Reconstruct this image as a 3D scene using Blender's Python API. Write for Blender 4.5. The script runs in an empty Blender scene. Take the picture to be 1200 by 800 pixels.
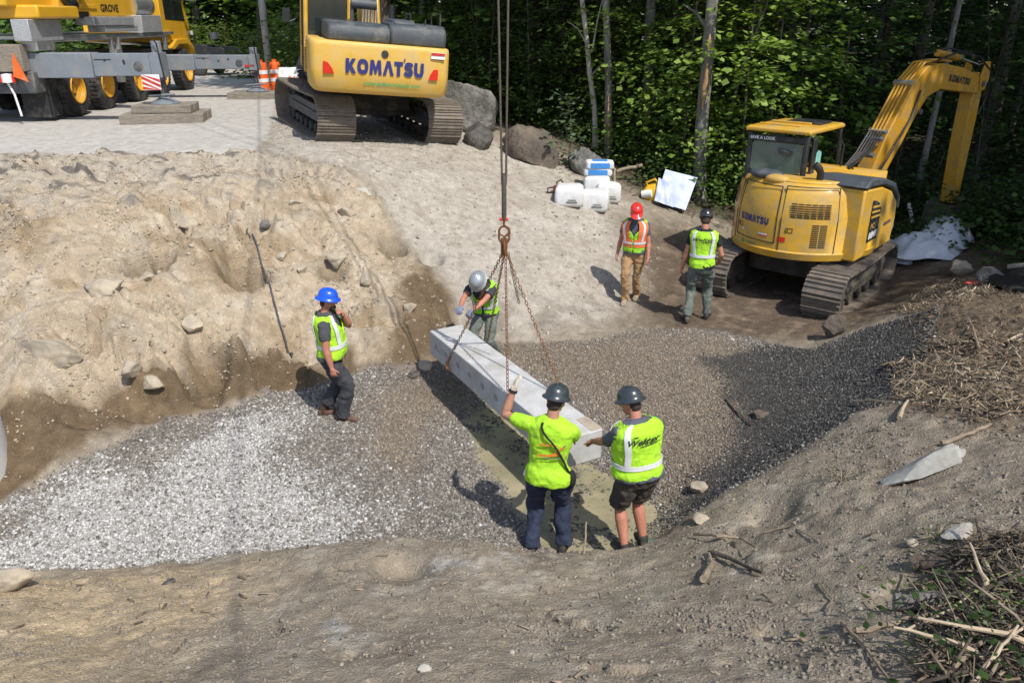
import bpy, bmesh, math, random
import numpy as np
from mathutils import Vector, Matrix, Quaternion, Euler
R = math.radians
sc = bpy.context.scene
COL = sc.collection
rng = np.random.default_rng(7)
random.seed(7)

# ------------------------------------------------------------------ camera numbers (plan: X to the side, Y away, Z up, metres)
SUNV = Vector((.74, -1.06, 1.75)).normalized()       # towards the sun
CAMZ, PITCH, FOC = 4.8, math.atan(.4167), 900.0
CP, SP = math.cos(PITCH), math.sin(PITCH)
def ray(u, v):
    x = (u-600)/FOC; y = (400-v)/FOC
    return Vector((x, CP+SP*y, -SP+CP*y))
def at(u, v, z):            # survey point on the level z
    d = ray(u, v); t = (z-CAMZ)/d.z
    return Vector((d.x*t, d.y*t, z))
def aty(u, v, Y):           # survey point at the distance Y
    d = ray(u, v); t = Y/d.y
    return Vector((d.x*t, Y, CAMZ+d.z*t))

# ------------------------------------------------------------------ noise
_pt = np.random.default_rng(3).permutation(256); _pt = np.concatenate([_pt, _pt, _pt])
_gr = np.array([[math.cos(a), math.sin(a)] for a in np.linspace(0, 2*math.pi, 16, endpoint=False)])
def perlin(x, y, s=0):
    x = np.asarray(x, float); y = np.asarray(y, float)
    xi = np.floor(x).astype(int); yi = np.floor(y).astype(int); fx = x-xi; fy = y-yi
    u = fx*fx*fx*(fx*(fx*6-15)+10); v = fy*fy*fy*(fy*(fy*6-15)+10)
    def g(ix, iy, dx, dy):
        h = _pt[(_pt[(ix+s*17) & 255]+iy) & 255] & 15
        return _gr[h, 0]*dx+_gr[h, 1]*dy
    a = g(xi, yi, fx, fy); b = g(xi+1, yi, fx-1, fy); c = g(xi, yi+1, fx, fy-1); d = g(xi+1, yi+1, fx-1, fy-1)
    return (a+(b-a)*u)+((c+(d-c)*u)-(a+(b-a)*u))*v
def fbm(x, y, s=0, o=5, gain=.5):
    x = np.asarray(x, float); y = np.asarray(y, float); r = 0; a = 1; f = 1
    for k in range(o):
        r = r+a*perlin(x*f, y*f, s+k); a *= gain; f *= 2.03
    return r
def blocky(x, y, s=0, soft=.0):
    """broken ground: cells that each carry their own height and tilt"""
    x = np.asarray(x, float); y = np.asarray(y, float); xi = np.floor(x).astype(int); yi = np.floor(y).astype(int); best = np.full(x.shape, 9.); h = np.zeros(x.shape); sec = np.full(x.shape, 9.)
    def rnd(i, j, k): return _pt[(_pt[(_pt[(i+s*13+k*57) & 255]+j) & 255]+k*31) & 255]/255.
    for di in (-1, 0, 1):
        for dj in (-1, 0, 1):
            i = xi+di; j = yi+dj; cx = i+rnd(i, j, 1); cy = j+rnd(i, j, 2); d = np.hypot(x-cx, y-cy)
            hh = rnd(i, j, 3)-.5+(x-cx)*(rnd(i, j, 4)-.5)*1.6+(y-cy)*(rnd(i, j, 5)-.5)*1.6
            m = d < best; sec = np.where(m, best, np.minimum(sec, d)); h = np.where(m, hh, h); best = np.where(m, d, best)
    return h-.25*np.exp(-(sec-best)*14)
def ridged(x, y, s=0, o=4):
    x = np.asarray(x, float); y = np.asarray(y, float); r = 0; a = 1; f = 1
    for k in range(o):
        r = r+a*(1-2*np.abs(perlin(x*f, y*f, s+k))*1.4); a *= .5; f *= 2.07
    return r
def sstep(a, b, x):
    t = np.clip((x-a)/(b-a), 0, 1); return t*t*(3-2*t)

# ------------------------------------------------------------------ materials
MAT = {}
def nd(nt, t, **kw):
    n = nt.nodes.new(t)
    for k, v in kw.items():
        if k in n.inputs: n.inputs[k].default_value = v
        else: setattr(n, k, v)
    return n
def c4(c): return (c[0], c[1], c[2], 1)
def pm(name, col, rough=.55, metal=0, var=.18, scale=5, bump=.1, bscale=40, dirt=None, amt=.0, dscale=2.5, coat=0, spec=.5, bdist=.01, attr=None, trans=0, stretch=None, detail=6):
    m = bpy.data.materials.new(name); m.use_nodes = True; nt = m.node_tree; L = nt.links
    b = nt.nodes['Principled BSDF']
    tc = nd(nt, 'ShaderNodeTexCoord'); co = tc.outputs['Object']
    if stretch:
        mp = nd(nt, 'ShaderNodeMapping'); mp.inputs['Scale'].default_value = stretch; L.new(co, mp.inputs[0]); co = mp.outputs[0]
    n1 = nd(nt, 'ShaderNodeTexNoise', Scale=scale, Detail=detail, Roughness=.6); L.new(co, n1.inputs['Vector'])
    hsv = nd(nt, 'ShaderNodeMapRange'); hsv.inputs[1].default_value = .3; hsv.inputs[2].default_value = .7
    hsv.inputs[3].default_value = 1-var; hsv.inputs[4].default_value = 1+var; L.new(n1.outputs['Fac'], hsv.inputs[0])
    mul = nd(nt, 'ShaderNodeVectorMath', operation='MULTIPLY')
    if attr:
        at_ = nd(nt, 'ShaderNodeAttribute', attribute_name=attr); src = at_.outputs['Color']
    else:
        rgb = nd(nt, 'ShaderNodeRGB'); rgb.outputs[0].default_value = c4(col); src = rgb.outputs[0]
    L.new(src, mul.inputs[0]); L.new(hsv.outputs[0], mul.inputs[1])
    out = mul.outputs[0]; ro = None
    if dirt and amt > 0:
        n2 = nd(nt, 'ShaderNodeTexNoise', Scale=dscale, Detail=8, Roughness=.7); L.new(co, n2.inputs['Vector'])
        mr = nd(nt, 'ShaderNodeMapRange'); mr.inputs[1].default_value = .62-amt*.35; mr.inputs[2].default_value = .8-amt*.25
        mr.inputs[4].default_value = .9; L.new(n2.outputs['Fac'], mr.inputs[0])
        mx = nd(nt, 'ShaderNodeMix', data_type='RGBA'); L.new(mr.outputs[0], mx.inputs['Factor']); L.new(out, mx.inputs[6]); mx.inputs[7].default_value = c4(dirt)
        out = mx.outputs[2]
        rr = nd(nt, 'ShaderNodeMapRange'); rr.inputs[3].default_value = rough; rr.inputs[4].default_value = .9; L.new(mr.outputs[0], rr.inputs[0]); ro = rr.outputs[0]
    L.new(out, b.inputs['Base Color'])
    if ro: L.new(ro, b.inputs['Roughness'])
    else: b.inputs['Roughness'].default_value = rough
    b.inputs['Metallic'].default_value = metal
    b.inputs['Specular IOR Level'].default_value = spec
    b.inputs['Coat Weight'].default_value = coat
    b.inputs['Coat Roughness'].default_value = .15
    if trans: b.inputs['Transmission Weight'].default_value = trans
    if bump:
        n3 = nd(nt, 'ShaderNodeTexNoise', Scale=bscale, Detail=6, Roughness=.65); L.new(co, n3.inputs['Vector'])
        bp = nd(nt, 'ShaderNodeBump', Strength=bump, Distance=bdist); L.new(n3.outputs['Fac'], bp.inputs['Height']); L.new(bp.outputs[0], b.inputs['Normal'])
    MAT[name] = m
    return m

DUST = (.36, .31, .24)
pm('yellow_paint', (.60, .335, .03), .45, var=.14, scale=4, bump=.05, bscale=12, dirt=(.40, .29, .13), amt=.46, dscale=3.5, coat=.1)
pm('yellow_dusty', (.66, .40, .065), .5, var=.12, scale=3, bump=.04, bscale=12, dirt=(.50, .37, .16), amt=.5, dscale=3, coat=.1)
pm('yellow_paint_dark', (.50, .25, .012), .5, var=.16, scale=4, bump=.06, bscale=16, dirt=(.20, .15, .08), amt=.42, dscale=4)
pm('crane_yellow', (.66, .36, .02), .36, var=.08, scale=2, bump=.02, bscale=8, dirt=(.4, .28, .1), amt=.15, coat=.3)
pm('rim_yellow', (.60, .30, .02), .45, var=.15, bump=.05, dirt=(.3, .2, .09), amt=.3)
pm('black_paint', (.018, .019, .021), .5, var=.3, bump=.05, dirt=(.12, .11, .095), amt=.25)
pm('hood_grey', (.055, .065, .075), .55, var=.2, scale=6, bump=.06, bscale=30, dirt=(.2, .19, .17), amt=.3)
pm('rubber', (.02, .02, .021), .75, var=.3, bump=.15, bscale=50, dirt=(.17, .15, .12), amt=.35)
pm('track_steel', (.17, .145, .12), .62, metal=.35, var=.35, scale=9, bump=.3, bscale=40, dirt=(.25, .20, .15), amt=.6, dscale=6)
pm('track_steel_dark', (.10, .088, .076), .6, metal=.35, var=.4, scale=9, bump=.3, bscale=40, dirt=(.17, .135, .10), amt=.55, dscale=6)
pm('undercarriage_grime', (.05, .045, .04), .8, var=.4, bump=.3, bscale=30, dirt=(.16, .13, .1), amt=.4)
pm('steel_grey', (.19, .21, .235), .5, metal=.1, var=.12, scale=3, bump=.05, dirt=(.3, .27, .22), amt=.3)
pm('dark_grey', (.07, .073, .078), .55, var=.25, bump=.08, dirt=(.25, .22, .18), amt=.3)
pm('aluminium', (.5, .5, .5), .35, metal=.8, var=.12, bump=.05, dirt=(.35, .32, .28), amt=.3)
pm('checker_plate', (.46, .47, .48), .45, metal=.5, var=.25, scale=28, bump=.6, bscale=34, dirt=(.33, .31, .28), amt=.35)
pm('chrome', (.7, .7, .7), .15, metal=1, var=.05, bump=0)
pm('white_paint', (.74, .74, .72), .5, var=.06, bump=.04, dirt=(.45, .41, .34), amt=.25)
pm('red_paint', (.52, .03, .02), .4, var=.12, bump=.03, dirt=(.3, .2, .15), amt=.15)
pm('red_light', (.6, .03, .015), .2, var=.1, bump=0)
pm('blue_letter', (.025, .03, .16), .45, var=.1, bump=0)
pm('green_letter', (.03, .28, .09), .5, var=.1, bump=0)
pm('black_letter', (.02, .02, .022), .5, var=.1, bump=0)
pm('white_letter', (.75, .75, .74), .5, var=.05, bump=0)
pm('glass_dark', (.016, .022, .02), .06, var=.2, bump=0, spec=.8)
pm('glass_green', (.09, .14, .12), .08, var=.25, scale=4, bump=0, spec=.7)
pm('cyan_screen', (.20, .47, .44), .35, var=.2, scale=8, bump=0)
pm('grille', (.05, .028, .012), .8, var=.3, bump=0)
pm('old_timber', (.21, .18, .145), .85, var=.4, scale=6, bump=.5, bscale=18, stretch=(1, 8, 8), dirt=(.33, .28, .21), amt=.35)
pm('concrete', (.48, .48, .47), .8, var=.16, scale=4, bump=.3, bscale=40, dirt=(.36, .335, .29), amt=.46, dscale=2.2)
pm('concrete_mark', (.33, .32, .30), .9, var=.2, scale=8, bump=.2)
pm('rust', (.20, .085, .035), .85, metal=.2, var=.4, scale=25, bump=.4, bscale=80)
pm('wire_rope', (.13, .105, .085), .6, metal=.5, var=.3, scale=40, bump=.4, bscale=160)
pm('orange_plastic', (.80, .13, .015), .45, var=.08, bump=.03, dirt=(.4, .25, .15), amt=.2)
pm('reflective_white', (.78, .78, .78), .35, var=.05, bump=.02)
pm('white_sack', (.70, .70, .69), .6, var=.08, scale=8, bump=.35, bscale=14, dirt=(.45, .41, .35), amt=.3)
pm('blue_print', (.05, .25, .62), .5, var=.1, bump=.1)
pm('tarp_blue_white', (.50, .56, .78), .55, var=.06, bump=.25, bscale=7, bdist=.03)
pm('tarp_white', (.60, .62, .66), .5, var=.1, bump=.3, bscale=5, bdist=.03)
pm('yellow_plastic', (.72, .42, .02), .4, var=.1, bump=.03, dirt=(.3, .2, .1), amt=.2)
pm('boulder_grey', (.21, .20, .18), .85, var=.55, scale=5, bump=1.0, bscale=9, dirt=(.085, .08, .07), amt=.5, dscale=2.2, bdist=.08)
pm('boulder_dark', (.085, .078, .07), .6, var=.5, scale=5, bump=1.0, bscale=9, dirt=(.20, .17, .13), amt=.38, dscale=2, bdist=.07)
pm('boulder_brown', (.17, .135, .10), .85, var=.5, scale=5, bump=1.0, bscale=9, dirt=(.06, .055, .05), amt=.55, dscale=1.3, bdist=.08)
pm('rock_sandy', (.37, .315, .24), .9, var=.22, scale=6, bump=.6, bscale=18, dirt=(.46, .385, .28), amt=.5, dscale=4, bdist=.02)
pm('rock_pale', (.43, .40, .35), .85, var=.2, scale=8, bump=.5, bscale=20, dirt=(.36, .31, .24), amt=.4, dscale=5, bdist=.02)
pm('bark_grey', (.21, .195, .175), .9, var=.4, scale=5, bump=.8, bscale=16, stretch=(3, 3, .6), dirt=(.10, .09, .075), amt=.5, dscale=3, bdist=.03)
pm('bark_brown', (.13, .10, .075), .9, var=.45, scale=5, bump=.8, bscale=16, stretch=(3, 3, .6), dirt=(.055, .05, .04), amt=.5, dscale=3, bdist=.03)
pm('bark_torn', (.38, .22, .11), .85, var=.3, scale=6, bump=.4, bscale=20, stretch=(3, 3, .5))
pm('weathered_pole', (.40, .38, .34), .85, var=.25, scale=4, bump=.4, bscale=20, stretch=(4, 4, .4))
pm('dead_wood', (.26, .20, .14), .9, var=.35, scale=12, bump=.5, bscale=40)
pm('dead_wood_pale', (.44, .35, .24), .85, var=.25, scale=12, bump=.4, bscale=40)
pm('black_plastic', (.016, .016, .017), .5, var=.2, bump=.05, dirt=(.15, .13, .1), amt=.2)
# people
pm('skin', (.42, .205, .135), .55, var=.12, scale=14, bump=.06, bscale=80, spec=.35)
pm('skin_red', (.44, .19, .125), .55, var=.14, scale=14, bump=.06, bscale=80, spec=.35)
pm('hair_dark', (.035, .022, .015), .8, var=.3, bump=.4, bscale=90)
pm('eye', (.02, .015, .012), .25, var=0, bump=0)
pm('lime_cloth', (.38, .70, .025), .8, var=.08, scale=9, bump=.5, bscale=16, bdist=.02, dirt=(.30, .38, .06), amt=.12, dscale=5)
pm('lime_mesh', (.30, .64, .025), .8, var=.08, scale=9, bump=.5, bscale=16, bdist=.02, dirt=(.24, .36, .06), amt=.14, dscale=5)
pm('orange_cloth', (.78, .17, .05), .75, var=.08, bump=.15)
pm('silver_tape', (.66, .67, .68), .35, var=.06, bump=.1, bscale=60)
pm('navy_denim', (.022, .031, .062), .9, var=.22, scale=12, bump=.35, bscale=22, bdist=.012)
pm('grey_cloth', (.062, .064, .07), .9, var=.2, scale=10, bump=.3, bscale=22, bdist=.012)
pm('charcoal_cloth', (.042, .043, .05), .9, var=.2, scale=10, bump=.35, bscale=22, bdist=.012, dirt=(.2, .17, .13), amt=.12)
pm('slate_tee', (.085, .09, .115), .9, var=.15, bump=.3, bscale=22, bdist=.012)
pm('olive_shorts', (.052, .045, .036), .9, var=.2, bump=.35, bscale=22, bdist=.012)
pm('tan_canvas', (.36, .215, .10), .9, var=.16, bump=.35, bscale=20, bdist=.012, dirt=(.25, .17, .09), amt=.2)
pm('sage_canvas', (.115, .135, .115), .9, var=.2, bump=.35, bscale=20, bdist=.012, dirt=(.24, .22, .18), amt=.3)
pm('black_cloth', (.014, .014, .016), .9, var=.2, bump=.3, bscale=22)
pm('boot_brown', (.085, .04, .028), .7, var=.3, bump=.3, dirt=(.3, .22, .16), amt=.35)
pm('boot_tan', (.26, .2, .13), .8, var=.3, bump=.3, dirt=(.33, .28, .22), amt=.4)
pm('boot_dark', (.03, .027, .025), .7, var=.3, bump=.3, dirt=(.25, .2, .15), amt=.35)
pm('glove_pale', (.62, .54, .42), .8, var=.15, bump=.2)
pm('glove_grey', (.16, .18, .25), .8, var=.2, bump=.2)
pm('hat_blue', (.01, .085, .62), .28, var=.06, bump=0, coat=.4)
pm('hat_red', (.72, .03, .025), .28, var=.06, bump=0, coat=.4)
pm('hat_steel', (.035, .043, .048), .28, var=.12, bump=.02, coat=.3, dirt=(.25, .22, .18), amt=.1)
pm('hat_silver', (.36, .38, .40), .3, metal=.35, var=.12, bump=.02)
pm('hat_black', (.025, .027, .03), .3, var=.12, bump=.02, coat=.3)
pm('hat_dark_silver', (.16, .17, .18), .3, metal=.4, var=.1, bump=.02)
pm('print_orange', (.80, .24, .03), .8, var=.2, scale=30, bump=0)
pm('print_grey', (.17, .24, .12), .8, var=.2, scale=30, bump=0)

# ------------------------------------------------------------------ mesh builder
def frame_from(d, up=Vector((0, 0, 1))):
    d = d.normalized()
    if abs(d.dot(up)) > .97: up = Vector((0, 1, 0))
    x = d.cross(up).normalized(); y = x.cross(d).normalized()
    return x, y
class MB:
    def __init__(s): s.v = []; s.f = []; s.m = None
    def add(s, vs, fs):
        o = len(s.v)
        s.v += [tuple(s.m @ Vector(p)) for p in vs] if s.m is not None else [tuple(p) for p in vs]
        s.f += [[i+o for i in f] for f in fs]
        return s
    def box(s, c, d, rot=None):
        x, y, z = d[0]/2, d[1]/2, d[2]/2
        vs = [Vector(p) for p in ((-x, -y, -z), (x, -y, -z), (x, y, -z), (-x, y, -z), (-x, -y, z), (x, -y, z), (x, y, z), (-x, y, z))]
        if rot is not None:
            M = Euler(rot).to_matrix() if not isinstance(rot, Matrix) else rot
            vs = [M @ p for p in vs]
        c = Vector(c)
        return s.add([p+c for p in vs], [(0, 3, 2, 1), (4, 5, 6, 7), (0, 1, 5, 4), (1, 2, 6, 5), (2, 3, 7, 6), (3, 0, 4, 7)])
    def prism(s, pts, ax, a, b):
        n = len(pts)
        def P(p, t): return {'x': (t, p[0], p[1]), 'y': (p[0], t, p[1]), 'z': (p[0], p[1], t)}[ax]
        return s.add([P(p, a) for p in pts]+[P(p, b) for p in pts],
                     [list(range(n))[::-1], list(range(n, 2*n))]+[(i, (i+1) % n, n+(i+1) % n, n+i) for i in range(n)])
    def loft(s, rings, cap=True, closed=True):
        n = len(rings[0]); vs = [p for r in rings for p in r]; fs = []
        m = n if closed else n-1
        for k in range(len(rings)-1):
            for i in range(m):
                j = (i+1) % n; fs.append((k*n+i, k*n+j, (k+1)*n+j, (k+1)*n+i))
        if cap and closed: fs += [list(range(n))[::-1], list(range((len(rings)-1)*n, len(rings)*n))]
        return s.add(vs, fs)
    def tube(s, pts, r, n=8, cap=True, flat=1.0):
        pts = [Vector(p) for p in pts]; rr = r if isinstance(r, (list, tuple)) else [r]*len(pts)
        rings = []; x = None
        for i, p in enumerate(pts):
            d = (pts[min(i+1, len(pts)-1)]-pts[max(i-1, 0)])
            if d.length < 1e-9: d = Vector((0, 0, 1))
            d.normalize()
            if x is None: x, y = frame_from(d)
            else:
                x = (x-d*x.dot(d)); x = x.normalized() if x.length > 1e-6 else frame_from(d)[0]; y = x.cross(d).normalized()
            rings.append([p+(x*math.cos(a)+y*math.sin(a)*flat)*rr[i] for a in (2*math.pi*k/n for k in range(n))])
        return s.loft(rings, cap)
    def cyl(s, a, b, r, r2=None, n=20): return s.tube([a, b], [r, r if r2 is None else r2], n)
    def lathe(s, prof, o=(0, 0, 0), ax=(0, 0, 1), n=24, cap=True):
        ax = Vector(ax).normalized(); x, y = frame_from(ax); o = Vector(o)
        return s.loft([[o+ax*h+(x*math.cos(2*math.pi*k/n)+y*math.sin(2*math.pi*k/n))*max(r, 1e-4) for k in range(n)] for r, h in prof], cap)
    def ell(s, c, r, rot=None, nu=16, nv=10):
        c = Vector(c); rings = []
        for j in range(nv+1):
            t = math.pi*(j+.0)/nv; st = max(math.sin(t), 1e-3)
            ring = []
            for k in range(nu):
                p = Vector((math.cos(2*math.pi*k/nu)*st*r[0], math.sin(2*math.pi*k/nu)*st*r[1], -math.cos(t)*r[2]))
                ring.append(c+(rot @ p if rot is not None else p))
            rings.append(ring)
        return s.loft(rings)
    def build(s, name, mat, parent=None, bevel=0, smooth=True, angle=38, recalc=True, seg=2, loc=None):
        me = bpy.data.meshes.new(name); me.from_pydata(s.v, [], s.f); me.update()
        if recalc:
            bm = bmesh.new(); bm.from_mesh(me); bmesh.ops.recalc_face_normals(bm, faces=bm.faces); bm.to_mesh(me); bm.free()
        o = bpy.data.objects.new(name, me); COL.objects.link(o)
        me.materials.append(MAT[mat] if isinstance(mat, str) else mat)
        if smooth:
            me.polygons.foreach_set('use_smooth', [True]*len(me.polygons))
            if angle < 179: me.set_sharp_from_angle(angle=R(angle))
        if bevel:
            b = o.modifiers.new('Bevel', 'BEVEL'); b.width = bevel; b.segments = seg; b.limit_method = 'ANGLE'; b.angle_limit = R(35); b.harden_normals = False
        if parent: o.parent = parent
        if loc: o.location = loc
        return o
def tag(o, label=None, cat=None, group=None, kind=None):
    if label: o['label'] = label
    if cat: o['category'] = cat
    if group: o['group'] = group
    if kind: o['kind'] = kind
    return o
def empty(name, loc, rot=(0, 0, 0), label=None, cat=None, group=None):
    o = bpy.data.objects.new(name, None); COL.objects.link(o); o.location = loc; o.rotation_euler = rot; o.empty_display_size = .2
    return tag(o, label, cat, group)
def copy_tree(o, parent=None):
    c = o.copy(); COL.objects.link(c)
    if parent: c.parent = parent
    for ch in [x for x in bpy.data.objects if x.parent == o]: copy_tree(ch, c)
    return c
def np_mesh(name, V, F, mat, n=3, colors=None, smooth=False):
    me = bpy.data.meshes.new(name); V = np.asarray(V, np.float32); F = np.asarray(F, np.int32)
    me.vertices.add(len(V)); me.vertices.foreach_set('co', V.ravel())
    me.loops.add(F.size); me.loops.foreach_set('vertex_index', F.ravel())
    me.polygons.add(len(F)); me.polygons.foreach_set('loop_start', np.arange(0, F.size, n, dtype=np.int32))
    if smooth: me.polygons.foreach_set('use_smooth', np.ones(len(F), bool))
    me.update(calc_edges=True); me.validate()
    if colors is not None:
        a = me.color_attributes.new('Col', 'FLOAT_COLOR', 'POINT')
        C = np.ones((len(V), 4), np.float32); C[:, :np.shape(colors)[1]] = colors; a.data.foreach_set('color', C.ravel())
    o = bpy.data.objects.new(name, me); COL.objects.link(o)
    me.materials.append(MAT[mat] if isinstance(mat, str) else mat)
    return o
_tc = {}
def text2d(s, h=1.0, bold=.0, sx=1.0, shear=0):
    """outline letters as flat triangles, centred on x, baseline 0, cap height h"""
    k = (s, bold, shear)
    if k not in _tc:
        cu = bpy.data.curves.new('t', 'FONT'); cu.body = s; cu.offset = bold; cu.align_x = 'CENTER'; cu.size = 1; cu.shear = shear; cu.resolution_u = 3
        o = bpy.data.objects.new('t', cu); COL.objects.link(o)
        dg = bpy.context.evaluated_depsgraph_get(); e = o.evaluated_get(dg); me = e.to_mesh()
        bm = bmesh.new(); bm.from_mesh(me); bmesh.ops.triangulate(bm, faces=bm.faces[:])
        _tc[k] = ([(v.co.x, v.co.y) for v in bm.verts], [[v.index for v in f.verts] for f in bm.faces])
        bm.free(); e.to_mesh_clear(); bpy.data.objects.remove(o); bpy.data.curves.remove(cu)
    vs, fs = _tc[k]; q = h/.72
    return [(x*q*sx, y*q) for x, y in vs], fs
def letters(name, mat, parent, s, o, xdir, ydir, h, width=None, bold=.0, shear=0, lift=.004):
    """flat lettering on a surface: o = centre of the baseline"""
    vs, fs = text2d(s, h, bold, 1, shear); xs = [p[0] for p in vs]; w = max(xs)-min(xs); cx = (max(xs)+min(xs))/2
    sx = width/w if width else 1
    xdir = Vector(xdir).normalized(); ydir = Vector(ydir).normalized(); nrm = xdir.cross(ydir)
    m = MB(); m.add([Vector(o)+xdir*((x-cx)*sx)+ydir*y+nrm*lift for x, y in vs], fs)
    return m.build(name, mat, parent, smooth=False, recalc=False)

from mathutils.geometry import tessellate_polygon
def block_letters(parts='KOMATSU', gap=.10):
    """heavy block capitals: (x, y) points and triangles, cap height 1"""
    V = []; F = []; x = 0
    G = {'K': [(0,0),(0,1),(.32,1),(.32,.64),(.58,1),(.94,1),(.58,.54),(.98,0),(.60,0),(.32,.42),(.32,0)],
         'M': [(0,0),(.09,1),(.40,1),(.58,.52),(.76,1),(1.07,1),(1.16,0),(.86,0),(.82,.5),(.66,.05),(.50,.05),(.34,.5),(.30,0)],
         'A': [(0,0),(.37,1),(.69,1),(1.06,0),(.74,0),(.53,.64),(.32,0)],
         'T': [(0,.73),(0,1),(.84,1),(.84,.73),(.58,.73),(.58,0),(.26,0),(.26,.73)],
         'U': [(0,1),(.30,1),(.30,.38),(.37,.27),(.55,.27),(.62,.38),(.62,1),(.92,1),(.92,.32),(.80,.09),(.62,0),(.30,0),(.12,.09),(0,.32)]}
    def poly_(pts, dx):
        o = len(V); V.extend((a+dx, b) for a, b in pts)
        for t in tessellate_polygon([[Vector((a, b, 0)) for a, b in pts]]): F.append([o+i for i in t])
    for ch in parts:
        if ch == 'O':
            o = len(V); n = 28
            for k in range(n):
                a = 2*math.pi*k/n; c, s = math.cos(a), math.sin(a); q = lambda t, e: math.copysign(abs(t)**e, t)
                V.append((x+.52+.52*q(c, .85), .5+.52*q(s, .85))); V.append((x+.52+.20*q(c, .85), .5+.24*q(s, .85)))
            for k in range(n): i = o+2*k; j = o+2*((k+1) % n); F.append([i, j, j+1]); F.append([i, j+1, i+1])
            w = 1.04
        elif ch == 'S':
            L = [(.80,.72),(.70,.84),(.44,.87),(.22,.82),(.16,.69),(.24,.59),(.48,.52),(.70,.44),(.76,.30),(.68,.17),(.44,.13),(.20,.17),(.08,.30)]
            o = len(V)
            for i, (a, b) in enumerate(L):
                d = Vector((L[min(i+1, len(L)-1)][0]-L[max(i-1, 0)][0], L[min(i+1, len(L)-1)][1]-L[max(i-1, 0)][1])).normalized()
                V.append((x+a-d.y*.14, b+d.x*.14)); V.append((x+a+d.y*.14, b-d.x*.14))
            for i in range(len(L)-1): k = o+2*i; F.append([k, k+1, k+3]); F.append([k, k+3, k+2])
            w = .9
        else:
            poly_(G[ch], x); w = max(p[0] for p in G[ch])
        if ch == 'T': poly_([(.92,1.0),(.92,1.22),(1.06,1.22),(1.02,1.0)], x)
        x += w+gap*(0.3 if ch == 'A' else 1)
    x -= gap
    F = [f if (V[f[1]][0]-V[f[0]][0])*(V[f[2]][1]-V[f[0]][1])-(V[f[1]][1]-V[f[0]][1])*(V[f[2]][0]-V[f[0]][0]) > 0 else f[::-1] for f in F]
    return [(a/x-.5, b) for a, b in V], F
LOGO = block_letters()
# ================================================================== THE GROUND
ctl = []
def cu(u, v, z): p = at(u, v, z); ctl.append((p.x, p.y, z))
def cw(*l):
    for p in l: ctl.append(p)
for a in [(20,575,.05),(200,490,.05),(330,455,.05),(410,440,.03),(500,430,0),(100,620,0),(250,570,0),(400,560,0),(420,500,0),(350,520,0),(150,560,0),(0,640,0),(300,630,0),(450,590,0),
          (570,492,-.17),(605,525,-.21),(650,570,-.22),(700,590,-.24),(760,605,-.2),(490,450,-.02),(505,500,-.03),(535,550,-.04),(575,600,-.04),(600,635,-.03),(590,452,-.03),(640,480,-.03),(720,535,-.03),(790,570,0.03),(530,440,-.06),
          (820,520,.14),(800,440,.10),(760,470,.04),(680,420,.04),(900,470,.24),(980,430,.42),(1060,402,.80),(1000,465,.55),(900,530,.28),(845,575,.22),(900,405,.15),(850,392,.12),(760,395,.10),
          (1110,352,1.22),(1095,405,1.2),(1062,458,1.15),(1000,490,1.02),(930,535,.88),(870,570,.7),(830,597,.54),
          (870,340,.1),(960,390,.1),(1080,325,.16),(1000,330,.1),(900,310,.1),(930,290,.12),(1040,300,.14),(745,352,.17),(820,375,.2),
          # bank
          (0,520,.35),(0,480,.65),(0,400,1.1),(0,330,1.55),(0,260,2.05),(0,210,2.4),(0,182,2.5),
          (100,500,.42),(100,470,.62),(100,400,1.05),(100,330,1.5),(100,260,2.02),(100,210,2.38),(100,182,2.5),
          (200,455,.4),(200,400,.85),(200,330,1.4),(200,255,1.95),(200,205,2.38),(200,182,2.5),
          (300,432,.35),(300,380,.78),(300,315,1.28),(300,250,1.9),(300,205,2.36),(300,182,2.5),
          (380,410,.35),(380,350,.85),(380,290,1.4),(380,230,1.98),(370,190,2.42),
          (455,400,.38),(450,350,.84),(450,300,1.22),(440,250,1.72),(420,205,2.24),
          (500,400,.3),(505,350,.72),(490,310,1.02),(470,270,1.42),(525,345,.72),(535,385,.2),
          # ramp
          (395,150,2.52),(460,165,2.42),(540,172,2.22),(590,200,1.76),(500,220,1.9),(520,260,1.42),(590,260,1.28),(650,300,.88),(560,310,.92),(600,350,.5),(690,340,.38),(620,400,.1),(560,392,.12),(690,240,1.22),(640,220,1.5),(800,262,.7),(780,300,.42),(730,272,.88),(620,175,1.95),(690,195,1.5),
          (818,235,.85),(1095,280,.5),(1180,325,.75),(900,240,.7),
          # road
          (0,140,2.5),(150,160,2.5),(300,160,2.5),(200,140,2.5),(300,120,2.5),(100,145,2.5),(350,140,2.52),
          # mound and fore ground
          (1130,385,1.36),(1180,350,1.15),(1150,440,1.48),(1195,480,1.6),(1100,520,1.42),(1000,560,1.2),(1190,560,1.75),(950,620,1.06),(1100,620,1.62),(1190,680,1.95),(1000,700,1.5),(1190,790,2.05),(1000,790,1.85),
          (470,630,.42),(560,628,.42),(200,665,.32),(0,690,.26),(100,680,.3),(340,641,.38),(640,646,.4),(700,642,.36),(760,640,.34),(800,614,.42),
          (600,700,.75),(600,790,1.38),(300,720,.66),(300,790,1.25),(100,740,.6),(0,790,1.0),(800,700,.98),(800,790,1.55),(450,680,.64),(700,672,.56),(880,640,.8)]: cu(*a)
for u, v, z in [(470,630,.42),(560,628,.42),(200,665,.32),(0,690,.26),(100,680,.3),(340,641,.38),(640,646,.4),(700,642,.36),(760,640,.34)]:
    p = at(u, v, z); ctl.append((p.x, p.y+.42, .0 if u < 600 else -.08))
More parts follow.
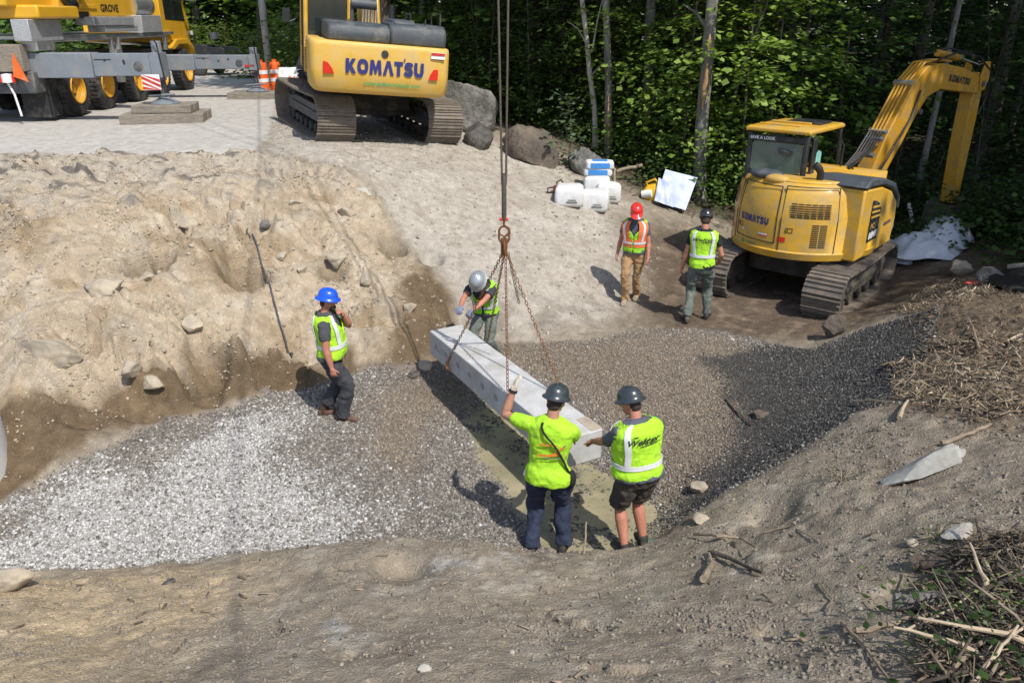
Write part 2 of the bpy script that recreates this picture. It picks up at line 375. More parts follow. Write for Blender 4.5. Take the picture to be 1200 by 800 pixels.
cw((-14,14,2.5),(-20,20,2.5),(-20,12,2.5),(-14,30,2.5),(-10,40,2.45),(-5,40,2.4),(0,36,2.4),(-5,28,2.5),(-25,45,2.5),(-8,60,2.4),(-50,20,2.5),(-50,60,2.5),(0,22,2.2),(2.5,22,1.9),(5,24,1.4),(10,24,1.1),(14,20,.95),(4,30,1.8),(12,34,1.5),(20,30,1.2),(20,15,1.1),
   (40,30,1.5),(40,0,2),(0,80,2.5),(40,80,2),(-40,90,2.5),(12,10,1.5),(10,6,2.0),(8,3,2.4),(-3,0,2.3),(0,0,3.0),(3,0,3.15),(0,-6,3.2),(8,-4,3.0),(-8,-4,2.6),(-30,-10,2.5),(30,-20,3),(-6,2,1.6),(-8,4.5,.7),(-8,6.4,.1),(-8.2,7.4,.3),(-10,8.5,1.2),(-12,6,1.2),(-14,4,1.8),(-20,0,2.3),(-12,11,2.2),(-30,10,2.5),(0,-30,3))
C = np.array(ctl); _P = C[:, :2]; _n = len(C)
_d = np.linalg.norm(_P[:, None]-_P[None], axis=2)
_A = np.zeros((_n+3, _n+3)); _A[:_n, :_n] = _d-np.eye(_n)*.06; _A[:_n, _n] = 1; _A[:_n, _n+1] = _P[:, 0]; _A[:_n, _n+2] = _P[:, 1]; _A[_n:, :_n] = _A[:_n, _n:].T
_w = np.linalg.solve(_A, np.concatenate([C[:, 2], np.zeros(3)]))
def base_z(x, y):
    x = np.atleast_1d(np.asarray(x, float)); y = np.atleast_1d(np.asarray(y, float)); out = np.empty(x.size); xf = x.ravel(); yf = y.ravel()
    for i in range(0, xf.size, 20000):
        a = xf[i:i+20000]; b = yf[i:i+20000]
        D = np.sqrt((a[:, None]-_P[None, :, 0])**2+(b[:, None]-_P[None, :, 1])**2)
        out[i:i+20000] = D @ _w[:_n]+_w[_n]+_w[_n+1]*a+_w[_n+2]*b
    return np.clip(out.reshape(x.shape), -.6, 3.4)
def gp(u, v):               # where the sight line of a survey pixel meets the ground
    d = ray(u, v); ts = np.linspace(3, 60, 1200)
    g = CAMZ+d.z*ts-base_z(d.x*ts, d.y*ts); k = int(np.argmax(g < 0)) if (g < 0).any() else len(ts)-1
    t = ts[k]; 
    if k > 0 and g[k] < 0: t = ts[k-1]+(ts[k]-ts[k-1])*g[k-1]/(g[k-1]-g[k])
    return (d.x*t, d.y*t)
def poly(px): return np.array([gp(*p) for p in px])
def sdist(x, y, pl):        # signed distance to a plan outline, positive inside
    x = np.asarray(x, float); y = np.asarray(y, float); ins = np.zeros(x.shape, bool); dm = np.full(x.shape, 1e9); n = len(pl)
    for i in range(n):
        ax, ay = pl[i]; bx, by = pl[(i+1) % n]
        c = ((ay > y) != (by > y)) & (x < (bx-ax)*(y-ay)/(by-ay+1e-12)+ax); ins ^= c
        t = np.clip(((x-ax)*(bx-ax)+(y-ay)*(by-ay))/((bx-ax)**2+(by-ay)**2+1e-12), 0, 1)
        dm = np.minimum(dm, np.hypot(x-ax-t*(bx-ax), y-ay-t*(by-ay)))
    return np.where(ins, dm, -dm)
GRAVEL = poly([(-60,610),(0,588),(60,552),(130,522),(200,494),(270,478),(330,458),(410,442),(500,432),(560,402),(620,404),(690,398),(760,386),(850,388),(950,408),(1000,388),(1100,358)])
GRAVEL = np.concatenate([GRAVEL, np.array([gp(*p) for p in [(1088,415),(1050,466),(1000,489),(930,533),(870,568),(830,594)]]), np.array([(1.5,6.25),(.6,6.2),(-.2,6.15),(-1.1,6.25),(-2,6.1),(-3.1,6.0),(-4.5,5.85),(-5.6,5.8)])])
BROWNGRAVEL = poly([(440,470),(480,440),(560,402),(620,404),(690,398),(760,388),(850,390),(900,420),(930,470),(900,520),(850,560),(815,600),(770,560),(720,500),(640,440),(560,440),(490,520),(470,560),(430,520)])
DARKGRAVEL = poly([(830,420),(930,400),(960,405),(1010,385),(1100,360),(1090,420),(1050,466),(1000,489),(930,533),(870,568),(830,594),(790,604),(830,550),(860,500),(850,450)])
DUSTY = [(poly([(-40,650),(60,560),(160,545),(240,500),(300,490),(330,540),(420,570),(450,610),(380,650),(200,680),(0,710)]), 1.0), (poly([(330,470),(420,455),(420,480),(330,500)]), .6), (poly([(240,490),(330,465),(350,500),(250,530)]), .5)]
BANK = poly([(-80,182),(0,181),(150,181),(300,181),(375,188),(420,205),(450,250),(475,290),(520,340),(532,385),(500,430),(410,440),(330,455),(200,490),(20,575),(-60,600)])
WETFOOT = poly([(-60,500),(0,482),(60,466),(150,456),(190,442),(230,446),(250,425),(290,432),(330,424),(410,424),(425,445),(330,462),(200,497),(60,556),(-60,610)])
WETNOSE = poly([(470,330),(500,310),(528,345),(535,385),(520,425),(480,438),(440,440),(470,400)])
ROADZ = np.array([gp(-60,180), gp(0,180), gp(150,180), gp(300,180), gp(318,150), gp(322,120), (-7.2,30), (-7,45), (-6,70), (-20,70), (-22,30), (-22,15), (-16,13.5)])
RAMP = poly([(322,122),(380,118),(480,122),(560,158),(630,186),(700,215),(745,240),(775,290),(760,350),(700,380),(600,400),(540,388),(530,345),(480,285),(450,245),(420,205),(375,188),(318,181)])
PUDDLE = poly([(535,468),(575,482),(615,505),(660,545),(710,562),(770,585),(806,612),(780,636),(700,644),(655,640),(640,610),(612,565),(580,525),(545,495)])
WOODZ = np.array([(-6.2,24),(-4,22.5),(-1,21),(1.2,20.2),(2.4,18.6),(3.2,17.6),(5,17.3),(8,16.6),(10,15),(11,12.2),(12,9),(16,4),(40,0),(70,20),(60,90),(-5.5,90)])
LEFTSAND = np.array([(-5.5,5.9),(-3.6,5.75),(-2.4,5.75),(-2.1,5.0),(-2.3,4.2),(-2.2,3.2),(-6,3),(-9,6)])
DUFF = np.array([gp(1120,350), gp(1150,330), gp(1230,360), gp(1260,470), gp(1190,505), gp(1090,490), gp(1050,475), gp(1090,410), gp(1060,370)])
PATCHES = [(390,735,.30),(740,655,.22),(640,660,.22),(690,665,.18)]
dents = [(190,300,.16,.22),(285,322,.30,.30),(245,430,.22,.2),(240,455,.22,.15),(165,312,.22,.14),(390,318,.2,.16),(460,285,.22,.18),(300,265,.25,.16),(470,665,.22,.14),(905,600,.2,.12),(120,205,.22,.1),(95,465,.3,.1),(505,300,.2,.15),(1080,690,.25,.12),(905,740,.1,.08)]
DENTS = [(*gp(u, v), r, d*(1.7 if v < 470 else 1)) for u, v, r, d in dents]
bumps = [(65,415,.42,.22),(190,468,.28,.2),(130,430,.4,.12),(40,300,.5,.12),(320,250,.35,.12),(350,330,.3,.14),(20,695,.3,.14),(110,690,.25,.07),(560,650,.35,.07),(410,655,.4,.06),(960,575,.3,.1),(1000,600,.4,.08),(760,665,.25,.06),(225,300,.4,.15),(410,300,.3,.15),(280,420,.3,.12)]
BUMPS = [(*gp(u, v), r, d) for u, v, r, d in bumps]
PADS = [(5.5, 14.0, 1.9, .1), (-3.5, 18.6, 2.2, None)]
def zones(x, y):
    wx = .22*fbm(x*1.3, y*1.3, 40, 4); w2 = .10*fbm(x*4, y*4, 44, 3)
    d = lambda pl, s=.10, k=1.0: sstep(-s, s, sdist(x, y, pl)+(wx*k+w2))
    Z = dict(g=d(GRAVEL, .07, .35), b=d(BANK, .2, .6), wf=d(WETFOOT, .15), wn=d(WETNOSE, .2), road=d(ROADZ, .1, .3), ramp=d(RAMP, .35), wood=d(WOODZ, .7, 1.5), ls=d(LEFTSAND, .5, 1.6),
             bg=d(BROWNGRAVEL, .35), dg=d(DARKGRAVEL, .3), duff=d(DUFF, .3), pud=d(PUDDLE, .30, .9))
    dust = 0
    for pl, k in DUSTY: dust = np.maximum(dust, k*sstep(-.55, .65, sdist(x, y, pl)+.9*fbm(x*.8, y*.8, 60, 4)+.5*fbm(x*3, y*3, 61, 3)))
    Z['dust'] = dust*Z['g']
    return Z
def ground_z(x, y, Z=None, fine=True):
    x = np.atleast_1d(np.asarray(x, float)); y = np.atleast_1d(np.asarray(y, float))
    if Z is None: Z = zones(x, y)
    z = base_z(x, y)
    for a, b, r, h in BUMPS: z = z+h*np.exp(-((x-a)**2+(y-b)**2)/(r*r))
    for a, b, r, h in DENTS: z = z-h*np.exp(-(((x-a)/r)**2+((y-b)/r)**2)**2)
    near = np.exp(-np.maximum(0, np.hypot(x, y-8)-14)/10)
    rock = sstep(-.15, .5, ridged(x*1.6+3, y*1.6, 5, 3)-.1)
    ux = x+.16*fbm(x*2.2, y*2.2, 95, 4); uy = y+.16*fbm(x*2.2+7, y*2.2, 96, 4); lump = sstep(-.05, .35, fbm(x*.7+9, y*.7, 91, 4))
    ledge = sstep(.0, .10, fbm(x*.45+2, y*1.3+.35*z, 98, 4))-.5
    zb = .22*fbm(x*.7, y*.7, 9, 5, .58)+.16*ledge*sstep(-.1, .2, fbm(x*.6, y*.6, 99, 3))+lump*(.24*blocky(ux*1.15, uy*1.15, 2)+.13*blocky(ux*2.6, uy*2.6, 3))+.045*blocky(ux*5.5, uy*5.5, 5)*(.3+.7*lump)+.03*fbm(x*5, y*5, 21, 5, .6)
    clod = np.maximum(0, perlin(x*6, y*6, 33)-.12)*.14+np.maximum(0, perlin(x*13, y*13, 34)-.15)*.06
    zf = .07*fbm(x*.9, y*.9, 14, 5, .55)+.010*fbm(x*13, y*13, 24, 3, .6)+clod*.25+.016*fbm(x*5, y*5, 93, 5, .62)+.05*blocky(ux*3.2, uy*3.2, 6)*sstep(.15, .45, fbm(x*.9, y*.9, 92, 4))
    zr = .045*fbm(x*1.4, y*1.4, 18, 4)+.014*fbm(x*9, y*9, 28, 3)+.02*blocky(ux*6, uy*6, 8)*sstep(0, .3, fbm(x*1.1, y*1.1, 94, 3))+.35*clod*.5
    zg = .03*fbm(x*1.5, y*1.5, 11, 3)+.012*perlin(x*9, y*9, 31)
    free = 1-np.maximum.reduce([Z['b'], Z['g'], Z['road'], Z['ramp']])
    bk = Z['b']*(1-Z['g'])
    z = z+near*(bk*(zb+.6*clod)+Z['g']*zg+np.clip(Z['ramp']*(1-Z['b'])*(1-Z['g']), 0, 1)*zr+free*zf)+Z['duff']*.06*fbm(x*4, y*4, 50, 3)
    for a, b, r, h in PADS:
        k = 1-sstep(r*.7, r, np.hypot(x-a, y-b))
        if h is None: h = 2.42-.085*(x-a)
        z = z*(1-k*.9)+h*k*.9
    return z
def gz(x, y): return float(ground_z([x], [y])[0])
def on(u, v):
    x, y = gp(u, v); return Vector((x, y, gz(x, y)))

def grade(segs, lo, hi, g=1.12, cap=2.5):
    a = []
    for s, e, st in segs: a += list(np.arange(s, e, st))
    a.append(segs[-1][1]); p = a[-1]; st = segs[-1][2]
    while p < hi: st = min(st*g, cap); p += st; a.append(p)
    p = a[0]; st = segs[0][2]; pre = []
    while p > lo: st = min(st*g, cap); p -= st; pre.append(p)
    return np.array(pre[::-1]+a)
gx = grade([(-10.5, -6, .06), (-6, 6.4, .026), (6.4, 10, .06)], -70, 75)
gy = grade([(2.4, 6.6, .02), (6.6, 15, .032), (15, 22, .07)], -35, 95)
X, Y = np.meshgrid(gx, gy); ZN = zones(X, Y); Zg = ground_z(X, Y, ZN)
def L3(c): return np.array(c)[None, None, :]
def mixc(a, b, t): return a+(b-a)*t[..., None]
n_lo = fbm(X*.7, Y*.7, 70, 5); n_mid = fbm(X*2.6, Y*2.6, 71, 5); n_hi = fbm(X*9, Y*9, 72, 4)
colr = np.zeros(X.shape+(3,))+L3((.265, .222, .168))                               # damp grey-brown loam, toned darker in place of tree shade
colr = mixc(colr, L3((.35, .308, .245)), sstep(.05, .5, n_mid+.3*n_hi)*.75)           # dried crust
colr = mixc(colr, L3((.18, .148, .112)), sstep(.15, .55, fbm(X*1.7, Y*1.7, 74, 5))*.7)
colr = mixc(colr, L3((.46, .35, .21)), ZN['ls']*(.65+.5*np.clip(n_mid, -.5, .5)))
rightk = sstep(1.5, 4.5, X)*sstep(9.5, 7, Y)
colr = mixc(colr, L3((.22, .18, .135)), rightk*.5)
bank = L3((.385, .31, .22))+0*colr
bank = mixc(bank, L3((.455, .39, .30)), sstep(-.1, .5, n_mid)*.8)
bank = mixc(bank, L3((.28, .205, .12)), sstep(.05, .45, fbm(X*1.1, Y*1.9, 75, 5))*.75)
bank = mixc(bank, L3((.30, .265, .21)), sstep(.2, .6, fbm(X*2.1+5, Y*2.1, 76, 4))*.6)
topk = sstep(2.05, 2.45, Zg+.25*n_mid)
bank = mixc(bank, L3((.36, .315, .255)), topk*.8)
bank = mixc(bank, L3((.075, .07, .066)), topk*sstep(.16, .30, fbm(X*1.3, Y*4, 79, 4))*.8)     # broken asphalt crumbs
colr = mixc(colr, bank, ZN['b']*(1-ZN['g']))
ramp = L3((.385, .345, .29))+0*colr
ramp = mixc(ramp, L3((.30, .26, .21)), sstep(0, .5, n_mid)*.7)
ramp = mixc(ramp, L3((.45, .415, .36)), sstep(.1, .5, n_lo)*.6)
lowr = sstep(13.3, 11.6, Y)
ramp = mixc(ramp, L3((.235, .205, .165)), lowr*sstep(-.3, .3, n_mid)*.8)
colr = mixc(colr, ramp, np.clip(ZN['ramp']*(1-ZN['b']), 0, 1))
mud = L3((.10, .072, .05))+0*colr
pitfar = sstep(1.6, 2.8, X)*sstep(10.6, 11.6, Y)*sstep(17, 15.5, Y)
colr = mixc(colr, mixc(mud, L3((.17, .125, .085)), sstep(0, .4, n_mid)), pitfar*.9)
colr = mixc(colr, L3((.135, .096, .058)), np.clip(np.maximum(ZN['wf'], ZN['wn'])*(1-ZN['g'])*(1.25+.6*np.clip(n_mid, -.5, .8)), 0, 1))
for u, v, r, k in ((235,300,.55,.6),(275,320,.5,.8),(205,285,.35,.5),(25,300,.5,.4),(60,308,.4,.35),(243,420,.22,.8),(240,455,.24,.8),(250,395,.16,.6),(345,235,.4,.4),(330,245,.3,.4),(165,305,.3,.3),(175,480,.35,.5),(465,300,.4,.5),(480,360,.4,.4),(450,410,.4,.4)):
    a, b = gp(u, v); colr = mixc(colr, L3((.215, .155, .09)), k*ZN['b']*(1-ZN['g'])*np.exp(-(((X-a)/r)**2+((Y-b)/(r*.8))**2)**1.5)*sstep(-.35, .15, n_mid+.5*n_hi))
for a, b, r, h in DENTS[:7]: colr = mixc(colr, L3((.15, .11, .066)), .9*np.exp(-(((X-a)/r)**2+((Y-b)/r)**2)))  # hollows toned dark: damp soil, with the shade of the notch painted in
grav = L3((.18, .16, .136))+0*colr
grav = mixc(grav, L3((.46, .445, .42)), ZN['dust']*.75)
grav = mixc(grav, L3((.19, .155, .115)), ZN['bg']*.8)
grav = mixc(grav, L3((.055, .052, .049)), ZN['dg']*.9)
grav = mixc(grav, L3((.30, .265, .175)), ZN['pud'])
colr = mixc(colr, grav, ZN['g'])
colr = mixc(colr, L3((.41, .385, .345))*(1+.12*n_mid[..., None]), ZN['road'])
for u, v, r in PATCHES[:1]+[(590,655,.3),(520,668,.2),(1090,545,.2)]:
    a, b = gp(u, v); colr = mixc(colr, L3((.36, .355, .34)), .6*np.exp(-((X-a)**2+(Y-b)**2)/r**2)*sstep(-.1, .3, n_mid+n_hi*.5))
colr = mixc(colr, L3((.13, .095, .062)), ZN['duff']*.85)
bh = poly([(1075, 700), (1100, 650), (1150, 636), (1230, 636), (1240, 830), (1070, 830), (1085, 760)]); colr = mixc(colr, L3((.085, .066, .046)), .85*sstep(-.15, .2, sdist(X, Y, bh)+.25*n_mid))
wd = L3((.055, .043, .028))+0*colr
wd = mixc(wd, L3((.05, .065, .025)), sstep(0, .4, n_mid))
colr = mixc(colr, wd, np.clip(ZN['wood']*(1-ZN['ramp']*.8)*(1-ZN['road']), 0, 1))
colr = np.clip(colr*(1+.10*n_hi[..., None]), .01, .9)
nx, ny = len(gx), len(gy)
idx = np.arange(nx*ny).reshape(ny, nx)
F = np.stack([idx[:-1, :-1], idx[:-1, 1:], idx[1:, 1:], idx[1:, :-1]], -1).reshape(-1, 4)
def soil_mat():
    m = bpy.data.materials.new('soil'); m.use_nodes = True; nt = m.node_tree; L = nt.links; b = nt.nodes['Principled BSDF']
    tc = nd(nt, 'ShaderNodeTexCoord'); co = tc.outputs['Object']
    at_ = nd(nt, 'ShaderNodeAttribute', attribute_name='Col')
    n1 = nd(nt, 'ShaderNodeTexNoise', Scale=7, Detail=10, Roughness=.68); L.new(co, n1.inputs['Vector'])
    n2 = nd(nt, 'ShaderNodeTexNoise', Scale=55, Detail=6, Roughness=.6); L.new(co, n2.inputs['Vector'])
    vo = nd(nt, 'ShaderNodeTexVoronoi', Scale=26, feature='F1'); L.new(co, vo.inputs['Vector']); vo.inputs['Randomness'].default_value = 1
    vo2 = nd(nt, 'ShaderNodeTexVoronoi', Scale=60, feature='F1'); L.new(co, vo2.inputs['Vector'])
    r1 = nd(nt, 'ShaderNodeMapRange'); r1.inputs[1].default_value = .3; r1.inputs[2].default_value = .7; r1.inputs[3].default_value = .74; r1.inputs[4].default_value = 1.28; L.new(n1.outputs['Fac'], r1.inputs[0])
    r2 = nd(nt, 'ShaderNodeMapRange'); r2.inputs[1].default_value = .3; r2.inputs[2].default_value = .7; r2.inputs[3].default_value = .8; r2.inputs[4].default_value = 1.2; L.new(n2.outputs['Fac'], r2.inputs[0])
    mm = nd(nt, 'ShaderNodeMath', operation='MULTIPLY'); L.new(r1.outputs[0], mm.inputs[0]); L.new(r2.outputs[0], mm.inputs[1])
    # scattered pebbles: cells whose random value is high show a paler stone
    peb = nd(nt, 'ShaderNodeMath', operation='LESS_THAN'); peb.inputs[1].default_value = .30; L.new(vo.outputs['Distance'], peb.inputs[0])
    sep = nd(nt, 'ShaderNodeSeparateColor'); L.new(vo.outputs['Color'], sep.inputs[0])
    gt = nd(nt, 'ShaderNodeMath', operation='GREATER_THAN'); gt.inputs[1].default_value = .80; L.new(sep.outputs[0], gt.inputs[0])
    pb = nd(nt, 'ShaderNodeMath', operation='MULTIPLY'); L.new(peb.outputs[0], pb.inputs[0]); L.new(gt.outputs[0], pb.inputs[1])
    pa = nd(nt, 'ShaderNodeMath', operation='MULTIPLY'); L.new(pb.outputs[0], pa.inputs[0]); L.new(at_.outputs['Alpha'], pa.inputs[1])
    ad = nd(nt, 'ShaderNodeMath', operation='MULTIPLY_ADD'); L.new(pa.outputs[0], ad.inputs[0]); ad.inputs[1].default_value = .45; L.new(mm.outputs[0], ad.inputs[2])
    vm = nd(nt, 'ShaderNodeVectorMath', operation='MULTIPLY'); L.new(at_.outputs['Color'], vm.inputs[0]); L.new(ad.outputs[0], vm.inputs[1])
    L.new(vm.outputs[0], b.inputs['Base Color']); b.inputs['Roughness'].default_value = .95; b.inputs['Specular IOR Level'].default_value = .2
    h1 = nd(nt, 'ShaderNodeMath', operation='MULTIPLY_ADD'); L.new(n2.outputs['Fac'], h1.inputs[0]); h1.inputs[1].default_value = .35; L.new(n1.outputs['Fac'], h1.inputs[2])
    h2 = nd(nt, 'ShaderNodeMath', operation='MULTIPLY_ADD'); L.new(vo2.outputs['Distance'], h2.inputs[0]); h2.inputs[1].default_value = -.22; L.new(h1.outputs[0], h2.inputs[2])
    h3 = nd(nt, 'ShaderNodeMath', operation='MULTIPLY_ADD'); L.new(pb.outputs[0], h3.inputs[0]); h3.inputs[1].default_value = .18; L.new(h2.outputs[0], h3.inputs[2])
    bp = nd(nt, 'ShaderNodeBump', Strength=.9, Distance=.035); L.new(at_.outputs['Alpha'], bp.inputs['Strength']); L.new(h3.outputs[0], bp.inputs['Height']); L.new(bp.outputs[0], b.inputs['Normal'])
    MAT['soil'] = m
soil_mat()
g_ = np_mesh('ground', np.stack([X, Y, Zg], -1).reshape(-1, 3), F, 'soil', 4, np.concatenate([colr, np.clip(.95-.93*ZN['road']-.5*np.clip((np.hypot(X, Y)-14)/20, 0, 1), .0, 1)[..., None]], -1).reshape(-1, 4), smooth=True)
tag(g_, kind='structure')

# ------------------------------------------------------------------ loose stone: small solids, each with its own turn, size and tone
def _ico():
    bm = bmesh.new(); bmesh.ops.create_icosphere(bm, subdivisions=1, radius=1); v = np.array([x.co[:] for x in bm.verts]); f = np.array([[q.index for q in p.verts] for p in bm.faces]); bm.free(); return v, f
ICO_V, ICO_F = _ico()
def stones(name, P, size, tone, mat='gravel_stone', flat=.6, seed=1):
    r = np.random.default_rng(seed); n = len(P)
    base = [ICO_V*(.72+.5*r.random((len(ICO_V), 1))) for _ in range(12)]
    k = r.integers(0, 12, n); V = np.array(base)[k]
    V = V*(np.stack([.75+.6*r.random(n), .75+.35*r.random(n), flat*(.75+.5*r.random(n))], -1))[:, None, :]
    q = r.normal(size=(n, 4)); q[:, 1:3] *= .45; q /= np.linalg.norm(q, axis=1, keepdims=True); w, x, y, z = q.T
    Rm = np.stack([np.stack([1-2*(y*y+z*z), 2*(x*y-z*w), 2*(x*z+y*w)], -1), np.stack([2*(x*y+z*w), 1-2*(x*x+z*z), 2*(y*z-x*w)], -1), np.stack([2*(x*z-y*w), 2*(y*z+x*w), 1-2*(x*x+y*y)], -1)], 1)
    V = np.einsum('nij,nkj->nki', Rm, V)*np.asarray(size)[:, None, None]+np.asarray(P)[:, None, :]
    F = (ICO_F[None]+(np.arange(n)*len(ICO_V))[:, None, None]).reshape(-1, 3)
    Cc = np.repeat(tone, len(ICO_V), axis=0)
    return np_mesh(name, V.reshape(-1, 3), F, mat, 3, Cc)
pm('gravel_stone', (.3, .3, .3), .85, var=.2, scale=30, bump=.3, bscale=90, attr='Col')
def scatter(pl, n, seed, cond=None):
    r = np.random.default_rng(seed); lo = pl.min(0); hi = pl.max(0); out = np.zeros((0, 2))
    while len(out) < n:
        q = lo+(hi-lo)*r.random((n*2, 2)); keep = sdist(q[:, 0], q[:, 1], pl) > -.03
        q = q[keep]
        if cond is not None: q = q[r.random(len(q)) < cond(q[:, 0], q[:, 1])]
        out = np.concatenate([out, q])
    return out[:n]
def gravel(name, pl, n, s0, s1, seed, label, cat):
    q = scatter(pl, n, seed, lambda x, y: zones(x, y)['g']*(1-.90*zones(x, y)['pud']))
    Zz = zones(q[:, 0], q[:, 1]); z = ground_z(q[:, 0], q[:, 1], Zz); r = np.random.default_rng(seed+1)
    sz = s0+(s1-s0)*r.random(n)**2.2
    sz *= 1-.25*Zz['bg']-.2*Zz['dg']
    t = r.random(n)[:, None]
    dark = np.array((.10, .088, .074))+(np.array((.30, .27, .232))-np.array((.10, .088, .074)))*t**1.3
    pale = np.array((.25, .24, .225))+(np.array((.56, .545, .52))-np.array((.25, .24, .225)))*t
    pk = (r.random(n) < .07+.70*Zz['dust'])[:, None]
    tone = np.where(pk, pale, dark)
    brown = np.array((.12, .093, .068))+(np.array((.34, .28, .21))-np.array((.11, .085, .062)))*t**1.4
    tone = np.where((r.random(n) < Zz['bg']*.85)[:, None], brown, tone)
    dk = np.array((.026, .025, .024))+np.array((.12, .114, .104))*t**2.4
    tone = np.where((r.random(n) < Zz['dg']*.95)[:, None], dk, tone)
    o = stones(name, np.stack([q[:, 0], q[:, 1], z+sz*.22], -1), sz, tone, seed=seed)
    return tag(o, label, cat, kind='stuff')
gravel('crushed_stone', GRAVEL, 165000, .007, .025, 101, 'crushed grey and dusty white stone spread over the pit floor', 'gravel')
# turbid shallow water in the trench under the slab
def water_mat():
    m = pm('murky_water', (.34, .295, .19), .12, var=.25, scale=2.5, bump=.05, bscale=6, spec=.6, dirt=(.20, .19, .10), amt=.62, dscale=2.2)
water_mat()
pc = PUDDLE.mean(0)
m = MB(); ring = [tuple(at(u, v, -.125)) for u, v in ((500, 440), (575, 432), (640, 470), (760, 545), (850, 590), (850, 650), (640, 690), (560, 660), (500, 560))]
m.add(ring, [list(range(len(ring)))])
tag(m.build('water', 'murky_water', smooth=False, recalc=False), kind='structure')
q = scatter(PUDDLE, 2200, 301, lambda x, y: .04+.96*sstep(-.05, .35, fbm(x*2.2, y*2.2, 90, 4)+.25*(.25-np.abs(sdist(x, y, PUDDLE))))); r_ = np.random.default_rng(302); n_ = len(q)
tn = np.array((.06, .055, .045))+np.array((.16, .15, .125))*r_.random((n_, 1))
o = stones('puddle_stone', np.stack([q[:, 0], q[:, 1], np.full(n_, -.128)], -1), .008+.022*r_.random(n_)**2.5, tn, seed=303)
tag(o, 'dark stones poking out of the murky puddle', 'stones', kind='stuff')
# pebbles and clods on the banks, the ramp and the fore ground
def pebbles(name, pl, n, s0, s1, seed, label, tone0, tone1, pw=3.0, clump=0):
    q = scatter(pl, n, seed, lambda x, y: (1-zones(x, y)['g'])*(1-.75*zones(x, y)['wf'])*.9*(1 if not clump else .06+.94*sstep(.05, .5, fbm(x*clump, y*clump, seed, 4)))); r = np.random.default_rng(seed); z = ground_z(q[:, 0], q[:, 1]); n = len(q)
    sz = s0+(s1-s0)*r.random(n)**pw; t = r.random((n, 1)); c = np.array(tone0)+(np.array(tone1)-np.array(tone0))*t
    return tag(stones(name, np.stack([q[:, 0], q[:, 1], z+sz*.1], -1), sz, c, seed=seed, flat=.6), label, 'stones', kind='stuff')
pebbles('bank_rubble', BANK, 3500, .006, .045, 401, 'small stones and clods stuck in the sandy cut bank', (.26, .21, .145), (.42, .36, .28), 8)
pebbles('ramp_rubble', RAMP, 7000, .007, .04, 402, 'small loose stones lying over the pale dirt ramp', (.20, .175, .14), (.46, .42, .36), 5)
FORE = np.array([(-5.5,5.7),(-3,5.5),(-1,5.8),(.5,5.6),(2,6.0),(3,6.8),(4.5,7.8),(6,8),(5.5,5),(4,2.4),(-3.5,2.6)])
pebbles('soil_rubble', FORE, 14000, .003, .02, 403, 'small stones and clods strewn over the grey brown soil', (.14, .12, .095), (.30, .27, .225), 8)
pebbles('soil_clods', FORE, 15000, .003, .020, 404, 'crumbly clods of loam lying in patches on the near bank', (.17, .142, .108), (.26, .222, .175), 4, 1.1)
pebbles('bank_clods', BANK, 12000, .004, .030, 405, 'crumbled sandy clods lying in runs on the cut bank', (.28, .225, .155), (.40, .34, .255), 4, 1.0)
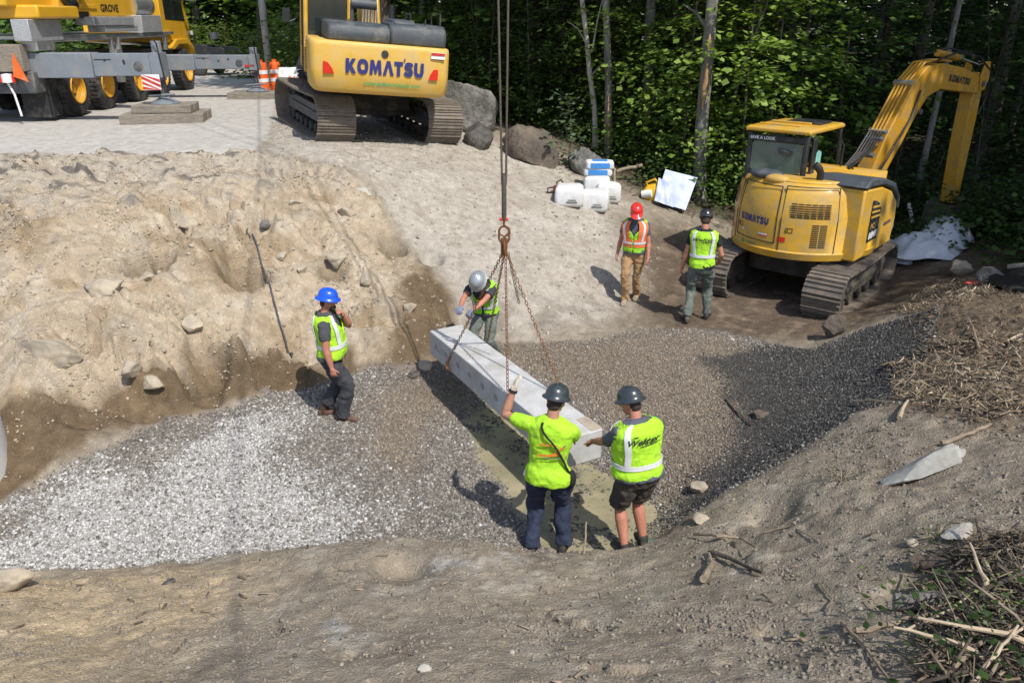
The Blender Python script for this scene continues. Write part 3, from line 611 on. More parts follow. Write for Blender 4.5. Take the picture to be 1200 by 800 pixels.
# ================================================================== MACHINES
def rrect(x0, y0, x1, y1, r, n=4):
    out = []
    for cx, cy, a0 in ((x1-r, y1-r, 0), (x0+r, y1-r, 90), (x0+r, y0+r, 180), (x1-r, y0+r, 270)):
        for k in range(n+1):
            a = R(a0+90*k/n); out.append((cx+r*math.cos(a), cy+r*math.sin(a)))
    return out
def track(root, L, W, H, shoe, xc, mat='track_steel', seed=0, side=1):
    """one crawler: a chain of ribbed shoes round sprocket and idler, in the y-z plane at x = xc"""
    r = H/2; half = L/2-r; per = 4*half+2*math.pi*r; n = int(per/(.19 if shoe > .7 else .23)); st = per/n; rd = random.Random(seed)
    m = MB(); g = MB()
    for k in range(n):
        s = (k+.3)*st
        if s < 2*half: p = (-half+s, H); a = 0
        elif s < 2*half+math.pi*r: t = (s-2*half)/r; p = (half+r*math.sin(t), r+r*math.cos(t)); a = -t
        elif s < 4*half+math.pi*r: p = (half-(s-2*half-math.pi*r), 0); a = math.pi
        else: t = (s-4*half-math.pi*r)/r; p = (-half-r*math.sin(t), r-r*math.cos(t)); a = math.pi-t
        sag = -.035*math.cos(p[0]/half*1.5) if (a == 0) else 0
        c, sn = math.cos(a), math.sin(a)
        def T(y, z): return (p[0]+y*c-z*sn, p[1]+sag+y*sn+z*c)
        for prof in ([(-st*.49, -.03), (st*.49, -.03), (st*.49, .0), (-st*.49, .0)], [(-st*.47, 0), (-st*.33, 0), (-st*.36, .028), (-st*.44, .028)], [(-.01, 0), (.02, 0), (.015, .022), (-.005, .022)], [(st*.3, 0), (st*.42, 0), (st*.39, .026), (st*.33, .026)]):
            m.prism([T(*q) for q in prof], 'x', xc-shoe/2+rd.uniform(-.004, .004), xc+shoe/2+rd.uniform(-.004, .004))
        g.prism([T(-st*.4, -.03), T(st*.4, -.03), T(st*.3, -.11), T(-st*.3, -.11)], 'x', xc-.09, xc+.09)
    cr = m.build('crawler_track', mat, root, bevel=0)
    g.build('link_chain', 'undercarriage_grime', cr)
    f = MB(); f.prism([(-half*.94, r-.14), (half*.9, r-.14), (half*.9, r+.12), (half*.5, r+.2), (-half*.6, r+.2), (-half*.94, r+.1)], 'x', xc-.16, xc+.16)
    f.box((xc+side*.17, 0, r+.02), (.05, half*1.5, .08))
    for y in (-half*.5, half*.2): f.box((xc, y, r+.3), (.14, .1, .16))
    f.build('track_frame', 'dark_grey' if shoe > .6 else 'track_steel_dark', root, bevel=.01)
    for y, nm in ((-half, 'drive_sprocket'), (half, 'idler_wheel')):
        w = MB(); w.lathe([(.02, -.1), (r-.13, -.1), (r-.09, -.07), (r-.09, .07), (r-.13, .1), (.02, .1)], (xc, y, r), (1, 0, 0), 22)
        w.lathe([(.02, .1), (.2*r/.45, .1), (.17*r/.45, .17), (.02, .17)], (xc, y, r), (side, 0, 0), 16)
        w.build(nm, 'undercarriage_grime', root)
    k = 7 if L > 3.5 else 5
    for i in range(k):
        y = -half*.78+1.56*half*i/(k-1); w = MB(); w.lathe([(.02, -.15), (.1, -.15), (.1, -.1), (.075, -.09), (.075, .09), (.1, .1), (.1, .15), (.02, .15)], (xc, y, .15), (1, 0, 0), 14)
        w.build('track_roller', 'undercarriage_grime', root)
def yawpt(p, yaw, o=(0, 0, 0)):
    c, s = math.cos(yaw), math.sin(yaw); return Vector((o[0]+p[0]*c-p[1]*s, o[1]+p[0]*s+p[1]*c, o[2]+p[2]))
def komatsu(root, mat, o, xd, yd, h, w, parent=None):
    xd = Vector(xd).normalized(); yd = Vector(yd).normalized(); n = xd.cross(yd)
    m = MB(); m.add([Vector(o)+xd*(x*w)+yd*(y*h)+n*.006 for x, y in LOGO[0]], LOGO[1])
    return m.build('brand_lettering', mat, root, smooth=False, recalc=False)

# ---------------------------------------------------------------- large excavator seen from behind
yU = R(27); yB = R(17)            # undercarriage and house are turned by different angles
zc = gz(-3.5, 18.6)
E1 = empty('excavator', (-3.5, 18.6, 2.43), (0, R(5.0), 0), 'large yellow crawler excavator seen from behind, parked on the dirt beside the road', 'excavator')
und = MB(); und.m = Matrix.Rotation(yU, 4, 'Z')
# crawler tracks are built straight then turned about the slew ring
def turned(fn, yaw, root):
    before = set(bpy.data.objects); fn(); M = Matrix.Rotation(yaw, 4, 'Z')
    for o in set(bpy.data.objects)-before:
        if o.type == 'MESH': o.data.transform(M)
def u1():
    track(E1, 4.25, .8, .92, .8, -1.2, 'track_steel', 1, -1); track(E1, 4.25, .8, .92, .8, 1.2, 'track_steel', 2, 1)
    m = MB(); m.box((0, 0, .72), (1.7, 1.5, .34)); m.prism([(-1.1, .42), (1.1, .42), (.8, .86), (-.8, .86)], 'y', -.55, -.3); m.prism([(-1.1, .42), (1.1, .42), (.8, .86), (-.8, .86)], 'y', .3, .55)
    m.build('car_body', 'undercarriage_grime', E1, bevel=.02)
    m = MB(); m.lathe([(.05, .88), (.62, .88), (.62, 1.06), (.05, 1.06)], n=30); m.build('slew_ring', 'undercarriage_grime', E1)
turned(u1, yU, E1)
def u2():
    # counterweight: full width, rounded corners in plan, sloping under-edge
    def ring(z, g, cut=0):
        pts = []
        W = 1.37+g; B = -2.78-g
        for a in np.linspace(0, 90, 7): pts.append((-W+.14-.14*math.sin(R(90-a)), B+.22-.22*math.sin(R(a)), z))
        for x in np.linspace(-W+.2, W-.2, 8): pts.append((x, B-.05*(1-(x/W)**2), z))
        for a in np.linspace(90, 0, 7): pts.append((W-.14+.14*math.sin(R(90-a)), B+.22-.22*math.sin(R(a)), z))
        return pts+[(W, -1.75, z), (-W, -1.75, z)]
    m = MB(); m.loft([ring(z, g) for z, g in ((1.08, -.14), (1.10, -.09), (1.17, -.02), (1.5, 0), (1.94, 0), (2.01, -.010), (2.035, -.035))])
    cw_ = m.build('counterweight', 'yellow_dusty', E1, bevel=.0, angle=50)
    q = -2.84
    komatsu(E1, 'blue_letter', (.06, q, 1.47), (1, 0, 0), (0, 0, 1), .27, 1.52)
    letters('web_address', 'green_letter', E1, 'www.andersonequip.com', (.2, q+.012, 1.27), (1, 0, .0), (0, 0, 1), .075, 1.12, bold=.02, lift=.018)
    for sx in (-1, 1):
        x0 = sx*1.02
        p = [(x0-.09*sx, 1.44), (x0+.09*sx, 1.44), (x0+.09*sx, 1.52), (x0-.02*sx, 1.64), (x0-.09*sx, 1.64)] if sx < 0 else [(x0+.09, 1.44), (x0-.09, 1.44), (x0-.06, 1.54), (x0+.01, 1.64), (x0+.09, 1.64)]
        if sx < 0: p = [(-1.12, 1.44), (-.92, 1.44), (-.95, 1.53), (-1.04, 1.64), (-1.12, 1.66)]
        m = MB(); m.prism(p, 'y', q-.004, q+.05); m.build('reflector', 'red_light', E1, smooth=False)
    m = MB(); m.box((1.10, q+.016, 1.90), (.28, .03, .12)); d = m.build('warning_decal', 'white_letter', E1, smooth=False)
    m = MB(); m.box((1.10, q-.002, 1.928), (.27, .012, .05)); m.build('decal_band', 'red_paint', d, smooth=False)
    m = MB(); m.lathe([(.0, 0), (.07, 0), (.07, .02), (.0, .02)], (.05, q+.01, 1.86), (0, -1, 0), 14); m.build('lifting_eye', 'black_paint', E1)
    # revolving frame, engine hood, side panels
    m = MB(); m.box((0, -.3, 1.18), (2.5, 3.6, .26)); m.build('revolving_frame', 'black_paint', E1, bevel=.02)
    m = MB(); m.prism([(-2.62, 2.03), (-2.66, 2.18), (-2.6, 2.33), (-2.4, 2.38), (-1.2, 2.38), (-1.0, 2.3), (-1.0, 2.03)], 'x', -1.02, .18)
    m.prism([(-2.60, 2.03), (-2.63, 2.2), (-2.56, 2.38), (-2.4, 2.44), (-1.2, 2.44), (-1.0, 2.36), (-1.0, 2.03)], 'x', .18, 1.3)
    m.prism([(-2.5, 2.40), (-2.4, 2.50), (-1.5, 2.50), (-1.4, 2.40)], 'x', .24, .7)
    hd = m.build('engine_hood', 'hood_grey', E1, bevel=.05)
    m = MB(); m.tube([(.62, -2.3, 2.4), (.62, -2.3, 2.62), (.62, -1.7, 2.62), (.62, -1.7, 2.4)], .016, 6); m.tube([(1.2, -2.4, 2.4), (1.2, -2.4, 2.66), (1.2, -1.5, 2.66), (1.2, -1.5, 2.4)], .016, 6); m.tube([(.9, -2.4, 2.4), (.9, -2.4, 2.55)], .016, 6)
    m.build('handrail', 'black_paint', E1)
    m = MB(); m.cyl((.35, -1.6, 2.45), (.35, -1.6, 2.75), .06); m.build('exhaust_pipe', 'black_paint', E1)
    for c_, d_ in (((1.2, -.9, 1.72), (.28, 1.7, .85)), ((-1.2, -1.35, 1.66), (.26, .85, .75))):
        m = MB(); m.box(c_, d_); m.build('side_panel', 'yellow_paint', E1, bevel=.03)
    m = MB()
    for k in range(9): m.box((-1.336, -1.35, 1.4+k*.065), (.02, .7, .03))
    m.build('side_louvre', 'black_paint', E1)
    # cab
    x0, x1, y0, y1 = -1.36, -.38, -.78, 1.0
    m = MB()
    for x in (x0+.04, x1-.04):
        m.tube([(x, y0+.05, 1.3), (x, y0+.05, 2.95)], .05, 8); m.tube([(x, y1-.1, 1.3), (x, y1-.15, 2.3), (x, y1-.45, 2.95)], .045, 8)
    m.prism([(y0, 2.92), (y1-.35, 2.92), (y1-.45, 3.02), (y0+.08, 3.04)], 'x', x0, x1); m.box(((x0+x1)/2, y0+.03, 1.6), (x1-x0, .06, .65)); m.box((x0+.03, .1, 1.55), (.06, 1.7, .5))
    cb = m.build('cab', 'yellow_paint', E1, bevel=.015)
    m = MB(); m.box((x0+.045, .05, 2.35), (.02, 1.5, 1.1)); m.box((x1-.045, .05, 2.35), (.02, 1.5, 1.1)); m.box(((x0+x1)/2, y0+.05, 2.42), (.84, .02, .92)); m.build('cab_window', 'glass_dark', cb)
    m = MB(); m.box((x0-.006, -.15, 1.85), (.02, .05, 1.9)); m.box((x0-.003, y0+.12, 2.1), (.03, .1, 1.7)); m.build('door_pillar', 'black_paint', cb)
    m = MB(); m.tube([(x0-.25, .9, 2.2), (x0-.05, .95, 2.3)], .015, 6); m.box((x0-.3, .9, 2.35), (.16, .04, .3)); m.build('mirror', 'black_paint', cb)
    m = MB(); m.tube([(-.42, -1.1, 2.72), (.1, -1.1, 2.72)], .10, 14); m.tube([(-.4, -1.1, 2.4), (-.4, -1.1, 2.72)], .04, 8); m.build('air_cleaner', 'hood_grey', E1)
    # boom, arm and bucket
    m = MB(); m.prism([(.35, 1.5), (.75, 1.45), (1.4, 2.6), (2.2, 3.75), (3.2, 4.45), (5.2, 4.75), (5.3, 5.0), (3.1, 4.98), (1.8, 4.4), (.9, 3.0)], 'x', -.02, .42)
    m.build('boom', 'yellow_paint', E1, bevel=.02)
    m = MB(); m.tube([(-.12, 1.4, 1.7), (-.12, 2.4, 3.6)], .08, 12); m.tube([(.52, 1.4, 1.7), (.52, 2.4, 3.6)], .08, 12); m.build('boom_cylinder', 'yellow_paint', E1)
    m = MB()
    for x in (.03, .1, .17, .25, .33): m.tube([(x, .35, 2.2), (x, .75, 3.0), (x, 1.65, 4.42), (x, 3.0, 5.02)], .022, 6)
    m.build('hydraulic_hose', 'black_plastic', E1)
    m = MB(); m.prism([(4.7, 5.2), (5.3, 5.3), (6.0, 3.4), (6.5, 1.5), (6.25, 1.45), (5.3, 3.6)], 'x', .02, .38); m.build('arm', 'yellow_paint', E1, bevel=.02)
    m = MB(); m.tube([(.2, 3.0, 5.15), (.2, 4.8, 5.25)], .075, 12); m.build('arm_cylinder', 'yellow_paint', E1)
    m = MB(); m.prism([(6.2, 1.6), (6.6, 1.5), (6.75, .8), (6.4, .25), (5.8, .1), (5.6, .3), (6.1, .8)], 'x', -.35, .75); m.build('bucket', 'track_steel_dark', E1, bevel=.02)
turned(u2, yB, E1)

# ---------------------------------------------------------------- compact short-tail excavator
E2 = empty('excavator', (5.42, 14.0, .10), (0, 0, 0), 'short tail yellow excavator with roofed cab working at the edge of the woods', 'excavator'); E2.scale = (1.075,)*3
yU2 = R(-40); yB2 = R(-42)
def v1():
    track(E2, 3.0, .5, .74, .60, -.94, 'track_steel', 3, -1); track(E2, 3.0, .5, .74, .60, .94, 'track_steel', 4, 1)
    m = MB(); m.box((0, 0, .5), (1.4, 1.0, .3)); m.build('car_body', 'undercarriage_grime', E2, bevel=.02)
    m = MB(); m.lathe([(.05, .6), (.45, .6), (.45, .76), (.05, .76)], n=26); m.build('slew_ring', 'undercarriage_grime', E2)
    m = MB(); m.prism([(1.55, .12), (1.62, .1), (1.7, .3), (1.66, .55), (1.6, .55)], 'x', -1.15, 1.15); m.box((-.5, 1.4, .38), (.12, .5, .12)); m.box((.5, 1.4, .38), (.12, .5, .12)); m.build('dozer_blade', 'yellow_paint_dark', E2, bevel=.01)
turned(v1, yU2, E2)
RT, ZB, ZT = 1.20, .80, 2.06
def hx(th, z, g=0):      # house outline in plan: round tail, straight flanks
    r = RT+g; a = R(th); x = r*math.sin(a); y = -r*math.cos(a)*1.02
    k = .10*max(0, (z-1.5)/.5)**2
    return ((r-k)*math.sin(a)*.97, -(r-k)*math.cos(a)*1.04, z)
def v2():
    ths = list(np.linspace(-112, 112, 41))
    def ring(z, g): return [Vector(hx(t, z, g)) for t in ths]+[Vector((.95, .85, z)), Vector((-.95, .85, z))]
    m = MB(); m.loft([ring(z, g) for z, g in ((ZB, -.08), (ZB+.03, -.01), (ZB+.14, .02), (ZB+.16, 0), (1.5, 0), (1.86, -.015), (1.98, -.05), (2.05, -.13))])
    body = m.build('body', 'yellow_paint', E2, angle=45)
    # panel seams: thin dark recess strips laid round each door
    def strip(pts, w=.011, g=.003):
        m_ = []
        for (t0, z0), (t1, z1) in zip(pts[:-1], pts[1:]):
            n = max(2, int(abs(t1-t0)/4)+1)
            for k in range(n):
                ta, tb = t0+(t1-t0)*k/n, t0+(t1-t0)*(k+1)/n; za, zb = z0+(z1-z0)*k/n, z0+(z1-z0)*(k+1)/n
                m_.append((ta, za, tb, zb))
        return m_
    sm = MB()
    def door(t0, t1, z0, z1, gap=2.2):
        for a in strip([(t0, z0), (t0, z1), (t1, z1), (t1, z0), (t0, z0)]):
            p = Vector(hx(a[0], a[1], .0)); q = Vector(hx(a[2], a[3], .0)); sm.tube([p, q], .009, 5)
    door(-40, 1.5, ZB+.26, 1.96); door(5, 47, ZB+.14, 1.98); door(-70, -44, ZB+.14, 1.94)
    sm.build('panel_seam', 'black_paint', E2)
    def vent(t0, t1, z0, z1, nx, nz, g=.003):
        m = MB()
        for i in range(nx):
            for j in range(nz):
                a0 = t0+(t1-t0)*(i+.06)/nx; a1 = t0+(t1-t0)*(i+.94)/nx; b0 = z0+(z1-z0)*(j+.18)/nz; b1 = z0+(z1-z0)*(j+.82)/nz
                m.add([hx(a0, b0, g), hx(a1, b0, g), hx(a1, b1, g), hx(a0, b1, g)], [(0, 1, 2, 3)])
        m.build('vent_grille', 'grille', E2, smooth=False, recalc=False)
    vent(11, 41, 1.50, 1.74, 6, 7); vent(28, 40, 1.04, 1.42, 2, 12); vent(-65, -50, 1.52, 1.78, 3, 9); vent(-66, -53, 1.08, 1.42, 2, 11)
    # lettering follows the curved tail
    m = MB(); m.add([hx(-20+x*30, 1.33+y*.118, .006) for x, y in LOGO[0]], LOGO[1]); m.build('brand_lettering', 'blue_letter', E2, smooth=False, recalc=False)
    def patch(name, mat, t0, t1, z0, z1, g=.005):
        m = MB(); n = 4
        for k in range(n): a0, a1 = t0+(t1-t0)*k/n, t0+(t1-t0)*(k+1)/n; m.add([hx(a0, z0, g), hx(a1, z0, g), hx(a1, z1, g), hx(a0, z1, g)], [(0, 1, 2, 3)])
        return m.build(name, mat, E2, smooth=False, recalc=False)
    patch('reflector', 'red_light', 4, 10, 1.10, 1.18); patch('reflector', 'red_light', -52, -48, 1.10, 1.18)
    patch('decal', 'white_letter', -13, -5, 1.14, 1.19); patch('decal', 'red_paint', -13, -5, 1.14, 1.162, .007); patch('decal', 'white_letter', -32, -29, 1.16, 1.19)
    m = MB(); m.add([hx(-32, .93, .008), hx(-27, .93, .008), hx(-28.5, 1.01, .008), hx(-30.5, 1.01, .008)], [(0, 1, 2, 3)]); m.build('dealer_mark', 'green_letter', E2, smooth=False, recalc=False)
    vs2, fs2 = text2d('ANDERSON', .03, .02); xs2 = [p[0] for p in vs2]; w2 = max(xs2)-min(xs2); c2 = (max(xs2)+min(xs2))/2
    m = MB(); m.add([hx(-20+(x-c2)/w2*12, .97+y, .008) for x, y in vs2], fs2)
    vs2, fs2 = text2d('EQUIPMENT', .022, .02); xs2 = [p[0] for p in vs2]; w2 = max(xs2)-min(xs2); c2 = (max(xs2)+min(xs2))/2
    m.add([hx(-20+(x-c2)/w2*12, .93+y, .008) for x, y in vs2], fs2); m.build('dealer_lettering', 'green_letter', E2, smooth=False, recalc=False)
    for t, z in ((-35, 1.25), (12, 1.30)):
        m = MB(); p0 = [hx(t-2.6, z-.035, .004), hx(t+2.6, z-.035, .004), hx(t+2.6, z+.035, .004), hx(t-2.6, z+.035, .004)]; m.tube(p0+[p0[0]], .004, 4); m.tube([hx(t-1, z-.02, .006), hx(t-1, z+.02, .006)], .006, 4); m.build('door_latch', 'black_paint', E2)
    # right flank: dark badge window, letters, black top cowl
    m = MB(); prof = [(-.30, 1.08), (.14, 1.08), (.14, 1.56), (.0, 1.68), (-.16, 1.74), (-.30, 1.76)]
    n = 1.165
    fl = MB(); fl.prism([(-.72, ZB+.04), (.98, ZB+.04), (1.05, 1.25), (.98, 1.55), (.6, 1.78), (.1, 1.92), (-.72, 1.98)], 'x', .8, 1.15); fl.build('side_door', 'yellow_paint', E2, bevel=.03)
    m.prism(prof, 'x', n-.02, n); bp_ = m.build('badge_panel', 'black_paint', E2, smooth=False)
    m = MB()
    for k in range(3): m.prism([(-.29, 1.47+k*.085), (.13-k*.04, 1.45+k*.08), (.13-k*.04, 1.48+k*.08), (-.29, 1.505+k*.085)], 'x', n-.001, n+.004)
    m.build('badge_stripe', 'yellow_paint', bp_, smooth=False)
    letters('model_letters', 'yellow_paint', bp_, 'PC', (n, -.16, 1.29), (0, 1, .03), (0, 0, 1), .09, .18, bold=.02, lift=.004)
    letters('model_number', 'white_letter', bp_, '88MR', (n, -.08, 1.13), (0, 1, .03), (0, 0, 1), .11, .40, bold=.035, lift=.004)
    komatsu(E2, 'blue_letter', (n-.012, .62, 1.22), (0, 1, .03), (0, 0, 1), .06, .36)
    m = MB(); m.prism([(-.66, 1.97), (-.55, 2.0), (.1, 1.95), (.55, 1.84), (.95, 1.60), (1.02, 1.42), (1.10, 1.40), (1.06, 1.62), (.70, 1.90), (.1, 2.06), (-.5, 2.14), (-.75, 2.02)], 'x', .35, 1.17); m.build('top_cowl', 'hood_grey', E2, bevel=.03)
    m = MB(); m.tube([(1.10, .98, .9), (1.14, 1.02, 1.1), (1.12, 1.0, 1.4)], .02, 8); m.build('grab_rail', 'aluminium', E2)
    # top deck, filler bulge, exhaust
    m = MB(); m.loft([[Vector(hx(t, 1.98, -.10))+Vector((0, 0, dz)) for t in np.linspace(-85, 60, 24)]+[Vector((.6, -.2, 1.98+dz)), Vector((-.9, -.2, 1.98+dz))] for dz in (-.05, .075)]); m.build('engine_cover', 'yellow_paint', E2, bevel=.04, angle=50)
    m = MB(); m.ell((-.40, -.86, 2.07), (.30, .15, .085)); m.build('camera_hump', 'hood_grey', E2)
    m = MB(); m.ell((-.16, -.98, 2.03), (.20, .13, .08)); m.build('filler_bulge', 'yellow_paint', E2)
    m = MB(); m.tube([(.42, -.72, 2.0), (.42, -.72, 2.16), (.40, -.76, 2.23), (.34, -.80, 2.29)], [.055, .055, .06, .062], 14); m.build('exhaust_pipe', 'black_paint', E2)
    # cab: yellow roof on dark posts, rear window, open glass sides
    x0, x1, y0, y1 = -.92, .04, -.62, .95; zr = 2.68
    x1 = .12
    cab = MB()
    for x in (x0+.04, x1-.04):
        cab.tube([(x, y0+.04, 1.6), (x, y0+.04, zr)], .05, 8); cab.tube([(x, y1-.04, 1.0), (x, y1-.05, 2.2), (x, y1-.16, zr)], .04, 8)
    cab.box((x1-.03, -.28, 2.1), (.05, .16, 1.05)); cab.box(((x0+x1)/2, y0+.03, 1.96), (x1-x0-.1, .05, .2)); cab.box(((x0+x1)/2, y0+.03, 2.60), (x1-x0-.1, .05, .10)); cab.box((x1-.03, .2, 1.4), (.05, 1.4, .6)); cab.box((x0+.03, .2, 1.4), (.05, 1.4, .6)); cab.box(((x0+x1)/2, y1-.05, 1.2), (.9, .06, .5))
    cab.box(((x0+x1)/2, .2, 1.1), (.9, 1.4, .1))
    cb = cab.build('cab', 'black_paint', E2, bevel=.012)
    m = MB(); rr = [(x0-.02, y0-.06), (x1+.03, y0-.06), (x1+.05, .3), (x1+.02, y1-.12), (x0-.02, y1-.12)]
    m.loft([[(x, y, zr+.02+z+(.0 if y < .5 else -.01)) for x, y in [((p[0]-(x0+x1)/2)*k+(x0+x1)/2, (p[1]-.15)*k+.15) for p in rr]] for z, k in ((0, .97), (.015, 1), (.06, 1), (.085, .93))])
    m.box(((x0+x1)/2-.1, -.35, zr+.115), (.7, .06, .03)); m.box(((x0+x1)/2-.1, .1, zr+.115), (.7, .06, .03)); m.build('cab_roof', 'yellow_paint', cb, bevel=.015)
    m = MB(); m.box(((x0+x1)/2+.1, .35, zr+.12), (.6, .5, .03)); m.build('roof_hatch', 'black_paint', cb, bevel=.01)
    m = MB(); m.prism([(p[0], p[1]) for p in rrect(x0+.08, 2.06, x1-.08, 2.54, .07)], 'y', y0+.03, y0+.045); m.build('rear_window', 'glass_green', cb, smooth=False)
    letters('safety_lettering', 'white_letter', cb, 'HAVE A LOOK', (x0+.26, y0+.002, 2.575), (1, 0, 0), (0, 0, 1), .05, .46, bold=.03, lift=.008)
    m = MB(); m.lathe([(.0, 0), (.17, .01), (.18, .05), (.17, .09), (0, .10)], ((x0+x1)/2+.14, y0+.16, 2.39), (.2, -.3, 1), 18); m.build('cab_fan', 'hood_grey', cb)
    m = MB(); m.box(((x0+x1)/2, .0, 1.55), (.5, .14, .7), (R(-8), 0, 0)); m.box(((x0+x1)/2, .28, 1.3), (.5, .5, .16)); m.build('seat', 'black_cloth', cb, bevel=.05)
    m = MB(); m.prism([(.26, 1.95), (.62, 1.95), (.62, 2.28), (.50, 2.32), (.42, 2.26), (.26, 2.26)], 'x', x1-.25, x1-.235); m.build('hanging_sheet', 'cyan_screen', cb, smooth=False)
    m = MB(); m.box((x1-.3, .8, 1.83), (.05, .05, .12)); m.build('control_lever', 'cyan_screen', cb)
    m = MB(); m.box((x0+.03, .2, 2.12), (.012, 1.15, .86)); m.build('side_window', 'glass_green', cb)
    m = MB(); m.tube([(x1+.03, y1-.3, 2.55), (x1+.09, y1-.22, 2.4), (x1+.06, y1-.18, 1.6)], .015, 6); m.build('grab_rail', 'black_paint', cb)
    # swing post, boom, arm, hoses
    ox = .42; before_boom = set(bpy.data.objects)
    m = MB(); m.prism([(.85, .85), (1.35, .9), (1.4, 1.7), (1.15, 1.95), (.85, 1.5)], 'x', ox-.2, ox+.2); m.build('swing_post', 'yellow_paint_dark', E2, bevel=.03)
    bw = .155
    m = MB(); bp = [(1.05, 1.72), (1.25, 1.55), (1.42, 1.66), (2.02, 2.52), (2.36, 3.06), (2.62, 3.36), (3.0, 3.48), (3.75, 3.40), (4.46, 3.32), (4.56, 3.46), (4.50, 3.64), (3.7, 3.86), (2.9, 3.96), (2.42, 3.92), (2.06, 3.62), (1.5, 2.75)]
    m.prism(bp, 'x', ox-bw, ox+bw)
    bo = m.build('boom', 'yellow_paint_dark', E2, bevel=.02)
    t_ = komatsu(bo, 'black_letter', (ox+bw, 3.62, 3.57), (0, 1, -.14), (0, .14, 1), .13, .80)
    m = MB(); m.prism([(4.35, 3.62), (4.45, 3.95), (4.62, 3.95), (4.70, 3.62), (4.60, 3.40), (4.45, 3.38)], 'x', ox-bw-.03, ox-bw); m.prism([(4.35, 3.62), (4.45, 3.95), (4.62, 3.95), (4.70, 3.62), (4.60, 3.40), (4.45, 3.38)], 'x', ox+bw, ox+bw+.03); m.build('boom_bracket', 'yellow_paint_dark', bo, bevel=.006)
    m = MB(); m.tube([(ox, 2.95, 4.14), (ox, 3.7, 4.04)], .065, 12); m.build('arm_cylinder', 'yellow_paint_dark', E2)
    m = MB(); m.tube([(ox, 3.7, 4.04), (ox, 4.5, 3.88)], .035, 10); m.build('cylinder_rod', 'chrome', E2)
    m = MB(); m.tube([(ox+.0, 1.42, 1.35), (ox, 2.0, 2.35)], .075, 12); m.build('boom_cylinder', 'yellow_paint_dark', E2)
    m = MB(); m.tube([(ox, 2.0, 2.35), (ox, 2.42, 3.1)], .04, 10); m.build('cylinder_rod', 'chrome', E2)
    m = MB(); m.prism([(4.40, 3.75), (4.62, 3.55), (4.66, 2.9), (4.66, 1.06), (4.44, 1.06), (4.34, 2.3), (4.32, 3.2)], 'x', ox-.13, ox+.13); ar = m.build('arm', 'yellow_paint_dark', E2, bevel=.015)
    m = MB(); m.tube([(ox, 4.74, 3.3), (ox, 4.76, 2.3)], .06, 12); m.tube([(ox, 4.76, 2.3), (ox, 4.74, 1.5)], .033, 10); m.build('bucket_cylinder', 'yellow_paint_dark', E2)
    m = MB(); m.prism([(4.44, 1.02), (4.72, 1.05), (4.92, .8), (4.77, .4), (4.42, .2), (4.12, .25), (4.14, .45), (4.37, .57)], 'x', ox-.4, ox+.4); m.build('bucket', 'track_steel_dark', E2, bevel=.015)
    rd = random.Random(5)
    m = MB()
    for k in range(4):
        x = ox-.10+k*.066; m.tube([(x, 1.40, 2.77), (x, 1.99, 3.68), (x, 2.39, 3.985), (x, 2.9, 4.02), (x, 3.3, 3.98)], .02, 8)
    m.build('oil_line', 'yellow_paint_dark', bo)
    m = MB()
    for k in range(6):
        x = ox-.13+k*.05; m.tube([(x, .95, 1.75+.03*k), (x-.06+.02*k, .70-.03*k, 2.02+.05*k), (x, 1.10+.02*k, 2.42+.02*k), (x, 1.40, 2.79)], .018, 6)
    m.tube([(ox+.2, 2.5, 4.0), (ox+.22, 3.2, 4.15), (ox+.2, 4.1, 4.05), (ox+.18, 4.72, 3.75), (ox+.16, 4.82, 3.3), (ox+.14, 4.66, 2.9)], .018, 6); m.tube([(ox-.05, 2.6, 4.12), (ox-.02, 3.3, 4.22), (ox, 4.2, 4.1)], .018, 6)
    m.tube([(ox+.2, 1.3, 2.0), (ox+.26, 1.6, 2.5), (ox+.2, 2.1, 3.0), (ox+.17, 2.3, 3.5)], .018, 6)
    m.build('hydraulic_hose', 'black_plastic', E2)
    for (y, z) in ((1.36, 2.68), (1.44, 2.80), (1.16, 2.40), (1.96, 3.64)):
        m = MB(); m.box((ox+.01, y, z), (.33, .07, .07), (R(32), 0, 0)); m.build('hose_clamp', 'aluminium', E2)
    m = MB()
    for y, z, r in ((1.22, 1.72, .07), (2.42, 3.1, .05), (4.5, 3.52, .06), (4.55, 1.15, .05)): m.cyl((ox-.2, y, z), (ox+.2, y, z), r, n=14)
    m.build('pivot_pin', 'dark_grey', E2)
    MS = Matrix.Translation((ox, 1.1, 0)) @ Matrix.Rotation(R(-13), 4, 'Z') @ Matrix.Scale(.985, 4, (0, 1, 0)) @ Matrix.Scale(.93, 4, (0, 0, 1)) @ Matrix.Translation((-ox, -1.1, 0))
    for o in set(bpy.data.objects)-before_boom:
        if o.type == 'MESH': o.data.transform(MS)
turned(v2, yB2, E2)

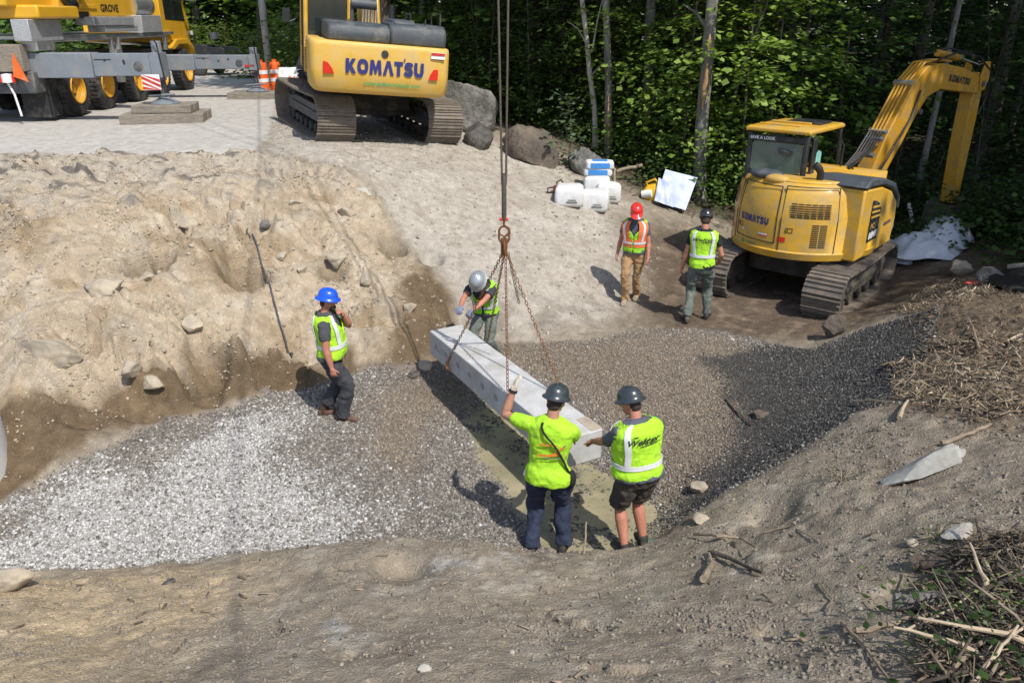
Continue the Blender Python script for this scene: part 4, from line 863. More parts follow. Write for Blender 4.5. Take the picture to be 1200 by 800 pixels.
# ---------------------------------------------------------------- all-terrain crane on the road
CX, CY, CA = -12.7, 20.6, R(2.5)     # rear axle centre of the carrier; the carrier points away, turned a little to the left
CR = empty('mobile_crane', (CX, CY, 2.5), (0, 0, CA), 'yellow and grey mobile crane on outriggers with its boom reaching over the pit', 'crane')
def wheel(y, s=1):
    x = s*1.42
    t = MB(); t.lathe([(.36, -.19), (.56, -.20), (.655, -.17), (.685, -.10), (.69, 0), (.685, .10), (.655, .17), (.56, .20), (.36, .19), (.34, 0), (.36, -.19)], (x-s*.14, y, .69), (1, 0, 0), 40, cap=False)
    for k in range(40):
        a = 2*math.pi*k/40; t.box((x-s*.14, y+.69*math.cos(a), .69+.69*math.sin(a)), (.34, .035, .022), (a-math.pi/2, 0, 0))
    w = t.build('wheel', 'rubber', CR)
    r = MB(); r.lathe([(.30, -.1), (.375, .19), (.365, .215), (.335, .20), (.31, .10), (.24, .06), (.20, .0), (.13, -.02), (.12, .08), (.02, .09)], (x-s*.13, y, .69), (s, 0, 0), 28); r.build('rim', 'rim_yellow', w)
    h = MB()
    for k in range(10): a = 2*math.pi*k/10; h.cyl((x-s*.15, y+.16*math.cos(a), .69+.16*math.sin(a)), (x-s*.08, y+.16*math.cos(a), .69+.16*math.sin(a)), .018, n=6)
    h.build('wheel_nut', 'dark_grey', w)
for y in (.2, 1.95, 4.15, 6.1, 8.5):
    for s in (1, -1): wheel(y, s)
m = MB(); m.box((0, 4.3, 1.15), (1.3, 11.5, .6)); m.box((0, -1.2, .95), (2.6, .5, .5)); m.build('chassis', 'dark_grey', CR, bevel=.03)
m = MB(); m.box((.0, 3.4, 1.93), (2.9, 8.6, .09)); m.box((1.3, -.9, 1.9), (.35, .8, .5)); m.build('deck', 'aluminium', CR, bevel=.01)
for c_, d_ in (((1.28, -.75, 2.1), (.4, 1.5, .48)), ((1.3, 3.0, 2.3), (.5, 2.6, .22)), ((1.26, 3.5, 2.1), (.5, 2.2, .17)), ((1.28, 5.8, 2.22), (.44, 1.6, .5))):
    m = MB(); m.box(c_, d_); m.build('tool_box', 'checker_plate', CR, bevel=.015)
m = MB()
for y0, y1 in ((-.55, 2.85), (3.3, 6.95)):
    for y in (y0, y1): m.box((1.38, y, 1.66), (.12, .14, .5))
    m.box((1.38, (y0+y1)/2, 1.86), (.14, y1-y0, .07))
m.box((1.38, 3.08, 1.1), (.14, .3, .9)); m.build('mudguard', 'aluminium', CR, bevel=.01)
m = MB(); m.box((1.30, -.72, .55), (.05, .5, .85)); m.box((1.0, -.95, .5), (.7, .04, .8)); m.build('mud_flap', 'rubber', CR)
# outrigger boxes with telescoping beams on the right-hand side, jacks and floats
def outrigger(y, x1, zc_, hb, ground=0.0, tip=.24):
    m = MB(); xm = 1.0+(x1-1.0)*.52
    m.box(((-1.3+xm)/2, y, zc_), (xm+1.3, .5, hb)); a = m.build('outrigger_box', 'steel_grey', CR, bevel=.02)
    m = MB(); m.box((xm*.5+x1*.5, y, zc_+.01), (x1-xm, .4, hb*.9)); b_ = m.build('outrigger_beam', 'steel_grey', CR, bevel=.015)
    m = MB()
    for xx, zz in ((xm+.3, .12), (xm+.75, .05), (x1-.75, .1), (x1-.5, -.06)): m.cyl((xx, y-.2-.012, zc_+zz), (xx, y-.2+.05, zc_+zz), .028, n=10)
    m.box((xm+.25, y-.2, zc_+.13), (.4, .012, .022)); m.build('beam_fitting', 'black_paint', b_)
    m = MB(); m.lathe([(0, 0), (.11, 0), (.11, .02), (.06, .03), (0, .03)], (x1-.42, y-.195, zc_-.02), (0, -1, 0), 16); m.build('beam_port', 'dark_grey', b_)
    j = MB(); j.cyl((x1, y, zc_-hb*.62), (x1, y, zc_+hb*.95), .12); j.box((x1, y, zc_), (.26, .46, hb)); jk = j.build('outrigger_jack', 'steel_grey', CR, bevel=.01)
    r_ = MB(); r_.cyl((x1, y, ground+tip+.1), (x1, y, zc_-hb*.5), .07); r_.build('jack_rod', 'dark_grey', jk)
    h = MB(); h.tube([(x1+.16, y-.2, zc_-.5), (x1+.10, y-.24, zc_+.5), (x1+.02, y-.2, zc_+hb)], .02, 6); h.build('hydraulic_hose', 'black_plastic', jk)
    f = MB(); f.lathe([(.0, 0), (.36, 0), (.36, .03), (.2, .10), (.12, .16), (0, .16)], (x1, y, ground+tip), n=8); f.tube([(x1-.3, y-.2, ground+tip+.2), (x1+.34, y-.22, ground+tip+.24)], .03, 6); f.build('float_pad', 'steel_grey', jk, bevel=.005)
    return jk, x1, y
jk1, ox1, oy1 = outrigger(-1.0, 4.1, 1.32, .57, 0, .42)
jk2, ox2, oy2 = outrigger(5.10, 4.75, 1.10, .46, -.02, .24)
# red and white warning plate on the first jack
wp = MB(); wp.box((ox1-.14, oy1-.30, .94), (.42, .02, .36)); pl_ = wp.build('warning_plate', 'white_paint', jk1, smooth=False)
s_ = MB()
for k in range(4):
    y0 = .76+k*.12-.08; x0 = ox1-.14
    pts = [(x0-.21, y0+.10), (x0+.21, y0-.10), (x0+.21, y0-.035), (x0-.21, y0+.165)]
    pts = [(px, min(max(pz, .76), 1.12)) for px, pz in pts]; s_.prism(pts, 'y', oy1-.316, oy1-.311)
s_.build('warning_stripe', 'red_paint', pl_, smooth=False)
m = MB(); m.box((ox2-.1, oy2-.22, 1.0), (.3, .02, .07)); m.build('red_reflector', 'red_light', jk2)
# slewing upper works, turned so that the boom points at the load
US = MB(); a = R(-150)   # boom side of the upper works (crane axes): to the right and back
m = MB(); m.box((.05, 3.3, 2.75), (2.3, 4.6, .75)); m.box((.55, 1.2, 2.78), (1.6, 1.7, .72)); m.prism([(1.9, 2.40), (4.35, 2.40), (4.35, 2.98), (1.9, 3.12)], 'x', 1.05, 1.34)
up = m.build('upper_works', 'crane_yellow', CR, bevel=.05)
letters('brand_lettering', 'black_letter', up, 'GROVE', (1.345, 3.25, 2.55), (0, 1, 0), (0, 0, 1), .19, 1.15, bold=.03, lift=.004)
m = MB(); m.box((1.06, -.3, 2.5), (1.2, 2.0, .3)); m.prism([(-1.7, 2.6), (.9, 2.6), (1.0, 3.6), (-1.7, 3.6)], 'x', -1.1, 1.2); m.build('counterweight', 'crane_yellow', CR, bevel=.05)
m = MB(); m.tube([(1.28, .45, 3.3), (1.32, .62, 2.85), (1.28, .95, 2.65), (1.25, 1.3, 2.7)], .16, 12); m.tube([(1.22, .8, 2.5), (1.22, 1.9, 2.5)], .14, 10); m.build('winch_hose', 'black_plastic', CR)
m = MB(); m.box((1.3, 1.55, 3.0), (.1, .1, .7)); m.box((1.3, 1.95, 2.66), (.15, .9, .1)); m.build('winch_bracket', 'crane_yellow', CR, bevel=.01)
m = MB(); m.cyl((.95, 5.35, 2.75), (.95, 6.75, 2.75), .36, n=28); m.build('silencer', 'aluminium', CR)
# carrier cab at the far end
m = MB(); m.prism([(7.1, 1.65), (9.6, 1.5), (9.75, 2.1), (9.5, 3.0), (9.2, 3.3), (7.15, 3.3)], 'x', -1.3, 1.3)
for k in range(4): m.box((.2+k*.27, 7.08, 2.75), (.07, .06, .9))
cc = m.build('carrier_cab', 'crane_yellow', CR, bevel=.04)
m = MB(); m.prism([(7.5, 2.35), (9.35, 2.3), (9.2, 3.1), (7.5, 3.1)], 'x', 1.29, 1.31); m.build('cab_window', 'glass_dark', cc)
m = MB(); m.tube([(1.3, 9.4, 3.0), (1.75, 9.5, 2.95), (1.75, 9.5, 2.7)], .02, 6); m.box((1.75, 9.5, 2.55), (.12, .16, .38)); m.build('mirror', 'black_paint', cc)
m = MB(); m.prism([(7.2, 1.45), (7.5, 1.55), (7.9, 1.72), (9.1, 1.72), (9.5, 1.45), (9.65, 1.0), (9.4, 1.0), (9.25, 1.4), (8.9, 1.55), (8.0, 1.55), (7.6, 1.4)], 'x', 1.0, 1.45); m.build('wheel_arch', 'crane_yellow', cc, bevel=.02)
m = MB(); m.box((1.36, 9.72, 1.9), (.1, .06, .14)); m.build('marker_lamp', 'white_paint', cc)
# boom from the pivot up to the head above the load, and the hoist ropes
HOOK = Vector((-.09, 8.6, 2.62))
HEADZ = 26.0
piv = Vector((-12.9, 22.2, 5.9)); head = Vector((HOOK.x+.02, HOOK.y, HEADZ))
Minv = (Matrix.Translation(CR.location) @ Matrix.Rotation(CA, 4, 'Z')).inverted()
d = (head-piv); dl = d.length
for i, (a0, a1, w) in enumerate(((0, .42, .42), (.4, .7, .36), (.68, .98, .30))):
    m = MB(); m.tube([Minv @ (piv+d*a0), Minv @ (piv+d*a1)], [w, w], 8); m.build('boom_section', 'crane_yellow', CR, bevel=.01)
m = MB(); p = Minv @ head; m.box(p, (.5, .6, .6)); m.build('boom_head', 'crane_yellow', CR, bevel=.02)
for k, dx in enumerate((-.062, .062)):
    m = MB(); m.tube([Minv @ Vector((HOOK.x+dx*6, HOOK.y, HEADZ)), Minv @ Vector((HOOK.x+dx*.35, HOOK.y, HOOK.z+.5))], .0125, 7); m.build('hoist_rope', 'wire_rope', CR)
# rear detail: timber rack, red pennant, bottle jack chain
m = MB(); m.box((.55, -1.45, 1.5), (1.3, .3, .6)); m.build('bumper', 'old_timber', CR, bevel=.02)
m = MB(); m.prism([(1.05, 1.62), (1.27, .98), (.95, 1.1)], 'y', -1.66, -1.64); m.build('pennant', 'orange_plastic', CR, smooth=False)
m = MB(); m.tube([(.75, -1.6, .98), (.85, -1.6, .7), (.9, -1.6, .2)], .025, 6); m.lathe([(0, 0), (.12, .02), (.12, .2), (0, .22)], (.78, -1.62, .95), n=12); m.build('tow_fitting', 'white_paint', CR)
m = MB(); m.box((.7, -1.62, 1.05), (.5, .05, .16)); m.build('tail_lamp', 'red_light', CR)

def wpt(x, y, z): return Matrix.Translation(CR.location) @ Matrix.Rotation(CA, 4, 'Z') @ Vector((x, y, z))
def timber_mat(o, n, dims, rot, label):
    """planks laid edge to edge: one solid mat"""
    e = MB(); L_, W_, H_ = dims; w = W_/n
    for k in range(n): e.box((random.uniform(-.02, .02), -W_/2+w*(k+.5), H_/2+random.uniform(-.004, .004)), (L_+random.uniform(-.04, .04), w*.96, H_))
    ob = e.build('timber_mat', 'old_timber', None, bevel=.012); ob.location = o; ob.rotation_euler = (0, 0, rot)
    tag(ob, label, 'timber mat', 'timber mats under the crane outriggers'); return ob
p = wpt(ox1, oy1, 0); timber_mat((p.x, p.y, 2.505), 5, (1.9, 1.3, .22), CA+R(8), 'wide weathered timber mat on the road, lower layer under the outrigger with striped plate')
timber_mat((p.x, p.y+.05, 2.73), 3, (1.35, .95, .19), CA+R(4), 'smaller timber mat stacked on the wide mat under the striped outrigger')
p = wpt(ox2, oy2, 0); timber_mat((p.x, p.y, 2.49), 4, (1.7, 1.0, .22), CA+R(2), 'single timber mat beneath the outrigger beside the orange barrels')
# ================================================================== PEOPLE
def spow(t, e): return math.copysign(abs(t)**e, t)
def remesh(mb, name, mat, parent, voxel=.01, smooth=4, wrinkle=0, wsize=.09):
    """fuse overlapping closed pieces into one continuous skin"""
    o = mb.build('tmp', mat, None, recalc=True)
    m = o.modifiers.new('r', 'REMESH'); m.mode = 'VOXEL'; m.voxel_size = voxel; m.use_smooth_shade = True
    if wrinkle:
        t = bpy.data.textures.new('folds', 'CLOUDS'); t.noise_scale = wsize*2.6; t.noise_depth = 1
        d = o.modifiers.new('f', 'DISPLACE'); d.texture = t; d.strength = wrinkle*1.3; d.mid_level = .5; d.texture_coords = 'LOCAL'
    if smooth: s = o.modifiers.new('s', 'SMOOTH'); s.factor = .5; s.iterations = smooth
    if wrinkle:
        t = bpy.data.textures.new('cloth', 'CLOUDS'); t.noise_scale = wsize; t.noise_depth = 2
        d = o.modifiers.new('d', 'DISPLACE'); d.texture = t; d.strength = wrinkle; d.mid_level = .5; d.texture_coords = 'LOCAL'
    dg = bpy.context.evaluated_depsgraph_get(); me = bpy.data.meshes.new_from_object(o.evaluated_get(dg))
    bpy.data.objects.remove(o); me.name = name
    r = bpy.data.objects.new(name, me); COL.objects.link(r); me.materials.clear(); me.materials.append(MAT[mat])
    me.polygons.foreach_set('use_smooth', [True]*len(me.polygons))
    if parent: r.parent = parent
    return r
def ik(a, t, l1, l2, pole):
    d = t-a; L = min(d.length, (l1+l2)*.995); dn = d.normalized(); t = a+dn*L
    x = (l1*l1-l2*l2+L*L)/(2*L); h = math.sqrt(max(0, l1*l1-x*x))
    p = (pole-dn*pole.dot(dn)); p = p.normalized() if p.length > 1e-4 else Vector((1, 0, 0))
    return a+dn*x+p*h, t
TORSO = [(-.13, .150, .105, .0), (-.06, .168, .12, -.005), (.02, .168, .122, 0), (.12, .150, .112, .005), (.24, .160, .115, .01), (.36, .186, .125, .01), (.45, .196, .118, 0), (.51, .172, .10, -.005), (.555, .115, .08, -.01), (.59, .066, .066, 0)]
class Fig:
    def __init__(s, name, loc, yaw, label, hip=.93, lean=0, side=0, twist=0, fat=1.0, scale=1.0, hipoff=(0, 0), bulk=1.0):
        s.bulk = bulk
        s.root = empty(name, loc, (0, 0, yaw), label, 'person'); s.root.scale = (scale,)*3
        s.hip = hip; s.lean = lean; s.side = side; s.tw = twist; s.fat = fat; s.yaw = yaw; s.loc = Vector(loc); s.sc = scale; s.ho = hipoff
        s.inv = (Matrix.Translation(s.loc) @ Matrix.Rotation(yaw, 4, 'Z') @ Matrix.Scale(scale, 4)).inverted()
    def W(s, p): return s.inv @ Vector(p)
    def spine(s, t):
        p = Vector((s.ho[0], s.ho[1], s.hip)); n = 24
        if t < 0: ds = t/6; n = 6
        else: ds = t/n
        for k in range(n):
            q = (k+.5)*ds; p = p+s.frame(q)[2]*ds
        return p
    def frame(s, t):
        k = .2+.8*float(sstep(0, .45, t)); a = s.lean*k; b = s.side*k
        u = Vector((math.sin(b), math.sin(a), math.cos(a)*math.cos(b))).normalized(); tw = s.tw*float(sstep(0, .45, t))
        r = Vector((math.cos(tw), math.sin(tw), 0)); r = (r-u*r.dot(u)).normalized(); return r, u.cross(r), u
    def prof(s, t):
        T = TORSO; i = 0
        while i < len(T)-2 and t > T[i+1][0]: i += 1
        a, b = T[i], T[i+1]; k = min(1, max(0, (t-a[0])/(b[0]-a[0]))); k = k*k*(3-2*k)*.5+k*.5
        v = [a[j]+(b[j]-a[j])*k for j in (1, 2, 3)]
        f = 1+(s.fat-1)*math.exp(-((t-.1)/.2)**2); q = 1+(s.bulk-1)*float(sstep(.59, .5, t)); return v[0]*f*q, v[1]*f*q, v[2]+(.03*(f-1)/.15 if f > 1 else 0)
    def surf(s, t, phi, off=0):
        a, b, fo = s.prof(t); r, f, u = s.frame(t); c = s.spine(t); ph = R(phi)
        return c+r*((a+off)*spow(math.sin(ph), .88))+f*((b+off)*spow(math.cos(ph), .88)+fo)
    def ring(s, t, off=0, n=28): return [s.surf(t, 360*k/n, off) for k in range(n)]
    def patch(s, m, t0, t1, p0, p1, off=.02, th=.008, nt=14, np_=40):
        """a cloth panel lying on the torso; p0 and p1 are angles or functions of height"""
        f0 = p0 if callable(p0) else (lambda t: p0); f1 = p1 if callable(p1) else (lambda t: p1)
        V = []; F = []
        for lay in (off, off-th):
            for i in range(nt+1):
                t = t0+(t1-t0)*i/nt; a, b = f0(t), f1(t)
                for j in range(np_+1): V.append(s.surf(t, a+(b-a)*j/np_, lay))
        w = np_+1; N = (nt+1)*w
        for i in range(nt):
            for j in range(np_): q = i*w+j; F.append((q, q+1, q+w+1, q+w)); F.append((N+q, N+q+w, N+q+w+1, N+q+1))
        for i in range(nt): q = i*w; F.append((q, q+w, N+q+w, N+q)); q += np_; F.append((q, N+q, N+q+w, q+w))
        for j in range(np_): F.append((j, N+j, N+j+1, j+1)); q = nt*w+j; F.append((q, q+1, N+q+1, N+q))
        m.add(V, F); return m
    def onback(s, vs, fs, t0, phi0, off, k=1.0):
        m = MB(); m.add([s.surf(t0+y, phi0-math.degrees(x/.15)*k, off) for x, y in vs], fs); return m
    def make(s, hands, feet, poles=((-1, -.6, 0), (1, -.6, 0)), shin_yaw=(0, 0), head=(0, 0), skin='skin', shirt='black_cloth', sleeve=.55, trousers='navy_denim', leg_end=(1.0, 1.0), boots='boot_dark', boot_h=.12, curl=(.5, .5), palm=(None, None), gloves=None, knee=(0, 1, 0), legr=1.0, armr=1.0, shirt_end=-.03):
        b = MB(); sh = MB(); tr = MB(); bo = [MB(), MB()]; gl = [MB(), MB()]
        b.loft([s.ring(t, -.034) for t in np.linspace(-.12, .585, 16)])
        sh.loft([s.ring(t, .006+.026*float(sstep(.10, 0, t))) for t in np.linspace(shirt_end, .578, 19)])
        tr.loft([s.ring(t, .002) for t in np.linspace(-.13, .05, 7)])
        s.arm = []
        for i, sg in ((0, -1), (1, 1)):
            r, f, u = s.frame(.44); sj = s.spine(.455)+r*sg*.178*s.bulk; tgt = Vector(hands[i])
            el, wr = ik(sj, tgt, .30, .255, Vector(poles[i]))
            b.tube([s.spine(.44)+r*sg*.10, sj, sj.lerp(el, .35), sj.lerp(el, .75), el, el.lerp(wr, .25), el.lerp(wr, .65), wr], [.05, .052*armr, .05*armr, .042*armr, .039*armr, .043*armr, .034*armr, .027], 12)
            e = sleeve
            if e < 1: pts = [s.spine(.44)+r*sg*.08, sj, sj.lerp(el, e*.5), sj.lerp(el, e)]; rr = [.07, .072*armr, .069*armr, .066*armr]
            else: pts = [s.spine(.44)+r*sg*.08, sj, sj.lerp(el, .5), el, el.lerp(wr, .6), el.lerp(wr, .92)]; rr = [.07, .07, .062, .056, .05, .045]
            sh.tube(pts, rr, 14)
            # hand
            d = (wr-el).normalized(); n = Vector(palm[i]) if palm[i] else Vector((-sg, 0, 0)); n = (n-d*n.dot(d)).normalized(); sd = d.cross(n)  # n: palm faces; sd: across the palm
            tgtm = gl[i] if gloves and gloves[i] else b; g = 1.14 if gloves and gloves[i] else 1.0
            Mr = Matrix((sd, n, d)).transposed()
            tgtm.ell(wr+d*.045, (.041*g, .017*g, .056*g), Mr, 14, 10); tgtm.tube([wr-d*.02, wr+d*.03], [.027*g, .03*g], 10)
            tdir = sd if True else sd
            ts = -1 if tdir.dot(f)*1 < 0 else 1
            for k in range(4):
                o = (k-1.5)*.0205*g; ln = (.072, .080, .076, .060)[k if ts < 0 else 3-k]
                p0 = wr+d*.075+sd*o; c = curl[i]; a1 = c*.9; a2 = c*2.0; a3 = c*2.7
                p1 = p0+(d*math.cos(a1)+n*math.sin(a1))*ln*.45; p2 = p1+(d*math.cos(a2)+n*math.sin(a2))*ln*.32; p3 = p2+(d*math.cos(a3)+n*math.sin(a3))*ln*.25
                tgtm.tube([p0-d*.02, p0, p1, p2, p3], [.0095*g, .0095*g, .009*g, .0083*g, .0068*g], 8)
            p0 = wr+d*.025+sd*ts*.03; td = (d*.75+sd*ts*.65+n*.25).normalized(); p1 = p0+td*.042; p2 = p1+(td*.8+d*.5+n*.3*c).normalized()*.034
            tgtm.tube([p0-td*.015, p0, p1, p2], [.013*g, .0125*g, .011*g, .008*g], 8)
            s.arm.append((sj, el, wr, d, n, sd))
        s.leg = []
        for i, sg in ((0, -1), (1, 1)):
            r, f, u = s.frame(-.05); hj = s.spine(-.04)+r*sg*.092; ft = Vector(feet[i]); an = ft+Vector((0, 0, .095))
            kn, an2 = ik(hj, an, .43, .425, Vector(knee)); 
            sk = .72 if leg_end[i] > .6 else 1.0; b.tube([hj, hj.lerp(kn, .3), hj.lerp(kn, .8), kn, kn.lerp(an, .3), kn.lerp(an, .7), an, an-Vector((0, 0, .05))], [.065, .065, .058*sk, .052*sk, .058*legr*sk, .046*legr*sk, .036, .036], 14)
            le = leg_end[i]
            if le <= .6: q = le/.6*1.0; pts = [hj+Vector((0, 0, .05)), hj, hj.lerp(kn, .45), hj.lerp(kn, .9)]; rr = [.085, .105*legr, .108*legr, .098*legr]
            else: pts = [hj+Vector((0, 0, .05)), hj, hj.lerp(kn, .4), hj.lerp(kn, .8), kn, kn.lerp(an, .35*le), kn.lerp(an, .75*le), kn.lerp(an, 1.02*le)]; rr = [.085, .102*legr, .094*legr, .080*legr, .076*legr, .074*legr, .068*legr, .074*legr]
            tr.tube(pts, rr, 18)
            fy = R(shin_yaw[i]); fd = Vector((-math.sin(fy), math.cos(fy), 0)); fr = Vector((fd.y, -fd.x, 0)); m = bo[i]
            rings = []
            for y, w, h in ((-.085, .03, .06), (-.07, .042, .09), (-.02, .044, .105), (.04, .046, .10), (.10, .052, .078), (.15, .052, .06), (.19, .042, .052), (.21, .022, .035)):
                rings.append([ft+fd*y+fr*(w*spow(math.cos(a), .8))+Vector((0, 0, max(0.0, h/2+h/2*spow(math.sin(a), .7)))) for a in (2*math.pi*k/14 for k in range(14))])
            m.loft(rings); up_ = (kn-an).normalized()
            m.tube([an-Vector((0, 0, .05))-fd*.012, an-fd*.01, an+up_*boot_h], [.05, .052, .056], 14)
            s.leg.append((hj, kn, an))
        # head and neck
        r, f, u = s.frame(.6); nb = s.spine(.57); hy, hp = head
        Mh = Matrix((r, f, u)).transposed() @ Euler((hp, 0, hy)).to_matrix()
        nk = nb+u*.066+f*.016; hc = nk+(Mh @ Vector((0, .022, .085))); s.Mh = Mh; s.hc = hc
        b.tube([nb-u*.05, nb, nk], [.07, .058, .055], 14)
        b.ell(hc, (.076, .097, .108), Mh, 20, 14); H = lambda x, y, z: hc+Mh @ Vector((x, y, z))
        b.ell(H(0, .035, -.068), (.054, .056, .052), Mh, 16, 10); b.ell(H(0, .052, -.098), (.03, .032, .022), Mh, 10, 8)
        b.tube([H(0, .095, .008), H(0, .116, -.028), H(0, .100, -.036)], [.009, .014, .010], 8)
        b.ell(H(0, .09, .022), (.05, .014, .012), Mh, 10, 8)
        b.ell(H(0, .090, -.064), (.026, .010, .007), Mh, 10, 6); b.ell(H(0, .088, -.077), (.023, .010, .007), Mh, 10, 6)
        for sg in (-1, 1): b.ell(H(sg*.078, -.005, -.015), (.010, .020, .032), Mh, 8, 8)
        body = remesh(b, 'body', skin, s.root, .0075, 3)
        s.body = body
        for sg in (-1, 1):
            e = MB(); e.ell(H(sg*.031, .086, .002), (.012, .009, .007), Mh, 8, 6); e.build('eye', 'eye', body)
        h = MB(); h.ell(H(0, -.012, .012), (.080, .092, .104), Mh, 18, 12); h.ell(H(0, -.05, -.045), (.066, .05, .05), Mh, 14, 8)
        s.hair = h.build('hair', 'hair_dark', s.root)
        s.shirt = remesh(sh, 'shirt', shirt, s.root, .011, 4, .028, .07)
        s.trousers = remesh(tr, 'shorts' if leg_end[0] <= .6 else 'trousers', trousers, s.root, .011, 4, .042, .085)
        for m in bo: remesh(m, 'boot', boots, s.root, .010, 3)
        for i in (0, 1):
            if gl[i].v: remesh(gl[i], 'glove', gloves[i], s.root, .0075, 2)
        return s
    def hat(s, mat, brim=.045, peak=.0, tilt=0):
        M = s.Mh @ Euler((tilt, 0, 0)).to_matrix(); o = s.hc+s.Mh @ Vector((0, -.004, .038)); n = 36; m = MB()
        prof = [(.104+brim, -.016), (.105+brim, -.010), (.109, .010), (.107, .036), (.098, .068), (.079, .096), (.048, .114), (.02, .121), (.001, .122)]
        V = []
        for r_, h in prof:
            ring = []
            for k in range(n):
                a = 2*math.pi*k/n; rr = r_; 
                if r_ > .1095: rr += peak*max(0, math.sin(a))**3; rr -= (brim*.9 if peak else 0)*(1-max(0, math.sin(a))**1.5)
                ridge = 1+.045*math.exp(-((math.cos(a))/.13)**2)*(h > .03)
                ring.append(o+M @ Vector((rr*math.cos(a)*.98, rr*math.sin(a)*1.16, h*ridge-(.012*max(0, math.sin(a)) if r_ > .1095 else 0))))
            V.append(ring)
        V.append([o+M @ Vector((.099*math.cos(2*math.pi*k/n)*.98, .099*math.sin(2*math.pi*k/n)*1.16, -.01)) for k in range(n)])
        m.loft(V[::-1] if False else [V[-1]]+V[:-1]); s.hardhat = m.build('hard_hat', mat, s.root, angle=60)
        return s.hardhat
    def vest(s, mat='lime_mesh', t0=.0, t1=.553, stripe='silver_tape', edge=None, gap=2, vneck=38):
        g = lambda t: gap+vneck*float(sstep(.26, .56, t))
        m = MB(); s.patch(m, t0, t1, lambda t: g(t), lambda t: 360-g(t), .032, .01, 26, 64); s.vs = remesh(m, 'safety_vest', mat, s.root, .007, 3, .026, .085)
        def band(t_0, t_1, a, b, off=.047, mt=stripe, nm='reflective_stripe'):
            q = MB(); s.patch(q, t_0, t_1, a, b, off, .008, 12, 30); return q.build(nm, mt, s.vs, angle=60)
        s.band = band
        return s
def at_g(u, Y):       # a standing place: pixel column and distance -> the ground there
    d = ray(u, 560); x = (u-600)/FOC*(Y*CP+(CAMZ-.1)*SP); return (x, Y, gz(x, Y))

# beam geometry shared with the people who hold it
BFL, BFR, BNL, BNR = Vector((-1.16, 10.0, .80)), Vector((-.72, 10.24, .80)), Vector((.53, 6.95, .80)), Vector((.97, 7.19, .80))

# --- man in a blue helmet, side on
x, y, z = at_g(393, 9.0); yw = R(-84)
P1 = Fig('person', (x, y, z), yw, 'person in a blue hard hat standing on the gravel by the sandy bank', lean=-.02, fat=1.14, scale=1.0, bulk=1.14)
P1.make(hands=[(-.05, .20, 1.43), (.29, .05, .80)], poles=((-.6, .5, -1), (.3, -1, 0)), feet=[(-.09, -.16, .0), (.10, .10, 0)], shin_yaw=(8, -10), head=(R(-4), R(-10)), skin='skin_red', shirt='grey_cloth', sleeve=.62, trousers='charcoal_cloth', leg_end=(.74, 1.03), boots='boot_brown', boot_h=.26, curl=(.75, .45), palm=((.6, -.6, .3), (-1, .2, 0)), legr=1.26, armr=1.2)
P1.hat('hat_blue', brim=.036, tilt=R(2)); P1.vest('lime_cloth', t0=-.02)
P1.band(.13, .18, 3, 357)
for a in (150, 210): P1.band(.15, .55, a-7, a+7)
for a in (48, 312): P1.band(.15, .55, lambda t, a=a: a-8, lambda t, a=a: a+8)
m = MB(); Hd = lambda x, y, z: P1.hc+P1.Mh @ Vector((x, y, z))
m.ell(Hd(0, .055, -.085), (.058, .05, .045), P1.Mh, 14, 10); m.build('beard', 'hair_dark', P1.root)

# --- man in a silver helmet stooping over the far end of the slab
x, y = -.40, 10.98; z = gz(x, y)-.06; yw = R(166)
P2 = Fig('person', (x, y, z), yw, 'person in a silver hard hat stooping over the far end of the concrete slab', hip=.77, lean=.66, twist=.1)
P2.make(hands=[P2.W((-.66, 10.26, .90)), P2.W((-.74, 10.30, 1.02))], poles=((-1, -.5, .2), (1, -.5, .2)), feet=[(-.14, -.05, 0), (.14, .05, 0)], head=(R(-8), R(-14)), shirt='charcoal_cloth', trousers='sage_canvas', gloves=('glove_grey', 'glove_grey'), curl=(.8, .8), palm=((0, -.2, -1), (0, 0, -1)), skin='skin_red')
P2.hat('hat_silver', brim=.036, tilt=R(-4)); P2.vest('lime_mesh')
P2.band(.12, .17, 3, 357)
for a in (150, 210, 40, 320): P2.band(.15, .55, a-8, a+8)
m = MB(); Hd2 = lambda x, y, z: P2.hc+P2.Mh @ Vector((x, y, z)); m.ell(Hd2(0, .06, -.085), (.056, .046, .050), P2.Mh, 14, 10); m.build('beard', 'hair_dark', P2.root)

# --- man in a red helmet walking down the ramp
x, y, z = at_g(739, 12.9); yw = R(160)
P3 = Fig('person', (x, y, z), yw, 'person in a red hard hat and tan trousers walking down the ramp', lean=.06, twist=.08)
P3.make(hands=[(-.27, .12, .86), (.29, .02, .84)], poles=((-.3, -1, 0), (.3, -1, 0)), feet=[(-.06, -.20, .0), (.08, .14, 0)], shin_yaw=(0, 0), head=(R(10), R(-26)), shirt='slate_tee', trousers='tan_canvas', boots='boot_tan', curl=(.5, .5), skin='skin_red')
P3.hat('hat_red', brim=.03, peak=.05, tilt=R(2)); P3.vest('lime_mesh', gap=1, vneck=34)
for a, b in ((3, 357),): P3.band(.10, .24, a, b, .047, 'orange_cloth', 'orange_trim'); P3.band(.155, .195, a, b, .053)
for a in (152, 208, 44, 316): P3.band(.20, .55, a-26, a+26, .047, 'orange_cloth', 'orange_trim'); P3.band(.20, .55, a-6, a+6, .053)

